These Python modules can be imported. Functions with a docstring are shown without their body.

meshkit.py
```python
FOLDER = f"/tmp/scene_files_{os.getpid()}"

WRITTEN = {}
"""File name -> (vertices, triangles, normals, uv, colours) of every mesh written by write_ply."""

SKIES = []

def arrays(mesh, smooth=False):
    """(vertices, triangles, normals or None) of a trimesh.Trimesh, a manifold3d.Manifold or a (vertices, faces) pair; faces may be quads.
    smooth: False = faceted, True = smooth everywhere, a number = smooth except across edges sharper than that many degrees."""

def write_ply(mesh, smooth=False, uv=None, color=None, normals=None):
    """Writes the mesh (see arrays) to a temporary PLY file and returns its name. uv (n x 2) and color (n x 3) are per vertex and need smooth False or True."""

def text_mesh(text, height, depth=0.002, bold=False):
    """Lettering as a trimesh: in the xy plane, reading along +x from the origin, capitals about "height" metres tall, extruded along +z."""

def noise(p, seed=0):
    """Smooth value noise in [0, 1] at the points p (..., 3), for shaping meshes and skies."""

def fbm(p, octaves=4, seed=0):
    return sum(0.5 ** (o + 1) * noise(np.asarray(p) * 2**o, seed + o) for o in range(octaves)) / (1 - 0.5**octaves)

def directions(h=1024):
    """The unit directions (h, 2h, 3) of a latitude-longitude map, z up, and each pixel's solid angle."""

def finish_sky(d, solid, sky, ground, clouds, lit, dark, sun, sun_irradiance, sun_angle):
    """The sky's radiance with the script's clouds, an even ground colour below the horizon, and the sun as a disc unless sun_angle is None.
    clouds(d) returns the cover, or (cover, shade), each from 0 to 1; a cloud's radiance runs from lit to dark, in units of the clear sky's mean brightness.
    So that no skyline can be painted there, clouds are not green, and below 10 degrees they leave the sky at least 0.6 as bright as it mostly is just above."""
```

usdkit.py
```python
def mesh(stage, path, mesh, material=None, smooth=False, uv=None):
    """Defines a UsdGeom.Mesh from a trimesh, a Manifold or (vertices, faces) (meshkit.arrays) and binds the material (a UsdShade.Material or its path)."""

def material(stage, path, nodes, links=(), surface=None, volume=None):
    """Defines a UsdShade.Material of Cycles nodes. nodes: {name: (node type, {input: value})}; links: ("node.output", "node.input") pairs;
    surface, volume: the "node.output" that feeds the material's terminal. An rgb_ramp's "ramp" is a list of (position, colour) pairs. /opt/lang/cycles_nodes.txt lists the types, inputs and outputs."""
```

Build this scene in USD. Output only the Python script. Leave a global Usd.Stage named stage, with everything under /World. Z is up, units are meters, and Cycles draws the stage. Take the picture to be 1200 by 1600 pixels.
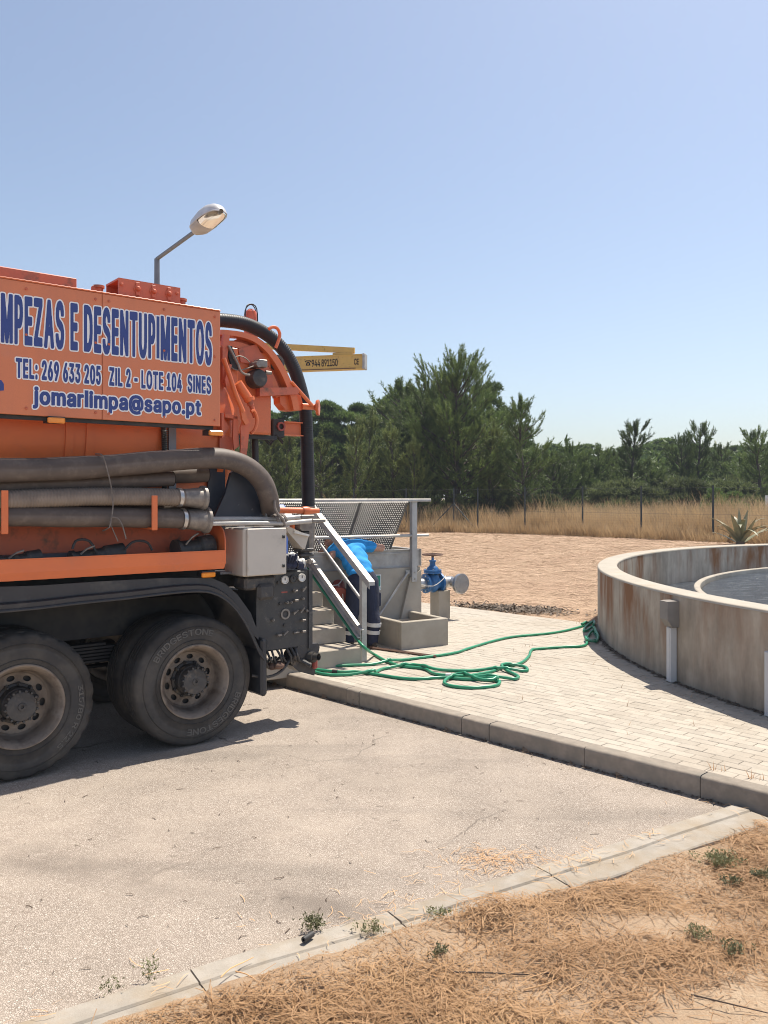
import math, random
import numpy as np
import trimesh, manifold3d, shapely
from shapely.geometry import Polygon, Point, LineString, MultiPolygon
from shapely import affinity
import meshkit, usdkit
from pxr import Usd, UsdGeom, UsdLux, UsdShade, Gf, Sdf, Vt

random.seed(7)
R = np.random.default_rng(11)
stage = Usd.Stage.CreateInMemory()
UsdGeom.SetStageUpAxis(stage, 'Z')
UsdGeom.SetStageMetersPerUnit(stage, 1.0)
UsdGeom.Xform.Define(stage, '/World')
UsdGeom.Scope.Define(stage, '/World/Looks')

# ------------------------------------------------------------------ camera, sky, sun, exposure
EXPOSURE = 0.88
cam = UsdGeom.Camera.Define(stage, '/World/camera')
cam.CreateHorizontalApertureAttr(36.0)
cam.CreateVerticalApertureAttr(48.0)
cam.CreateFocalLengthAttr(39.0)
cam.CreateVerticalApertureOffsetAttr(-0.69)
cam.CreateClippingRangeAttr(Gf.Vec2f(0.05, 5000.0))
cam.CreateFStopAttr(0.0)
cam.CreateExposureAttr(EXPOSURE)
cam.AddTransformOp().Set(Gf.Matrix4d(1, 0, 0, 0, 0, 0, 1, 0, 0, -1, 0, 0, 0, 0, 2.05, 1))

SUN_AZ, SUN_EL = math.radians(44.0), math.radians(66.0)
sd = np.array([math.sin(SUN_AZ) * math.cos(SUN_EL), math.cos(SUN_AZ) * math.cos(SUN_EL), math.sin(SUN_EL)])
dome = UsdLux.DomeLight.Define(stage, '/World/sky')
sky_m = usdkit.material(stage, '/World/Looks/sky_look', {
    'sky': ('sky_texture', {'sky_type': 'single_scattering', 'sun_disc': False, 'sun_elevation': SUN_EL, 'sun_rotation': SUN_AZ,
                            'air_density': 1.0, 'aerosol_density': 1.7, 'ozone_density': 2.0, 'altitude': 30.0}),
    'pale': ('hsv', {'saturation': 0.86}),
    'bg': ('background_shader', {'strength': 0.086})}, [('sky.color', 'pale.color'), ('pale.color', 'bg.color')], surface='bg.background')
UsdShade.MaterialBindingAPI.Apply(dome.GetPrim()).Bind(sky_m)
dome.GetPrim().SetCustomDataByKey('kind', 'structure')
sun = UsdLux.DistantLight.Define(stage, '/World/sun')
sun.CreateIntensityAttr(1.0)
sun.CreateAngleAttr(0.5)
sun.CreateNormalizeAttr(True)
sun.CreateColorAttr(Gf.Vec3f(1.0, 0.93, 0.82))
zx = np.cross([0, 0, 1.0], sd); zx /= np.linalg.norm(zx)
zy = np.cross(sd, zx)
sun.AddTransformOp().Set(Gf.Matrix4d(*zx, 0, *zy, 0, *sd, 0, 0, 0, 30, 1))

# ------------------------------------------------------------------ materials
LK = '/World/Looks/'
_m = {}
def mat(name, c1, c2=None, scale=6.0, rough=0.6, metal=0.0, bump=0.0, bscale=40.0, lo=0.35, hi=0.65, spec=0.5, stretch=(1, 1, 1),
        island=0.0, obj=0.0, coat=0.0, dirt=None, dscale=1.5, dlo=0.5, dhi=0.75, bdist=0.01, trans=0.0):
    """Noise between two colours, a second noise for dirt, fine bump; island / obj vary the brightness of each piece."""
    if name in _m:
        return _m[name]
    c2 = c2 or tuple(x * 0.8 for x in c1)
    n = {'g': ('geometry', {}), 'map': ('mapping', {'scale': stretch}),
         'n': ('noise_texture', {'scale': scale, 'detail': 5.0, 'roughness': 0.6}),
         'r': ('map_range', {'from_min': lo, 'from_max': hi, 'clamp': True}),
         'c': ('mix', {'color1': c1, 'color2': c2}),
         'p': ('principled_bsdf', {'roughness': rough, 'metallic': metal, 'specular_ior_level': spec, 'coat_weight': coat})}
    l = [('g.position', 'map.vector'), ('map.vector', 'n.vector'), ('n.fac', 'r.value'), ('r.result', 'c.fac')]
    out = 'c.color'
    if dirt:
        n['dn'] = ('noise_texture', {'scale': dscale, 'detail': 6.0, 'roughness': 0.65})
        n['dr'] = ('map_range', {'from_min': dlo, 'from_max': dhi, 'clamp': True})
        n['dc'] = ('mix', {'color2': dirt})
        l += [('g.position', 'dn.vector'), ('dn.fac', 'dr.value'), ('dr.result', 'dc.fac'), (out, 'dc.color1')]
        out = 'dc.color'
    if island or obj:
        n['oi'] = ('object_info', {})
        n['ad'] = ('math', {'math_type': 'add'})
        n['fr'] = ('math', {'math_type': 'fraction'})
        a = max(island, obj)
        n['ir'] = ('map_range', {'to_min': 1 - a, 'to_max': 1 + a})
        n['hs'] = ('hsv', {})
        l += [('oi.random', 'ad.value1'), ('g.random_per_island', 'ad.value2'), ('ad.value', 'fr.value1'), ('fr.value', 'ir.value'), ('ir.result', 'hs.value'), (out, 'hs.color')]
        out = 'hs.color'
    l.append((out, 'p.base_color'))
    if bump:
        n['bn'] = ('noise_texture', {'scale': bscale, 'detail': 4.0, 'roughness': 0.6})
        n['b'] = ('bump', {'strength': bump, 'distance': bdist})
        l += [('g.position', 'bn.vector'), ('bn.fac', 'b.height'), ('b.normal', 'p.normal')]
    surf = 'p.BSDF'
    if trans:
        n['t'] = ('translucent_bsdf', {})
        n['mx'] = ('mix_closure', {'fac': trans})
        l += [(out, 't.color'), ('p.BSDF', 'mx.closure1'), ('t.BSDF', 'mx.closure2')]
        surf = 'mx.closure'
    _m[name] = usdkit.material(stage, LK + name, n, l, surface=surf)
    return _m[name]

ORANGE = mat('orange_paint', (0.62, 0.145, 0.042), (0.55, 0.132, 0.045), scale=3, rough=0.38, dirt=(0.34, 0.13, 0.07), dscale=4.5, dlo=0.58, dhi=0.85, coat=0.15)
PANEL = mat('orange_panel_paint', (0.57, 0.172, 0.070), (0.49, 0.155, 0.073), scale=2.4, stretch=(1.5, 1.5, 0.16), rough=0.45, dirt=(0.5, 0.19, 0.11), dscale=3.0, dlo=0.55, dhi=0.85)
ORANGE_WORN = mat('worn_orange_paint', (0.55, 0.12, 0.05), (0.45, 0.11, 0.055), scale=5, rough=0.5, dirt=(0.16, 0.075, 0.045), dscale=7, dlo=0.54, dhi=0.72, bump=0.1)
CHASSIS = mat('chassis_black', (0.018, 0.018, 0.02), (0.035, 0.032, 0.03), scale=8, rough=0.6, dirt=(0.08, 0.07, 0.055), dscale=3, dlo=0.55, dhi=0.85)
GUARD = mat('mudguard_plastic', (0.022, 0.022, 0.024), (0.03, 0.03, 0.032), scale=6, rough=0.42, dirt=(0.10, 0.09, 0.075), dscale=3.5, dlo=0.55, dhi=0.85)
NAVY = mat('dark_navy_paint', (0.022, 0.027, 0.038), (0.03, 0.034, 0.045), scale=9, rough=0.4, dirt=(0.16, 0.15, 0.15), dscale=14, dlo=0.64, dhi=0.75)
RUBBER = mat('tyre_rubber', (0.024, 0.0215, 0.0195), (0.034, 0.030, 0.0265), scale=9, rough=0.75, dirt=(0.068, 0.057, 0.045), dscale=5, dlo=0.42, dhi=0.72, bump=0.15, bscale=90, bdist=0.003)
RUBBER_TXT = mat('tyre_lettering_rubber', (0.06, 0.055, 0.05), (0.09, 0.08, 0.068), scale=25, rough=0.6)
RIM = mat('dusty_rim_paint', (0.23, 0.185, 0.145), (0.165, 0.132, 0.105), scale=9, rough=0.6, metal=0.15, dirt=(0.11, 0.08, 0.06), dscale=9, dlo=0.5, dhi=0.72)
HUB = mat('greasy_hub_iron', (0.030, 0.028, 0.028), (0.05, 0.045, 0.04), scale=22, rough=0.5, dirt=(0.12, 0.095, 0.07), dscale=14, dlo=0.55, dhi=0.7, bump=0.2)
HOSE = mat('brown_suction_hose', (0.105, 0.078, 0.063), (0.078, 0.059, 0.049), scale=4, rough=0.6, dirt=(0.16, 0.125, 0.098), dscale=13, dlo=0.5, dhi=0.85, stretch=(1, 1, 3))
HOSE_PALE = mat('pale_ribbed_hose', (0.23, 0.18, 0.14), (0.17, 0.132, 0.104), scale=7, rough=0.65, dirt=(0.11, 0.085, 0.07), dscale=5, dlo=0.5, dhi=0.85)
HOSE_BLACK = mat('black_boom_hose', (0.012, 0.012, 0.015), (0.018, 0.018, 0.022), scale=7, rough=0.5, spec=0.35)
HOSE_GREEN = mat('green_water_hose', (0.030, 0.26, 0.135), (0.022, 0.20, 0.105), scale=5, rough=0.35, dirt=(0.10, 0.22, 0.14), dscale=6, dlo=0.55, dhi=0.8)
STEEL = mat('galvanised_steel', (0.47, 0.45, 0.42), (0.36, 0.345, 0.325), scale=7, rough=0.5, metal=0.35, dirt=(0.30, 0.27, 0.24), dscale=3)
GRATE = mat('grating_steel', (0.215, 0.205, 0.195), (0.165, 0.158, 0.15), scale=7, rough=0.5, metal=0.4)
POLE = mat('grey_pole_steel', (0.20, 0.20, 0.215), (0.165, 0.165, 0.18), scale=5, rough=0.5, metal=0.4)
STAINLESS = mat('stainless_steel', (0.55, 0.53, 0.50), (0.45, 0.43, 0.41), scale=12, rough=0.32, metal=0.85)
COUPLING = mat('coupling_aluminium', (0.26, 0.23, 0.20), (0.16, 0.14, 0.125), scale=16, rough=0.5, metal=0.5)
RUST = mat('rusty_steel', (0.16, 0.085, 0.055), (0.10, 0.06, 0.045), scale=18, rough=0.8)
CABINET = mat('grey_cabinet_paint', (0.47, 0.42, 0.355), (0.44, 0.39, 0.33), scale=3, rough=0.42, dirt=(0.36, 0.32, 0.27), dscale=6, dlo=0.6, dhi=0.85)
CONTROL = mat('control_panel_black', (0.03, 0.03, 0.032), (0.045, 0.043, 0.04), scale=10, rough=0.45, dirt=(0.12, 0.11, 0.10), dscale=11, dlo=0.58, dhi=0.75)
CONCRETE = mat('smooth_concrete', (0.37, 0.325, 0.262), (0.31, 0.27, 0.215), scale=3, rough=0.88, dirt=(0.23, 0.20, 0.165), dscale=2.2, dlo=0.55, dhi=0.8, bump=0.15, bscale=60)
KERBC = mat('kerb_concrete', (0.265, 0.225, 0.182), (0.21, 0.178, 0.143), scale=14, rough=0.92, dirt=(0.19, 0.17, 0.14), dscale=5, bump=0.35, bscale=140, obj=0.07, bdist=0.004)
STRIPC = mat('strip_concrete', (0.335, 0.30, 0.255), (0.27, 0.24, 0.20), scale=9, rough=0.92, dirt=(0.27, 0.215, 0.15), dscale=4, dlo=0.42, dhi=0.7, bump=0.4, bscale=110, obj=0.06, bdist=0.005)
PAVER = mat('paver_concrete', (0.405, 0.358, 0.295), (0.35, 0.31, 0.255), scale=7, rough=0.92, dirt=(0.27, 0.22, 0.165), dscale=0.9, dlo=0.5, dhi=0.85, bump=0.25, bscale=150, island=0.08, bdist=0.004)
BED = mat('joint_sand', (0.27, 0.225, 0.17), (0.20, 0.165, 0.125), scale=10, rough=0.95)
YELLOW = mat('crane_yellow', (0.60, 0.38, 0.10), (0.54, 0.34, 0.10), scale=9, rough=0.45, dirt=(0.22, 0.13, 0.04), dscale=26, dlo=0.6, dhi=0.68)
BLUE_V = mat('valve_blue_enamel', (0.030, 0.135, 0.33), (0.025, 0.105, 0.26), scale=8, rough=0.4)
BLUE_T = mat('vinyl_navy_blue', (0.022, 0.045, 0.19), (0.024, 0.047, 0.18), scale=3, rough=0.5)
WHITE_T = mat('vinyl_white', (0.74, 0.72, 0.70), (0.70, 0.68, 0.66), scale=4, rough=0.5)
WHITE_P = mat('white_plastic', (0.66, 0.64, 0.60), (0.58, 0.56, 0.52), scale=7, rough=0.5)
PVC = mat('grey_pvc', (0.52, 0.51, 0.50), (0.47, 0.46, 0.45), scale=4, rough=0.5)
RED_P = mat('red_primer', (0.30, 0.062, 0.045), (0.25, 0.055, 0.045), scale=8, rough=0.55)
AMBER = mat('amber_lens', (0.75, 0.24, 0.02), (0.7, 0.22, 0.02), scale=8, rough=0.15, coat=0.5)
BEACON = mat('beacon_orange_dome', (0.62, 0.12, 0.045), (0.58, 0.11, 0.045), scale=8, rough=0.2, coat=0.4)
BLACK_T = mat('black_print', (0.015, 0.015, 0.015), rough=0.6)
GREEN_S = mat('sign_green', (0.02, 0.22, 0.14), rough=0.4)
BLUE_R = mat('blue_plastic', (0.03, 0.09, 0.36), rough=0.45)
GLOVE = mat('dark_blue_cloth', (0.018, 0.022, 0.05), rough=0.9)
STRAP = mat('grey_strap', (0.13, 0.11, 0.095), (0.2, 0.17, 0.15), scale=40, rough=0.9)
SHIRT = mat('blue_cotton', (0.020, 0.29, 0.66), (0.016, 0.25, 0.60), scale=5, rough=0.85, bump=0.3, bscale=9, bdist=0.03)
TROUSER = mat('navy_workwear', (0.016, 0.020, 0.042), (0.02, 0.025, 0.05), scale=7, rough=0.9, bump=0.3, bscale=11, bdist=0.03)
BAND = mat('reflective_tape', (0.55, 0.54, 0.52), (0.48, 0.47, 0.46), scale=20, rough=0.5)
SKIN = mat('skin', (0.52, 0.285, 0.20), (0.47, 0.25, 0.175), scale=14, rough=0.55)
HAIR = mat('cropped_hair', (0.26, 0.165, 0.125), rough=0.8)
BOOT = mat('work_boot', (0.05, 0.04, 0.032), rough=0.8)
WOOD = mat('weathered_wood', (0.17, 0.115, 0.075), (0.115, 0.08, 0.055), scale=20, rough=0.9, stretch=(1, 1, 0.15))
POSTM = mat('fence_post_dark', (0.028, 0.036, 0.036), rough=0.6)
WIREM = mat('fence_wire', (0.10, 0.11, 0.10), rough=0.6, metal=0.3)
NEEDLE = mat('pine_needles', (0.128, 0.172, 0.046), (0.078, 0.118, 0.032), scale=0.9, rough=0.5, island=0.3, trans=0.38)
NEEDLE_L = mat('young_pine_needles', (0.180, 0.215, 0.066), (0.122, 0.155, 0.048), scale=0.9, rough=0.5, island=0.3, trans=0.40)
NEEDLE_S = mat('stone_pine_needles', (0.118, 0.170, 0.042), (0.076, 0.118, 0.032), scale=0.5, rough=0.55, island=0.3, trans=0.35)
BUSH = mat('shrub_leaves', (0.135, 0.160, 0.060), (0.09, 0.11, 0.044), scale=1.2, rough=0.6, island=0.3, trans=0.35)
BARK = mat('pine_bark', (0.10, 0.075, 0.058), (0.055, 0.043, 0.036), scale=9, rough=0.95, stretch=(1, 1, 0.3), bump=0.6, bscale=14, bdist=0.03)
DRY = mat('tall_dry_grass', (0.63, 0.465, 0.27), (0.48, 0.335, 0.18), scale=0.6, rough=0.8, island=0.3, trans=0.3)
STRAW_B = mat('blown_straw_dull', (0.48, 0.30, 0.15), (0.40, 0.235, 0.115), scale=1.2, rough=0.75, island=0.35)
STRAW = mat('cut_straw', (0.62, 0.375, 0.18), (0.44, 0.245, 0.11), scale=1.2, rough=0.7, island=0.42, trans=0.12)
STRAW_F = mat('mown_field_straw', (0.53, 0.375, 0.255), (0.46, 0.31, 0.205), scale=0.5, rough=0.8, island=0.2, trans=0.12)
TWIG = mat('dry_twig', (0.10, 0.07, 0.05), rough=0.9)
WEED = mat('green_weed', (0.21, 0.205, 0.10), (0.15, 0.155, 0.075), scale=20, rough=0.6, island=0.3, trans=0.2)
AGAVE = mat('agave_leaf', (0.15, 0.165, 0.09), (0.25, 0.215, 0.12), scale=4, rough=0.5)
CHAR = mat('charred_litter', (0.11, 0.088, 0.07), (0.18, 0.14, 0.105), scale=12, rough=0.95, island=0.3)

# road: pale chip seal, each chip a cell
ROAD = usdkit.material(stage, LK + 'chip_seal_road', {
    'g': ('geometry', {}),
    'v': ('voronoi_texture', {'scale': 105.0, 'feature': 'f1', 'randomness': 1.0}),
    've': ('voronoi_texture', {'scale': 105.0, 'feature': 'distance_to_edge', 'randomness': 1.0}),
    'er': ('map_range', {'from_min': 0.0, 'from_max': 0.16, 'clamp': True}),
    'hs': ('separate_color', {}),
    'chip': ('rgb_ramp', {'ramp': [(0, (0.29, 0.24, 0.198)), (0.2, (0.362, 0.305, 0.255)), (0.55, (0.415, 0.355, 0.30)), (0.85, (0.458, 0.395, 0.337)), (1, (0.51, 0.445, 0.384))]}),
    'big': ('noise_texture', {'scale': 0.7, 'detail': 6.0, 'roughness': 0.62}),
    'bigr': ('map_range', {'from_min': 0.35, 'from_max': 0.7, 'to_min': 0.86, 'to_max': 1.12}),
    'trm': ('mapping', {'rotation': (0, 0, 0.55), 'scale': (0.25, 1.7, 1.0)}),
    'trn': ('noise_texture', {'scale': 1.0, 'detail': 4.0, 'roughness': 0.55}),
    'trr': ('map_range', {'from_min': 0.55, 'from_max': 0.72, 'clamp': True}),
    'trmix': ('mix', {'color2': (0.19, 0.165, 0.14)}),
    'trf': ('math', {'math_type': 'multiply', 'value2': 0.5}),
    'td': ('vector_math', {'math_type': 'dot_product', 'vector2': (0.337, 0.941, 0.0)}), 'tw': ('math', {'math_type': 'multiply_add', 'value2': 0.35}), 'ts': ('math', {'math_type': 'subtract', 'value2': 3.96}), 'ta': ('math', {'math_type': 'absolute'}),
    'tr2': ('map_range', {'from_min': 0.04, 'from_max': 0.22, 'to_min': 0.8, 'to_max': 0.0, 'clamp': True}), 'tn': ('noise_texture', {'scale': 1.6, 'detail': 8.0, 'roughness': 0.7}), 'tnr': ('map_range', {'from_min': 0.40, 'from_max': 0.62, 'clamp': True}), 'tm': ('math', {'math_type': 'multiply'}), 'tmix': ('mix', {'color2': (0.20, 0.168, 0.14)}),
    'cw': ('noise_texture', {'scale': 2.2, 'detail': 5.0}), 'cwm': ('mix', {'fac': 0.25}), 'cv': ('voronoi_texture', {'scale': 0.75, 'feature': 'distance_to_edge'}),
    'cvr': ('map_range', {'from_min': 0.0, 'from_max': 0.006, 'to_min': 0.6, 'to_max': 0.0, 'clamp': True}), 'cmk': ('noise_texture', {'scale': 0.55, 'detail': 3.0}), 'cmr': ('map_range', {'from_min': 0.50, 'from_max': 0.60, 'clamp': True}),
    'cf': ('math', {'math_type': 'multiply'}), 'cmix': ('mix', {'color2': (0.09, 0.075, 0.06)}),
    'dust': ('noise_texture', {'scale': 2.6, 'detail': 5.0, 'roughness': 0.6}),
    'dustr': ('map_range', {'from_min': 0.42, 'from_max': 0.66, 'clamp': True, 'to_max': 0.42}),
    'dustm': ('mix', {'color2': (0.435, 0.367, 0.302)}),
    'gap': ('mix', {'color1': (0.225, 0.183, 0.145)}),
    'val': ('hsv', {}),
    'fine': ('noise_texture', {'scale': 260.0, 'detail': 2.0}),
    'hadd': ('math', {'math_type': 'multiply_add', 'value2': 0.35}),
    'b': ('bump', {'strength': 0.6, 'distance': 0.0055}),
    'p': ('principled_bsdf', {'roughness': 0.93, 'specular_ior_level': 0.25})},
    [('g.position', 'v.vector'), ('g.position', 've.vector'), ('g.position', 'big.vector'), ('g.position', 'trm.vector'), ('trm.vector', 'trn.vector'), ('g.position', 'dust.vector'),
     ('g.position', 'fine.vector'), ('ve.distance', 'er.value'), ('v.color', 'hs.color'), ('hs.r', 'chip.fac'), ('er.result', 'gap.fac'), ('chip.color', 'gap.color2'),
     ('trn.fac', 'trr.value'), ('trr.result', 'trf.value1'), ('dust.fac', 'dustr.value'),
     ('gap.color', 'dustm.color1'), ('dustr.result', 'dustm.fac'), ('dustm.color', 'trmix.color1'), ('trf.value', 'trmix.fac'),
     ('big.fac', 'bigr.value'), ('bigr.result', 'val.value'), ('trmix.color', 'val.color'), ('g.position', 'cw.vector'), ('g.position', 'cwm.color1'), ('cw.color', 'cwm.color2'), ('cwm.color', 'cv.vector'), ('cv.distance', 'cvr.value'), ('g.position', 'cmk.vector'), ('cmk.fac', 'cmr.value'), ('cvr.result', 'cf.value1'), ('cmr.result', 'cf.value2'), ('cf.value', 'cmix.fac'), ('val.color', 'cmix.color1'), ('cmix.color', 'tmix.color1'), ('tm.value', 'tmix.fac'), ('tmix.color', 'p.base_color'), ('g.position', 'td.vector1'), ('big.fac', 'tw.value1'), ('td.value', 'tw.value3'), ('tw.value', 'ts.value1'), ('ts.value', 'ta.value1'), ('ta.value', 'tr2.value'), ('g.position', 'tn.vector'), ('tn.fac', 'tnr.value'), ('tr2.result', 'tm.value1'), ('tnr.result', 'tm.value2'),
     ('fine.fac', 'hadd.value1'), ('er.result', 'hadd.value3'), ('hadd.value', 'b.height'), ('b.normal', 'p.normal')], surface='p.BSDF')

# ground: sand and chaff
GROUND = usdkit.material(stage, LK + 'sandy_ground', {
    'g': ('geometry', {}),
    'n1': ('noise_texture', {'scale': 0.9, 'detail': 7.0, 'roughness': 0.65}),
    'r1': ('map_range', {'from_min': 0.38, 'from_max': 0.62, 'clamp': True}),
    'c1': ('mix', {'color1': (0.29, 0.205, 0.135), 'color2': (0.40, 0.30, 0.205)}),
    'n2': ('noise_texture', {'scale': 14.0, 'detail': 6.0, 'roughness': 0.7}),
    'r2': ('map_range', {'from_min': 0.40, 'from_max': 0.62, 'clamp': True, 'to_max': 0.55}),
    'c2': ('mix', {'color2': (0.32, 0.21, 0.128)}),
    'n3': ('noise_texture', {'scale': 90.0, 'detail': 4.0, 'roughness': 0.7}),
    'r3': ('map_range', {'from_min': 0.3, 'from_max': 0.7, 'to_min': 0.84, 'to_max': 1.14}),
    'v': ('hsv', {}),
    'b': ('bump', {'strength': 0.6, 'distance': 0.02}),
    'p': ('principled_bsdf', {'roughness': 0.95, 'specular_ior_level': 0.2})},
    [('g.position', 'n1.vector'), ('g.position', 'n2.vector'), ('g.position', 'n3.vector'), ('n1.fac', 'r1.value'), ('r1.result', 'c1.fac'), ('n2.fac', 'r2.value'),
     ('r2.result', 'c2.fac'), ('c1.color', 'c2.color1'), ('n3.fac', 'r3.value'), ('r3.result', 'v.value'), ('c2.color', 'v.color'), ('v.color', 'p.base_color'),
     ('n3.fac', 'b.height'), ('b.normal', 'p.normal')], surface='p.BSDF')

# clarifier wall: board marks and rust that has run down from the rim
TC, TR_ = (10.941, 10.097), 8.087
def wall_material(name, base1, base2, rust_amount):
    return usdkit.material(stage, LK + name, {
        'g': ('geometry', {}), 'sub': ('vector_math', {'math_type': 'subtract', 'vector2': (TC[0], TC[1], 0)}),
        'xyz': ('separate_xyz', {}), 'at': ('math', {'math_type': 'arctan2'}),
        'arc': ('math', {'math_type': 'multiply', 'value2': TR_}),
        'zs': ('math', {'math_type': 'multiply', 'value2': 0.22}),
        'cv': ('combine_xyz', {}),
        'rn': ('noise_texture', {'scale': 2.3, 'detail': 5.0, 'roughness': 0.62}),
        'rr': ('map_range', {'from_min': 0.46, 'from_max': 0.66, 'clamp': True}),
        'rn2': ('noise_texture', {'scale': 0.55, 'detail': 2.0}),
        'rr2': ('map_range', {'from_min': 0.28, 'from_max': 0.52, 'clamp': True}),
        'zf': ('map_range', {'from_min': 0.15, 'from_max': 0.98, 'clamp': True, 'to_min': 0.0, 'to_max': rust_amount}),
        'm1': ('math', {'math_type': 'multiply'}), 'm2': ('math', {'math_type': 'multiply'}),
        'bn': ('noise_texture', {'scale': 2.2, 'detail': 8.0, 'roughness': 0.7}),
        'br': ('map_range', {'from_min': 0.35, 'from_max': 0.65, 'clamp': True}),
        'bc': ('mix', {'color1': base1, 'color2': base2}),
        'sn': ('noise_texture', {'scale': 7.0, 'detail': 4.0, 'roughness': 0.6}),
        'sr': ('map_range', {'from_min': 0.3, 'from_max': 0.7, 'to_min': 0.74, 'to_max': 1.18}),
        'sv': ('hsv', {}),
        'rc': ('mix', {'color2': (0.205, 0.098, 0.045)}),
        'dz': ('map_range', {'from_min': 0.14, 'from_max': 0.42, 'clamp': True, 'to_min': 0.75, 'to_max': 0.0}),
        'dm': ('math', {'math_type': 'multiply'}),
        'dc': ('mix', {'color2': (0.15, 0.13, 0.10)}),
        'fn': ('noise_texture', {'scale': 45.0, 'detail': 5.0}),
        'b': ('bump', {'strength': 0.25, 'distance': 0.01}),
        'p': ('principled_bsdf', {'roughness': 0.9, 'specular_ior_level': 0.25})},
        [('g.position', 'sub.vector1'), ('sub.vector', 'xyz.vector'), ('xyz.y', 'at.value1'), ('xyz.x', 'at.value2'), ('at.value', 'arc.value1'), ('xyz.z', 'zs.value1'),
         ('arc.value', 'cv.x'), ('zs.value', 'cv.y'), ('cv.vector', 'rn.vector'), ('cv.vector', 'rn2.vector'), ('rn.fac', 'rr.value'), ('rn2.fac', 'rr2.value'), ('xyz.z', 'zf.value'),
         ('rr.result', 'm1.value1'), ('zf.result', 'm1.value2'), ('m1.value', 'm2.value1'), ('rr2.result', 'm2.value2'),
         ('g.position', 'bn.vector'), ('bn.fac', 'br.value'), ('br.result', 'bc.fac'), ('cv.vector', 'sn.vector'), ('sn.fac', 'sr.value'), ('sr.result', 'sv.value'), ('bc.color', 'sv.color'),
         ('sv.color', 'rc.color1'), ('m2.value', 'rc.fac'), ('xyz.z', 'dz.value'), ('dz.result', 'dm.value1'), ('bn.fac', 'dm.value2'), ('rc.color', 'dc.color1'), ('dm.value', 'dc.fac'),
         ('dc.color', 'p.base_color'), ('g.position', 'fn.vector'), ('fn.fac', 'b.height'), ('b.normal', 'p.normal')], surface='p.BSDF')
TANKWALL = wall_material('stained_tank_concrete', (0.385, 0.325, 0.255), (0.30, 0.25, 0.192), 1.6)
TANKTOP = mat('tank_rim_concrete', (0.385, 0.345, 0.285), (0.33, 0.295, 0.24), scale=4, rough=0.9, dirt=(0.36, 0.28, 0.19), dscale=2.5, dlo=0.56, dhi=0.8, bump=0.2, bscale=60)
WATER = usdkit.material(stage, LK + 'rippled_water', {
    'g': ('geometry', {}), 'mp': ('mapping', {'rotation': (0, 0, 0.5), 'scale': (1.0, 2.4, 1.0)}),
    'n': ('noise_texture', {'scale': 7.0, 'detail': 5.0, 'roughness': 0.65}),
    'b': ('bump', {'strength': 1.0, 'distance': 0.22}),
    'fo': ('noise_texture', {'scale': 3.2, 'detail': 8.0, 'roughness': 0.75}), 'fr': ('map_range', {'from_min': 0.50, 'from_max': 0.66, 'clamp': True, 'to_max': 0.8}),
    'fc': ('mix', {'color1': (0.13, 0.145, 0.165), 'color2': (0.36, 0.37, 0.385)}),
    'p': ('principled_bsdf', {'roughness': 0.12, 'specular_ior_level': 0.5, 'ior': 1.33})},
    [('g.position', 'mp.vector'), ('mp.vector', 'n.vector'), ('n.fac', 'b.height'), ('b.normal', 'p.normal'), ('mp.vector', 'fo.vector'), ('fo.fac', 'fr.value'), ('fr.result', 'fc.fac'), ('fc.color', 'p.base_color')], surface='p.BSDF')
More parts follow.
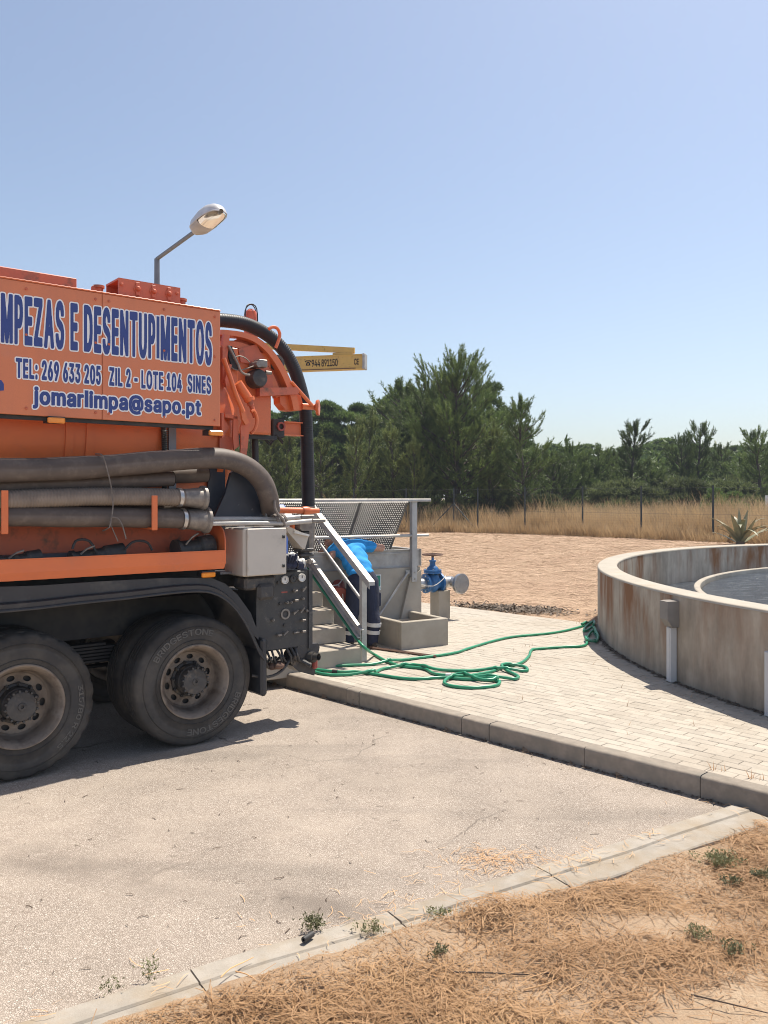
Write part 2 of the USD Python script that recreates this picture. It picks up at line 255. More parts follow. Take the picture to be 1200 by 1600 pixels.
GLASS = usdkit.material(stage, LK + 'lamp_glass', {
    't': ('transparent_bsdf', {'color': (0.85, 0.83, 0.78)}), 'gl': ('glossy_bsdf', {'roughness': 0.12, 'color': (0.9, 0.9, 0.9)}), 'f': ('fresnel', {'IOR': 1.5}), 'm': ('mix_closure', {})},
    [('f.fac', 'm.fac'), ('t.BSDF', 'm.closure1'), ('gl.BSDF', 'm.closure2')], surface='m.closure')

# ------------------------------------------------------------------ mesh helpers
def unit(v):
    v = np.asarray(v, float)
    return v / max(np.linalg.norm(v), 1e-12)

class MB:
    """Collects shapes and becomes one mesh."""
    def __init__(s):
        s.v, s.f, s.n = [], [], 0
    def raw(s, v, f):
        v, f = np.asarray(v, float), np.asarray(f, int)
        if f.ndim == 2 and f.shape[1] == 4:
            f = np.vstack([f[:, [0, 1, 2]], f[:, [0, 2, 3]]])
        s.v.append(v); s.f.append(f + s.n); s.n += len(v)
        return s
    def add(s, m):
        v, f, _ = meshkit.arrays(m)
        return s.raw(v, f)
    def box(s, x0, x1, y0, y1, z0, z1, bev=0.0, rot=None, about=None):
        if bev > 0:
            b = min(bev, (x1 - x0) / 2.2, (y1 - y0) / 2.2, (z1 - z0) / 2.2)
            P = []
            for (bx, by, bz) in ((b, b, 0), (b, 0, b), (0, b, b)):
                P += [(x, y, z) for x in (x0 + bx, x1 - bx) for y in (y0 + by, y1 - by) for z in (z0 + bz, z1 - bz)]
            m = trimesh.convex.convex_hull(np.array(P))
            v, f = np.array(m.vertices), np.array(m.faces)
        else:
            v = np.array([(x, y, z) for x in (x0, x1) for y in (y0, y1) for z in (z0, z1)])
            f = np.array([(0, 1, 3), (0, 3, 2), (4, 6, 7), (4, 7, 5), (0, 4, 5), (0, 5, 1), (2, 3, 7), (2, 7, 6), (0, 2, 6), (0, 6, 4), (1, 5, 7), (1, 7, 3)])
        if rot is not None:
            c = np.array(about if about is not None else [(x0 + x1) / 2, (y0 + y1) / 2, (z0 + z1) / 2])
            v = (v - c) @ np.asarray(rot).T + c
        return s.raw(v, f)
    def tube(s, pts, r, n=10, cap=True, closed=False):
        p = np.asarray(pts, float)
        r = np.broadcast_to(np.asarray(r, float), (len(p),))
        d = np.gradient(p, axis=0) if len(p) > 2 else np.array([p[1] - p[0]] * 2)
        d /= np.maximum(np.linalg.norm(d, axis=1, keepdims=True), 1e-9)
        u = np.cross(d[0], [0, 0, 1.0] if abs(d[0][2]) < 0.9 else [1.0, 0, 0]); u /= np.linalg.norm(u)
        U = []
        for i in range(len(p)):
            u = u - d[i] * (u @ d[i]); u /= np.linalg.norm(u); U.append(u)
        U = np.array(U); W = np.cross(d, U)
        a = np.arange(n) / n * 2 * np.pi
        V = p[:, None] + r[:, None, None] * (np.cos(a)[None, :, None] * U[:, None] + np.sin(a)[None, :, None] * W[:, None])
        i, j = np.meshgrid(np.arange(len(p) - 1), np.arange(n), indexing='ij')
        k = (j + 1) % n
        F = np.stack([i * n + j, i * n + k, (i + 1) * n + k, (i + 1) * n + j], -1).reshape(-1, 4)
        s.raw(V.reshape(-1, 3), F)
        if cap:
            for e, fl in ((0, True), (len(p) - 1, False)):
                idx = np.arange(n)
                vv = np.vstack([V[e], p[e]])
                ff = np.stack([idx, (idx + 1) % n, np.full(n, n)], 1)
                s.raw(vv, ff[:, ::-1] if fl else ff)
        return s
    def cyl(s, a, b, r, n=16, r2=None):
        return s.tube([a, b], [r, r if r2 is None else r2], n)
    def lathe(s, prof, origin, axis, n=48, closed=False):
        """prof: (distance along the axis, radius); revolved round the axis through origin."""
        ax = unit(axis)
        u = unit(np.cross(ax, [0, 0, 1.0] if abs(ax[2]) < 0.9 else [1.0, 0, 0])); w = np.cross(ax, u)
        pr = np.asarray(prof, float); a = np.arange(n) / n * 2 * np.pi
        V = np.asarray(origin, float) + pr[:, 0, None, None] * ax + pr[:, 1, None, None] * (np.cos(a)[None, :, None] * u + np.sin(a)[None, :, None] * w)
        m = len(pr)
        i, j = np.meshgrid(np.arange(m if closed else m - 1), np.arange(n), indexing='ij')
        k, i2 = (j + 1) % n, (i + 1) % m
        F = np.stack([i * n + j, i * n + k, i2 * n + k, i2 * n + j], -1).reshape(-1, 4)
        return s.raw(V.reshape(-1, 3), F)
    def prism(s, poly, y0, y1, plane='xz'):
        """A polygon (shapely or points) in x,z pushed from y0 to y1 (plane 'xz'), in x,y from z0 to z1 ('xy') or in y,z from x0 to x1 ('yz')."""
        if not isinstance(poly, (Polygon, MultiPolygon)):
            poly = Polygon(poly)
        if not poly.is_valid:
            poly = poly.buffer(0)
        for g in getattr(poly, 'geoms', [poly]):
            if g.area < 1e-9:
                continue
            m = trimesh.creation.extrude_polygon(g, abs(y1 - y0), engine='earcut')
            v, f = np.array(m.vertices), np.array(m.faces)
            lo = min(y0, y1)
            if plane == 'xz':
                v = np.stack([v[:, 0], v[:, 2] + lo, v[:, 1]], 1); f = f[:, ::-1]
            elif plane == 'xy':
                v = v + [0, 0, lo]
            else:
                v = np.stack([v[:, 2] + lo, v[:, 0], v[:, 1]], 1)
            s.raw(v, f)
        return s
    def sphere(s, c, r, sub=2, scale=(1, 1, 1)):
        m = trimesh.creation.icosphere(sub, 1.0)
        return s.raw(np.array(m.vertices) * r * np.array(scale) + np.array(c), m.faces)
    def arr(s):
        return np.vstack(s.v), np.vstack(s.f)

def smooth_path(pts, step=0.05):
    """A Catmull-Rom curve through the points."""
    p = np.asarray(pts, float)
    if len(p) < 3:
        return p
    q = np.vstack([2 * p[0] - p[1], p, 2 * p[-1] - p[-2]])
    out = []
    for i in range(1, len(q) - 2):
        a, b, c, d = q[i - 1:i + 3]
        m = max(2, int(np.linalg.norm(c - b) / step))
        t = (np.arange(m) / m)[:, None]
        out.append(0.5 * (2 * b + (c - a) * t + (2 * a - 5 * b + 4 * c - d) * t ** 2 + (-a + 3 * b - 3 * c + d) * t ** 3))
    out.append(p[-1:])
    return np.vstack(out)

def roundrect(x0, x1, z0, z1, r):
    return shapely.box(x0 + r, z0 + r, x1 - r, z1 - r).buffer(r, quad_segs=5)

# ------------------------------------------------------------------ naming
_used = {}
def path_for(parent, name):
    k = (parent, name)
    i = _used.get(k, 0); _used[k] = i + 1
    return f'{parent}/{name}' + (f'_{i:03d}' if i else '')

def tag(prim, label=None, cat=None, group=None, kind=None):
    for k, v in (('label', label), ('category', cat), ('group', group), ('kind', kind)):
        if v:
            prim.SetCustomDataByKey(k, v)

# frames: truck (x to its rear, y to its far side), chamber (x along its front, y into it), world
def frame(ang_deg, o):
    a = math.radians(ang_deg)
    t = np.array([math.sin(a), math.cos(a)])
    return dict(rot=90 - ang_deg, o=np.array(o, float), x=np.array([t[0], t[1], 0]), y=np.array([-t[1], t[0], 0]))
FW = dict(rot=0.0, o=np.array([0.0, 0, 0]), x=np.array([1.0, 0, 0]), y=np.array([0, 1.0, 0]))
FT = frame(51.5, (-1.544, 6.85, 0.0))
FC = frame(58.5, (0.507, 11.55, 0.0))
def to_world(fr, p):
    p = np.atleast_2d(np.asarray(p, float))
    return fr['o'] + p[:, :1] * fr['x'] + p[:, 1:2] * fr['y'] + p[:, 2:3] * np.array([0, 0, 1.0])

class Thing:
    """A top-level Xform at the thing's base; parts are written in the frame and moved to the base."""
    def __init__(s, name, label, cat, fr=FW, base=(0, 0, 0), group=None, kind=None):
        s.fr, s.base = fr, np.array(base, float)
        s.path = path_for('/World', name)
        x = UsdGeom.Xform.Define(stage, s.path)
        x.AddTranslateOp().Set(Gf.Vec3d(*map(float, to_world(fr, base)[0])))
        x.AddRotateZOp().Set(fr['rot'])
        s.prim = x.GetPrim()
        tag(s.prim, label, cat, group, kind)
    def part(s, name, mb, m, smooth=35, under=None, label=None, kind=None):
        v, f = mb.arr() if isinstance(mb, MB) else meshkit.arrays(mb)[:2]
        p = path_for(under or s.path, name)
        g = usdkit.mesh(stage, p, (v - s.base, f), m, smooth)
        tag(g.GetPrim(), label=label, kind=kind)
        return p

def solo(name, mb, m, label=None, cat=None, kind=None, group=None, smooth=35, fr=FW, base=None):
    """A thing, or a piece of the setting, that is a single mesh."""
    v, f = mb.arr() if isinstance(mb, MB) else meshkit.arrays(mb)[:2]
    p = path_for('/World', name)
    b = np.zeros(3) if base is None else np.array(base, float)
    g = usdkit.mesh(stage, p, (v - b, f), m, smooth)
    g.AddTranslateOp().Set(Gf.Vec3d(*map(float, to_world(fr, b)[0])))
    g.AddRotateZOp().Set(fr['rot'])
    tag(g.GetPrim(), label, cat, group, kind)
    return p

def copy_of(src, name, label, group, loc, rz=0.0, sc=1.0):
    p = path_for('/World', name)
    x = UsdGeom.Xform.Define(stage, p)
    pr = x.GetPrim()
    pr.GetReferences().AddInternalReference(Sdf.Path(src))
    x.ClearXformOpOrder()
    x.AddTranslateOp().Set(Gf.Vec3d(*map(float, loc))); x.AddRotateZOp().Set(float(rz)); x.AddScaleOp().Set(Gf.Vec3f(*([float(sc)] * 3 if np.ndim(sc) == 0 else map(float, sc))))
    was = stage.GetPrimAtPath(src).GetCustomData()
    tag(pr, label, was.get('category'), group)
    pr.SetInstanceable(True)
    return p

_tp = {}
def glyph(text, bold=True):
    if (text, bold) not in _tp:
        if text in 'Il':
            _tp[text, bold] = shapely.box(0, 0, 0.2, 1.0 if text == 'I' else 1.06)
            return _tp[text, bold]
        m = meshkit.text_mesh(text, 1.0, 0.1, bold)
        v, f = np.array(m.vertices), np.array(m.faces)
        top = f[(v[f][:, :, 2] > 0.09).all(1)]
        _tp[text, bold] = shapely.union_all([Polygon(v[t][:, :2]).buffer(1e-4) for t in top])
    return _tp[text, bold]
def text_poly(text, bold=True, gap=0.10, space=0.30):
    """The lettering as a shapely shape, capitals one unit tall, from x = 0."""
    x, out = 0.0, []
    for c in text:
        if c == ' ':
            x += space; continue
        g = glyph(c, bold); b = g.bounds
        out.append(affinity.translate(g, x - b[0], 0)); x += b[2] - b[0] + gap
    return shapely.union_all(out)
def fit_poly(p, x0, x1, z0, z1, ref=None):
    """Scales p so that ref (or p) fills the box x0..x1, z0..z1."""
    a, b, c, d = (ref or p).bounds
    sx, sz = (x1 - x0) / (c - a), (z1 - z0) / (d - b)
    return affinity.affine_transform(p, [sx, 0, 0, sz, x0 - a * sx, z0 - b * sz])


# ================================================================== the setting
K0 = np.array([-1.072, 8.992]); KD = np.array([0.6972, -0.7169]); KQ = np.array([0.7169, 0.6972])   # kerb line, along it, and away from the road
def wq(w, q):
    return K0 + np.multiply.outer(w, KD) + np.multiply.outer(q, KQ)
STRIP = np.array([(-9.0, -1.55), (-5.0, 0.95), (-3.0, 2.22), (-1.269, 3.298), (-0.588, 3.735), (0.0, 4.06), (0.68, 4.475), (1.373, 4.89), (1.672, 5.10), (2.304, 5.49)])
def strip_dist(x, y):
    """Distance from the road-side edge of the concrete strip, positive on the straw side."""
    t = np.interp(x, STRIP[:, 0], STRIP[:, 1])
    return (t - y) * 0.85
def sstep(a, b, x):
    t = np.clip((x - a) / (b - a), 0, 1)
    return t * t * (3 - 2 * t)
def ground_z(x, y):
    x, y = np.asarray(x, float), np.asarray(y, float)
    q = (x - K0[0]) * KQ[0] + (y - K0[1]) * KQ[1]
    s = strip_dist(x, y)
    p = np.stack([x, y, 0 * x], -1)
    near = 0.012 + 0.05 * (meshkit.fbm(p * 1.1, 4, 3) - 0.5) + 0.035 * (meshkit.fbm(p * 6, 3, 5) - 0.5)
    road = -0.03
    cov = np.where(x < 0.25, 0.0, np.clip((x - 0.25) * 0.6, 0, 1)) * 0.13 + 0.07 * (meshkit.fbm(p * 3.0, 3, 17) - 0.5)
    near = near + 0.022 * sstep(0.12, 0.3, s) * sstep(0.6, 0.2, s) * np.clip(1.2 - x, 0, 1)
    z = road + (near - road) * sstep(0.13 + cov, 0.20 + cov, s)
    z = np.where((q > -0.06) & (q < 0.12), -0.06, z)
    z = np.where(q >= 0.12, 0.105, z)
    field = 0.125 + 0.30 * sstep(6, 26, q) + (0.05 * (meshkit.fbm(p * 0.5, 3, 9) - 0.5) + 0.03 * (meshkit.fbm(p * 2.5, 3, 8) - 0.5)) * sstep(5.6, 7.0, q)
    z = np.where(q > 5.45, field, z)
    side = (q < 0.2) & (x > 2.3)
    return np.where(side & (s > 0.2), near, z)

xs = np.unique(np.concatenate([-np.geomspace(6, 900, 34)[::-1], np.arange(-6, -2, 0.2), np.arange(-2, 3.4, 0.045), np.arange(3.4, 20, 0.35), np.geomspace(20, 900, 30)]))
ys = np.unique(np.concatenate([-np.geomspace(2, 60, 14)[::-1], np.arange(-2, 2.4, 0.3), np.arange(2.4, 6.0, 0.045), np.arange(6, 46, 0.3), np.geomspace(46, 1500, 36)]))
GX, GY = np.meshgrid(xs, ys)
GV = np.stack([GX, GY, ground_z(GX, GY)], -1).reshape(-1, 3)
i, j = np.meshgrid(np.arange(len(ys) - 1), np.arange(len(xs) - 1), indexing='ij')
nx_ = len(xs)
GF = np.stack([i * nx_ + j, i * nx_ + j + 1, (i + 1) * nx_ + j + 1, (i + 1) * nx_ + j], -1).reshape(-1, 4)
solo('ground', MB().raw(GV, GF), GROUND, kind='structure', smooth=True)

# road sheet: from the strip to the kerb and away to the left behind the truck
edge = [tuple(p) for p in STRIP]
rp = Polygon(edge + [tuple(wq(4.8, -0.005)), tuple(wq(-0.2, -0.005)), tuple(wq(-22.0, -0.005)), (-34.0, 2.0), (-20.0, -8.0)])
solo('road', MB().prism(rp, -0.2, 0.0, 'xy'), ROAD, kind='structure', smooth=False)

# concrete edge strip in lengths, each its own stone
st = Thing('edge_strip', None, None, base=(0, 0, 0), kind='structure')
line = LineString(STRIP[1:])
L0 = line.length
cuts = [0.0]
while cuts[-1] < L0 - 0.9:
    cuts.append(cuts[-1] + 1.0 + 0.05 * random.uniform(-1, 1))
cuts[-1] = L0
def along(d):
    p, q = np.array(line.interpolate(max(d - 0.02, 0)).coords[0]), np.array(line.interpolate(min(d + 0.02, L0)).coords[0])
    t = unit(q - p)
    return np.array(line.interpolate(d).coords[0]), t, np.array([t[1], -t[0]])
for a_, b_ in zip(cuts[:-1], cuts[1:]):
    for (o0, o1, zt, nm) in ((0.0, 0.1275, 0.024, 'strip_stone'), (0.130, 0.30, 0.021, 'gutter_stone')):
        m = MB(); ds = np.linspace(a_ + 0.004, b_ - 0.004, 14); V = []
        tilt = random.uniform(-0.004, 0.004)
        for k, d in enumerate(ds):
            p, t, nn = along(d)
            jag = (0.03 * (meshkit.noise(np.array([d * 9, 1.0, 2.0]), 4) - 0.5) + 0.06 * (meshkit.noise(np.array([d * 2.2, 5.0, 2.0]), 6) - 0.6)) if nm == 'gutter_stone' else 0.004 * (meshkit.noise(np.array([d * 9, 1.0, 2.0]), 4) - 0.5)
            for (o, z) in ((o0, -0.1), (o0, zt - 0.006), (o0 + 0.006, zt), (o1 - 0.008 + jag, zt + tilt), (o1 + jag, zt - 0.008), (o1 + jag, -0.1)):
                V.append((*(p + nn * o), z))
        n = 6
        ii, jj = np.meshgrid(np.arange(len(ds) - 1), np.arange(n - 1), indexing='ij')
        m.raw(V, np.stack([ii * n + jj, ii * n + jj + 1, (ii + 1) * n + jj + 1, (ii + 1) * n + jj], -1).reshape(-1, 4))
        for e in (0, len(ds) - 1):
            m.raw(V[e * n:(e + 1) * n], [(0, 1, 2), (0, 2, 3), (0, 3, 4), (0, 4, 5)])
        st.part(nm, m, STRIPC, smooth=25)

# kerb stones
kb = Thing('kerb', None, None, base=(0, 0, 0), kind='structure')
joints = [-9.0, -8.0, -7.0, -6.0, -5.0, -4.0, -3.0, -2.0, -1.0, 0.0, 1.0, 1.19, 2.50, 2.80, 3.72, 4.63, 5.6, 6.6, 7.6, 8.6, 9.6]
for a_, b_ in zip(joints[:-1], joints[1:]):
    m = MB(); prof = [(0.12, -0.15), (0.0, -0.15), (0.0, 0.125), (0.006, 0.140), (0.022, 0.150), (0.12, 0.150)]
    sh = random.uniform(-0.004, 0.004); dz = random.uniform(-0.003, 0.003)
    ws = np.linspace(a_ + 0.004, b_ - 0.004, 9); V = []
    for w in ws:
        for q, z in prof:
            chip = 0.006 * (meshkit.noise(np.array([w * 14, q * 30, z * 30]), 2) - 0.5)
            V.append((*wq(w, q + sh + chip), z + dz + chip * 0.6))
    n = len(prof)
    ii, jj = np.meshgrid(np.arange(len(ws) - 1), np.arange(n), indexing='ij'); j2 = (jj + 1) % n
    m.raw(V, np.stack([ii * n + jj, (ii + 1) * n + jj, (ii + 1) * n + j2, ii * n + j2], -1).reshape(-1, 4))
    for e in (0, len(ws) - 1):
        m.raw(V[e * n:(e + 1) * n], [(0, k, k + 1) for k in range(1, n - 1)])
    kb.part('kerb_stone', m, KERBC, smooth=40)

# pavement: bedding sheet and pavers, laid in running bond parallel to the kerb
pv = Thing('pavement', None, None, base=(0, 0, 0), kind='structure')
area = Polygon([tuple(wq(-7, 0.122)), tuple(wq(9.6, 0.122)), tuple(wq(9.6, 5.5)), tuple(wq(-7, 5.5))]).difference(Point(TC).buffer(TR_ - 0.02, quad_segs=64))
pv.part('bedding', MB().prism(area, 0.11, 0.1435, 'xy'), BED, smooth=False)
chamber_foot = Polygon([tuple(to_world(FC, (x, y, 0))[0][:2]) for x, y in ((-4.2, 0.02), (-0.02, 0.02), (-0.02, 2.0), (-4.2, 2.0))])
free = area.difference(chamber_foot)
pav = []
row = 0
q = 0.124
while q < 5.40:
    w0 = -6.8 + (0.1015 if row % 2 else 0) + random.uniform(-0.006, 0.006)
    for w in np.arange(w0, 9.4, 0.2035):
        c = wq(w + 0.1, q + 0.05)
        if free.contains(Point(c)) and np.hypot(*(c - TC)) > TR_ + 0.02 and c[1] > 1.0:
            pav.append((w, q, c))
    q += 0.1030; row += 1
def paver(w, q, rs):
    g = 0.0016; c = 0.0045
    z = 0.150 + rs.uniform(-0.0018, 0.0018); tx, ty = rs.uniform(-0.0012, 0.0012, 2)
    lo = [(w + g, q + g), (w + 0.2035 - g, q + g), (w + 0.2035 - g, q + 0.103 - g), (w + g, q + 0.103 - g)]
    hi = [(w + g + c, q + g + c), (w + 0.2035 - g - c, q + g + c), (w + 0.2035 - g - c, q + 0.103 - g - c), (w + g + c, q + 0.103 - g - c)]
    V = [(*wq(a, b), 0.125) for a, b in lo] + [(*wq(a, b), z - 0.003 + tx * (k in (1, 2)) + ty * (k > 1)) for k, (a, b) in enumerate(lo)] + [(*wq(a, b), z + tx * (k in (1, 2)) + ty * (k > 1)) for k, (a, b) in enumerate(hi)]
    F = [(8, 11, 10), (8, 10, 9)]
    for k in range(4):
        n = (k + 1) % 4
        F += [(k, n + 4, n), (k, k + 4, n + 4), (k + 4, n + 8, n + 4), (k + 4, k + 8, n + 8)]
    return np.array(V), np.array(F)[:, ::-1]
def shown(c):
    return abs(c[0] / max(c[1], 0.1)) < 0.47 and 1.9 / c[1] < 0.64
pav.sort(key=lambda p: (not shown(p[2]), np.hypot(*p[2])))
rs = np.random.default_rng(3)
rest = MB()
for k, (w, q, c) in enumerate(pav):
    v, f = paver(w, q, rs)
    if k < 300:
        pv.part('paver', MB().raw(v, f), PAVER, smooth=False)
    else:
        rest.raw(v, f)
pv.part('pavers_beyond', rest, PAVER, smooth=False, kind='stuff')

# ================================================================== clarifier tank
tk = Thing('clarifier_tank', 'round concrete settling tank with rust stained wall and water inside', 'tank', base=(*TC, 0.15))
def ring(m, r0, r1, z0, z1, n=220, bev=0.0):
    prof = [(z0, r1), (z1 - bev, r1), (z1, r1 - bev), (z1, r0 + bev), (z1 - bev, r0), (z0, r0)]
    return m.lathe(prof, (*TC, 0), (0, 0, 1), n)
TZ = 1.065
tk.part('wall', MB().lathe([(-0.2, TR_), (TZ - 0.028, TR_)], (*TC, 0), (0, 0, 1), 240).lathe([(TZ - 0.028, TR_ - 0.272), (-0.2, TR_ - 0.272)], (*TC, 0), (0, 0, 1), 240), TANKWALL, smooth=30)
tk.part('rim', MB().lathe([(TZ - 0.028, TR_ + 0.003), (TZ - 0.012, TR_ + 0.001), (TZ, TR_ - 0.012), (TZ, TR_ - 0.262), (TZ - 0.01, TR_ - 0.274), (TZ - 0.028, TR_ - 0.275)], (*TC, 0), (0, 0, 1), 240), TANKTOP, smooth=50)
m = MB(); ring(m, 6.64, 6.73, -0.2, 0.73, 200, 0.01)
tk.part('weir_wall', m, CONCRETE, smooth=40)
m = MB()
for a in np.radians(np.arange(165, 214, 4.0)):
    c, s_ = math.cos(a), math.sin(a)
    R3 = np.array([[c, -s_, 0], [s_, c, 0], [0, 0, 1]])
    m.box(6.735, 7.80, -0.02, 0.02, 0.50, 0.545, rot=R3, about=(0, 0, 0))
    m.v[-1] = m.v[-1] + np.array([*TC, 0])
tk.part('launder_brackets', m, POLE)
tk.part('launder_water', MB().lathe([(0.42, 7.82), (0.42, 6.73)], (*TC, 0), (0, 0, 1), 120), WATER, smooth=True)
wv = MB(); disc = np.linspace(0.02, 6.62, 40)
wv.lathe([(0.655, r) for r in disc[::-1]], (*TC, 0), (0, 0, 1), 120)
tk.part('water', wv, WATER, smooth=True)
tk.part('floor', MB().lathe([(-0.18, 7.85), (-0.18, 0.02)], (*TC, 0), (0, 0, 1), 60), CONCRETE)
def radial(ang):
    c, s_ = math.cos(math.radians(ang)), math.sin(math.radians(ang))
    return np.array([c, s_, 0]), np.array([-s_, c, 0])
for ang, lab in ((190.9, 'grey overflow hopper on a pale square downpipe halfway along the tank wall'), (200.9, 'pale square downpipe on the tank wall at the edge of the photo')):
    o, tt = radial(ang)
    d = Thing('downpipe', lab, 'downpipe', base=np.array([*TC, 0]) + o * TR_ + [0, 0, 0.15])
    def local(m):
        for k in range(len(m.v)):
            v = m.v[k]
            m.v[k] = np.array([*TC, 0]) + v[:, :1] * o + v[:, 1:2] * tt + v[:, 2:3] * np.array([0, 0, 1.0])
        return m
    m = MB().prism([(TR_ + 0.002, 0.99), (TR_ + 0.13, 0.985), (TR_ + 0.13, 0.80), (TR_ + 0.075, 0.72), (TR_ + 0.002, 0.72)], -0.075, 0.075)
    if ang < 195:
        d.part('hopper', local(m), mat('hopper_paint', (0.22, 0.195, 0.17), rough=0.7), smooth=20)
    m = MB().box(TR_ + 0.004, TR_ + 0.079, -0.042, 0.042, 0.152, 0.717, bev=0.006)
    m.box(TR_ + 0.079, TR_ + 0.082, -0.028, 0.028, 0.16, 0.71)
    d.part('pipe', local(m), PVC, smooth=20)

# summer haze: one even box round everything
hz = MB().box(-960, 960, -120, 1560, -1.3, 11.5)
HAZE = usdkit.material(stage, LK + 'summer_haze', {'v': ('principled_volume', {'color': (0.80, 0.88, 1.0), 'density': 0.0004, 'anisotropy': 0.2})}, volume='v.volume')
solo('haze', hz, HAZE, kind='stuff', smooth=False)


# ================================================================== tanker truck (x to the rear, y away from the camera, z up)
tr = Thing('tanker_truck', 'orange vacuum tanker truck with blue lettering on its side panel and dual rear wheels', 'truck', FT, (0, 1.25, 0))
def xz(p, y):
    return [(a, y, b) for a, b in p]

# tank body behind the panel
m = MB(); TCY, TCZ, TRD = 1.27, 2.64, 0.97
prof = [(-5.2, 0.02), (-5.17, 0.5), (-5.05, 0.85), (-4.9, TRD), (0.46, TRD), (0.56, 0.90), (0.63, 0.6), (0.66, 0.02)]
m.lathe(prof, (0, TCY, TCZ), (1, 0, 0), 72)
tank_p = tr.part('tank', m, ORANGE, smooth=40)
for x in (-2.6, -0.93, -0.77, 0.40):
    tr.part('weld_band', MB().lathe([(x - 0.03, TRD - 0.01), (x - 0.03, TRD + 0.012), (x + 0.03, TRD + 0.012), (x + 0.03, TRD - 0.01)], (0, TCY, TCZ), (1, 0, 0), 72), ORANGE, smooth=30)
m = MB().box(-0.12, -0.055, 0.27, 0.295, 1.9, 2.66)
tr.part('grey_bracket', m, POLE)
m = MB().tube(smooth_path([(-0.165, 0.27, 1.9), (-0.16, 0.26, 2.3), (-0.165, 0.28, 2.7)]), 0.022, 10)
for z in np.arange(2.0, 2.62, 0.016):
    m.lathe([(-0.003, 0.022), (0.0, 0.027), (0.003, 0.022)], (-0.163, 0.263, z), (0, 0, 1), 10)
tr.part('corrugated_conduit', m, CHASSIS)

# side panel in two sheets with a folded edge, screws and lettering
PT, PB = 3.608, 2.645
for (x0, x1) in ((-4.4, -0.782), (-0.779, 0.216)):
    pp = tr.part('side_panel', MB().box(x0, x1, 0.0, 0.03, PB, PT, bev=0.003), PANEL, smooth=False)
    m = MB()
    for x in np.linspace(x0 + 0.05, x1 - 0.05, 3 if x1 > 0 else 8):
        for z in (PB + 0.05, PT - 0.05, (PB + PT) / 2 + 0.1):
            m.lathe([(0, 0.011), (0.006, 0.009), (0.008, 0.0)], (x, 0.0, z), (0, -1, 0), 8)
    tr.part('screws', m, ORANGE_WORN, under=pp, kind='stuff')
tr.part('panel_edge', MB().box(-4.4, 0.219, -0.004, 0.055, PT + 0.002, PT + 0.014, bev=0.003), ORANGE)
tr.part('panel_backing', MB().box(-4.38, 0.17, 0.034, 0.06, PB - 0.03, PB + 0.03), CHASSIS)
lx = lambda s: fit_poly(s, 0, 1, 0, 1)
def lettering(shape, line):
    outline = shape.buffer(0.0095, join_style='mitre', mitre_limit=2.0)
    outline = shapely.clip_by_rect(outline, -4.39, PB + 0.004, 0.213, PT - 0.004)
    o = tr.part('letter_outline', MB().prism(outline.simplify(0.0006), -0.0012, 0.0), WHITE_T, smooth=False, label=f'white outline of the blue writing {line}')
    tr.part('lettering', MB().prism(shape.simplify(0.0006), -0.0026, -0.0012), BLUE_T, smooth=False, under=o, label=f'blue writing {line}')
def heavy_fit(s, x0, x1, z0, z1, k, ref=None):
    """Condenses the letters into the box, then thickens every stroke by k metres."""
    return fit_poly(s, x0 + k, x1 - k, z0 + k, z1 - k, ref).buffer(k, join_style='mitre', mitre_limit=2.0)
# first line, right aligned; condensed capitals
big = text_poly('LIMPEZAS E DESENTUPIMENTOS', gap=0.33, space=0.55)
sub = text_poly('MPEZAS E DESENTUPIMENTOS', gap=0.33, space=0.55)
X0, X1 = [(-1.505, 3.310), (0.139, 3.528)][0][0], [(-1.505, 3.310), (0.139, 3.528)][1][0]
Z1, Z0 = [(0.139, 3.520), (0.139, 3.133)][0][1], [(0.139, 3.520), (0.139, 3.133)][1][1]
k = (X1 - X0) / (sub.bounds[2] - sub.bounds[0])
big = heavy_fit(big, X1 - k * (big.bounds[2] - big.bounds[0]), X1, Z0 + 0.012, Z1 - 0.012, 0.0054)
lettering(big, 'LIMPEZAS E DESENTUPIMENTOS')
P_ = [(-1.405, 3.089), (-0.792, 3.155), (-0.727, 3.162), (-0.130, 3.227), (-0.079, 3.232), (0.131, 3.255)]
q0, q1 = [(0.131, 3.058), (0.131, 2.903)]
parts2 = [heavy_fit(text_poly(t, gap=0.30, space=0.5), P_[a][0], P_[b][0], q1[1] + 0.004, q0[1] - 0.004, 0.003) for t, a, b in (('TEL: 269 633 205', 0, 1), ('ZIL 2 - LOTE 104', 2, 3), ('SINES', 4, 5))]
lettering(shapely.union_all(parts2), 'TEL: 269 633 205 ZIL 2 - LOTE 104 SINES')
mail = text_poly('jomarlimpa@sapo.pt', gap=0.17)
e0, e1, eT, eB = [(-1.288, 2.873), (0.040, 2.986), (0.034, 2.848), (0.034, 2.695)]
lettering(heavy_fit(mail, e0[0], e1[0], eB[1] - 0.0, eT[1] + 0.01, 0.0045), 'jomarlimpa@sapo.pt')

tr.part('emblem', MB().prism([(-1.571, 2.886), (-1.503, 2.883), (-1.486, 2.857), (-1.486, 2.811), (-1.571, 2.795)], -0.0012, 0.0), BLUE_T, smooth=False)
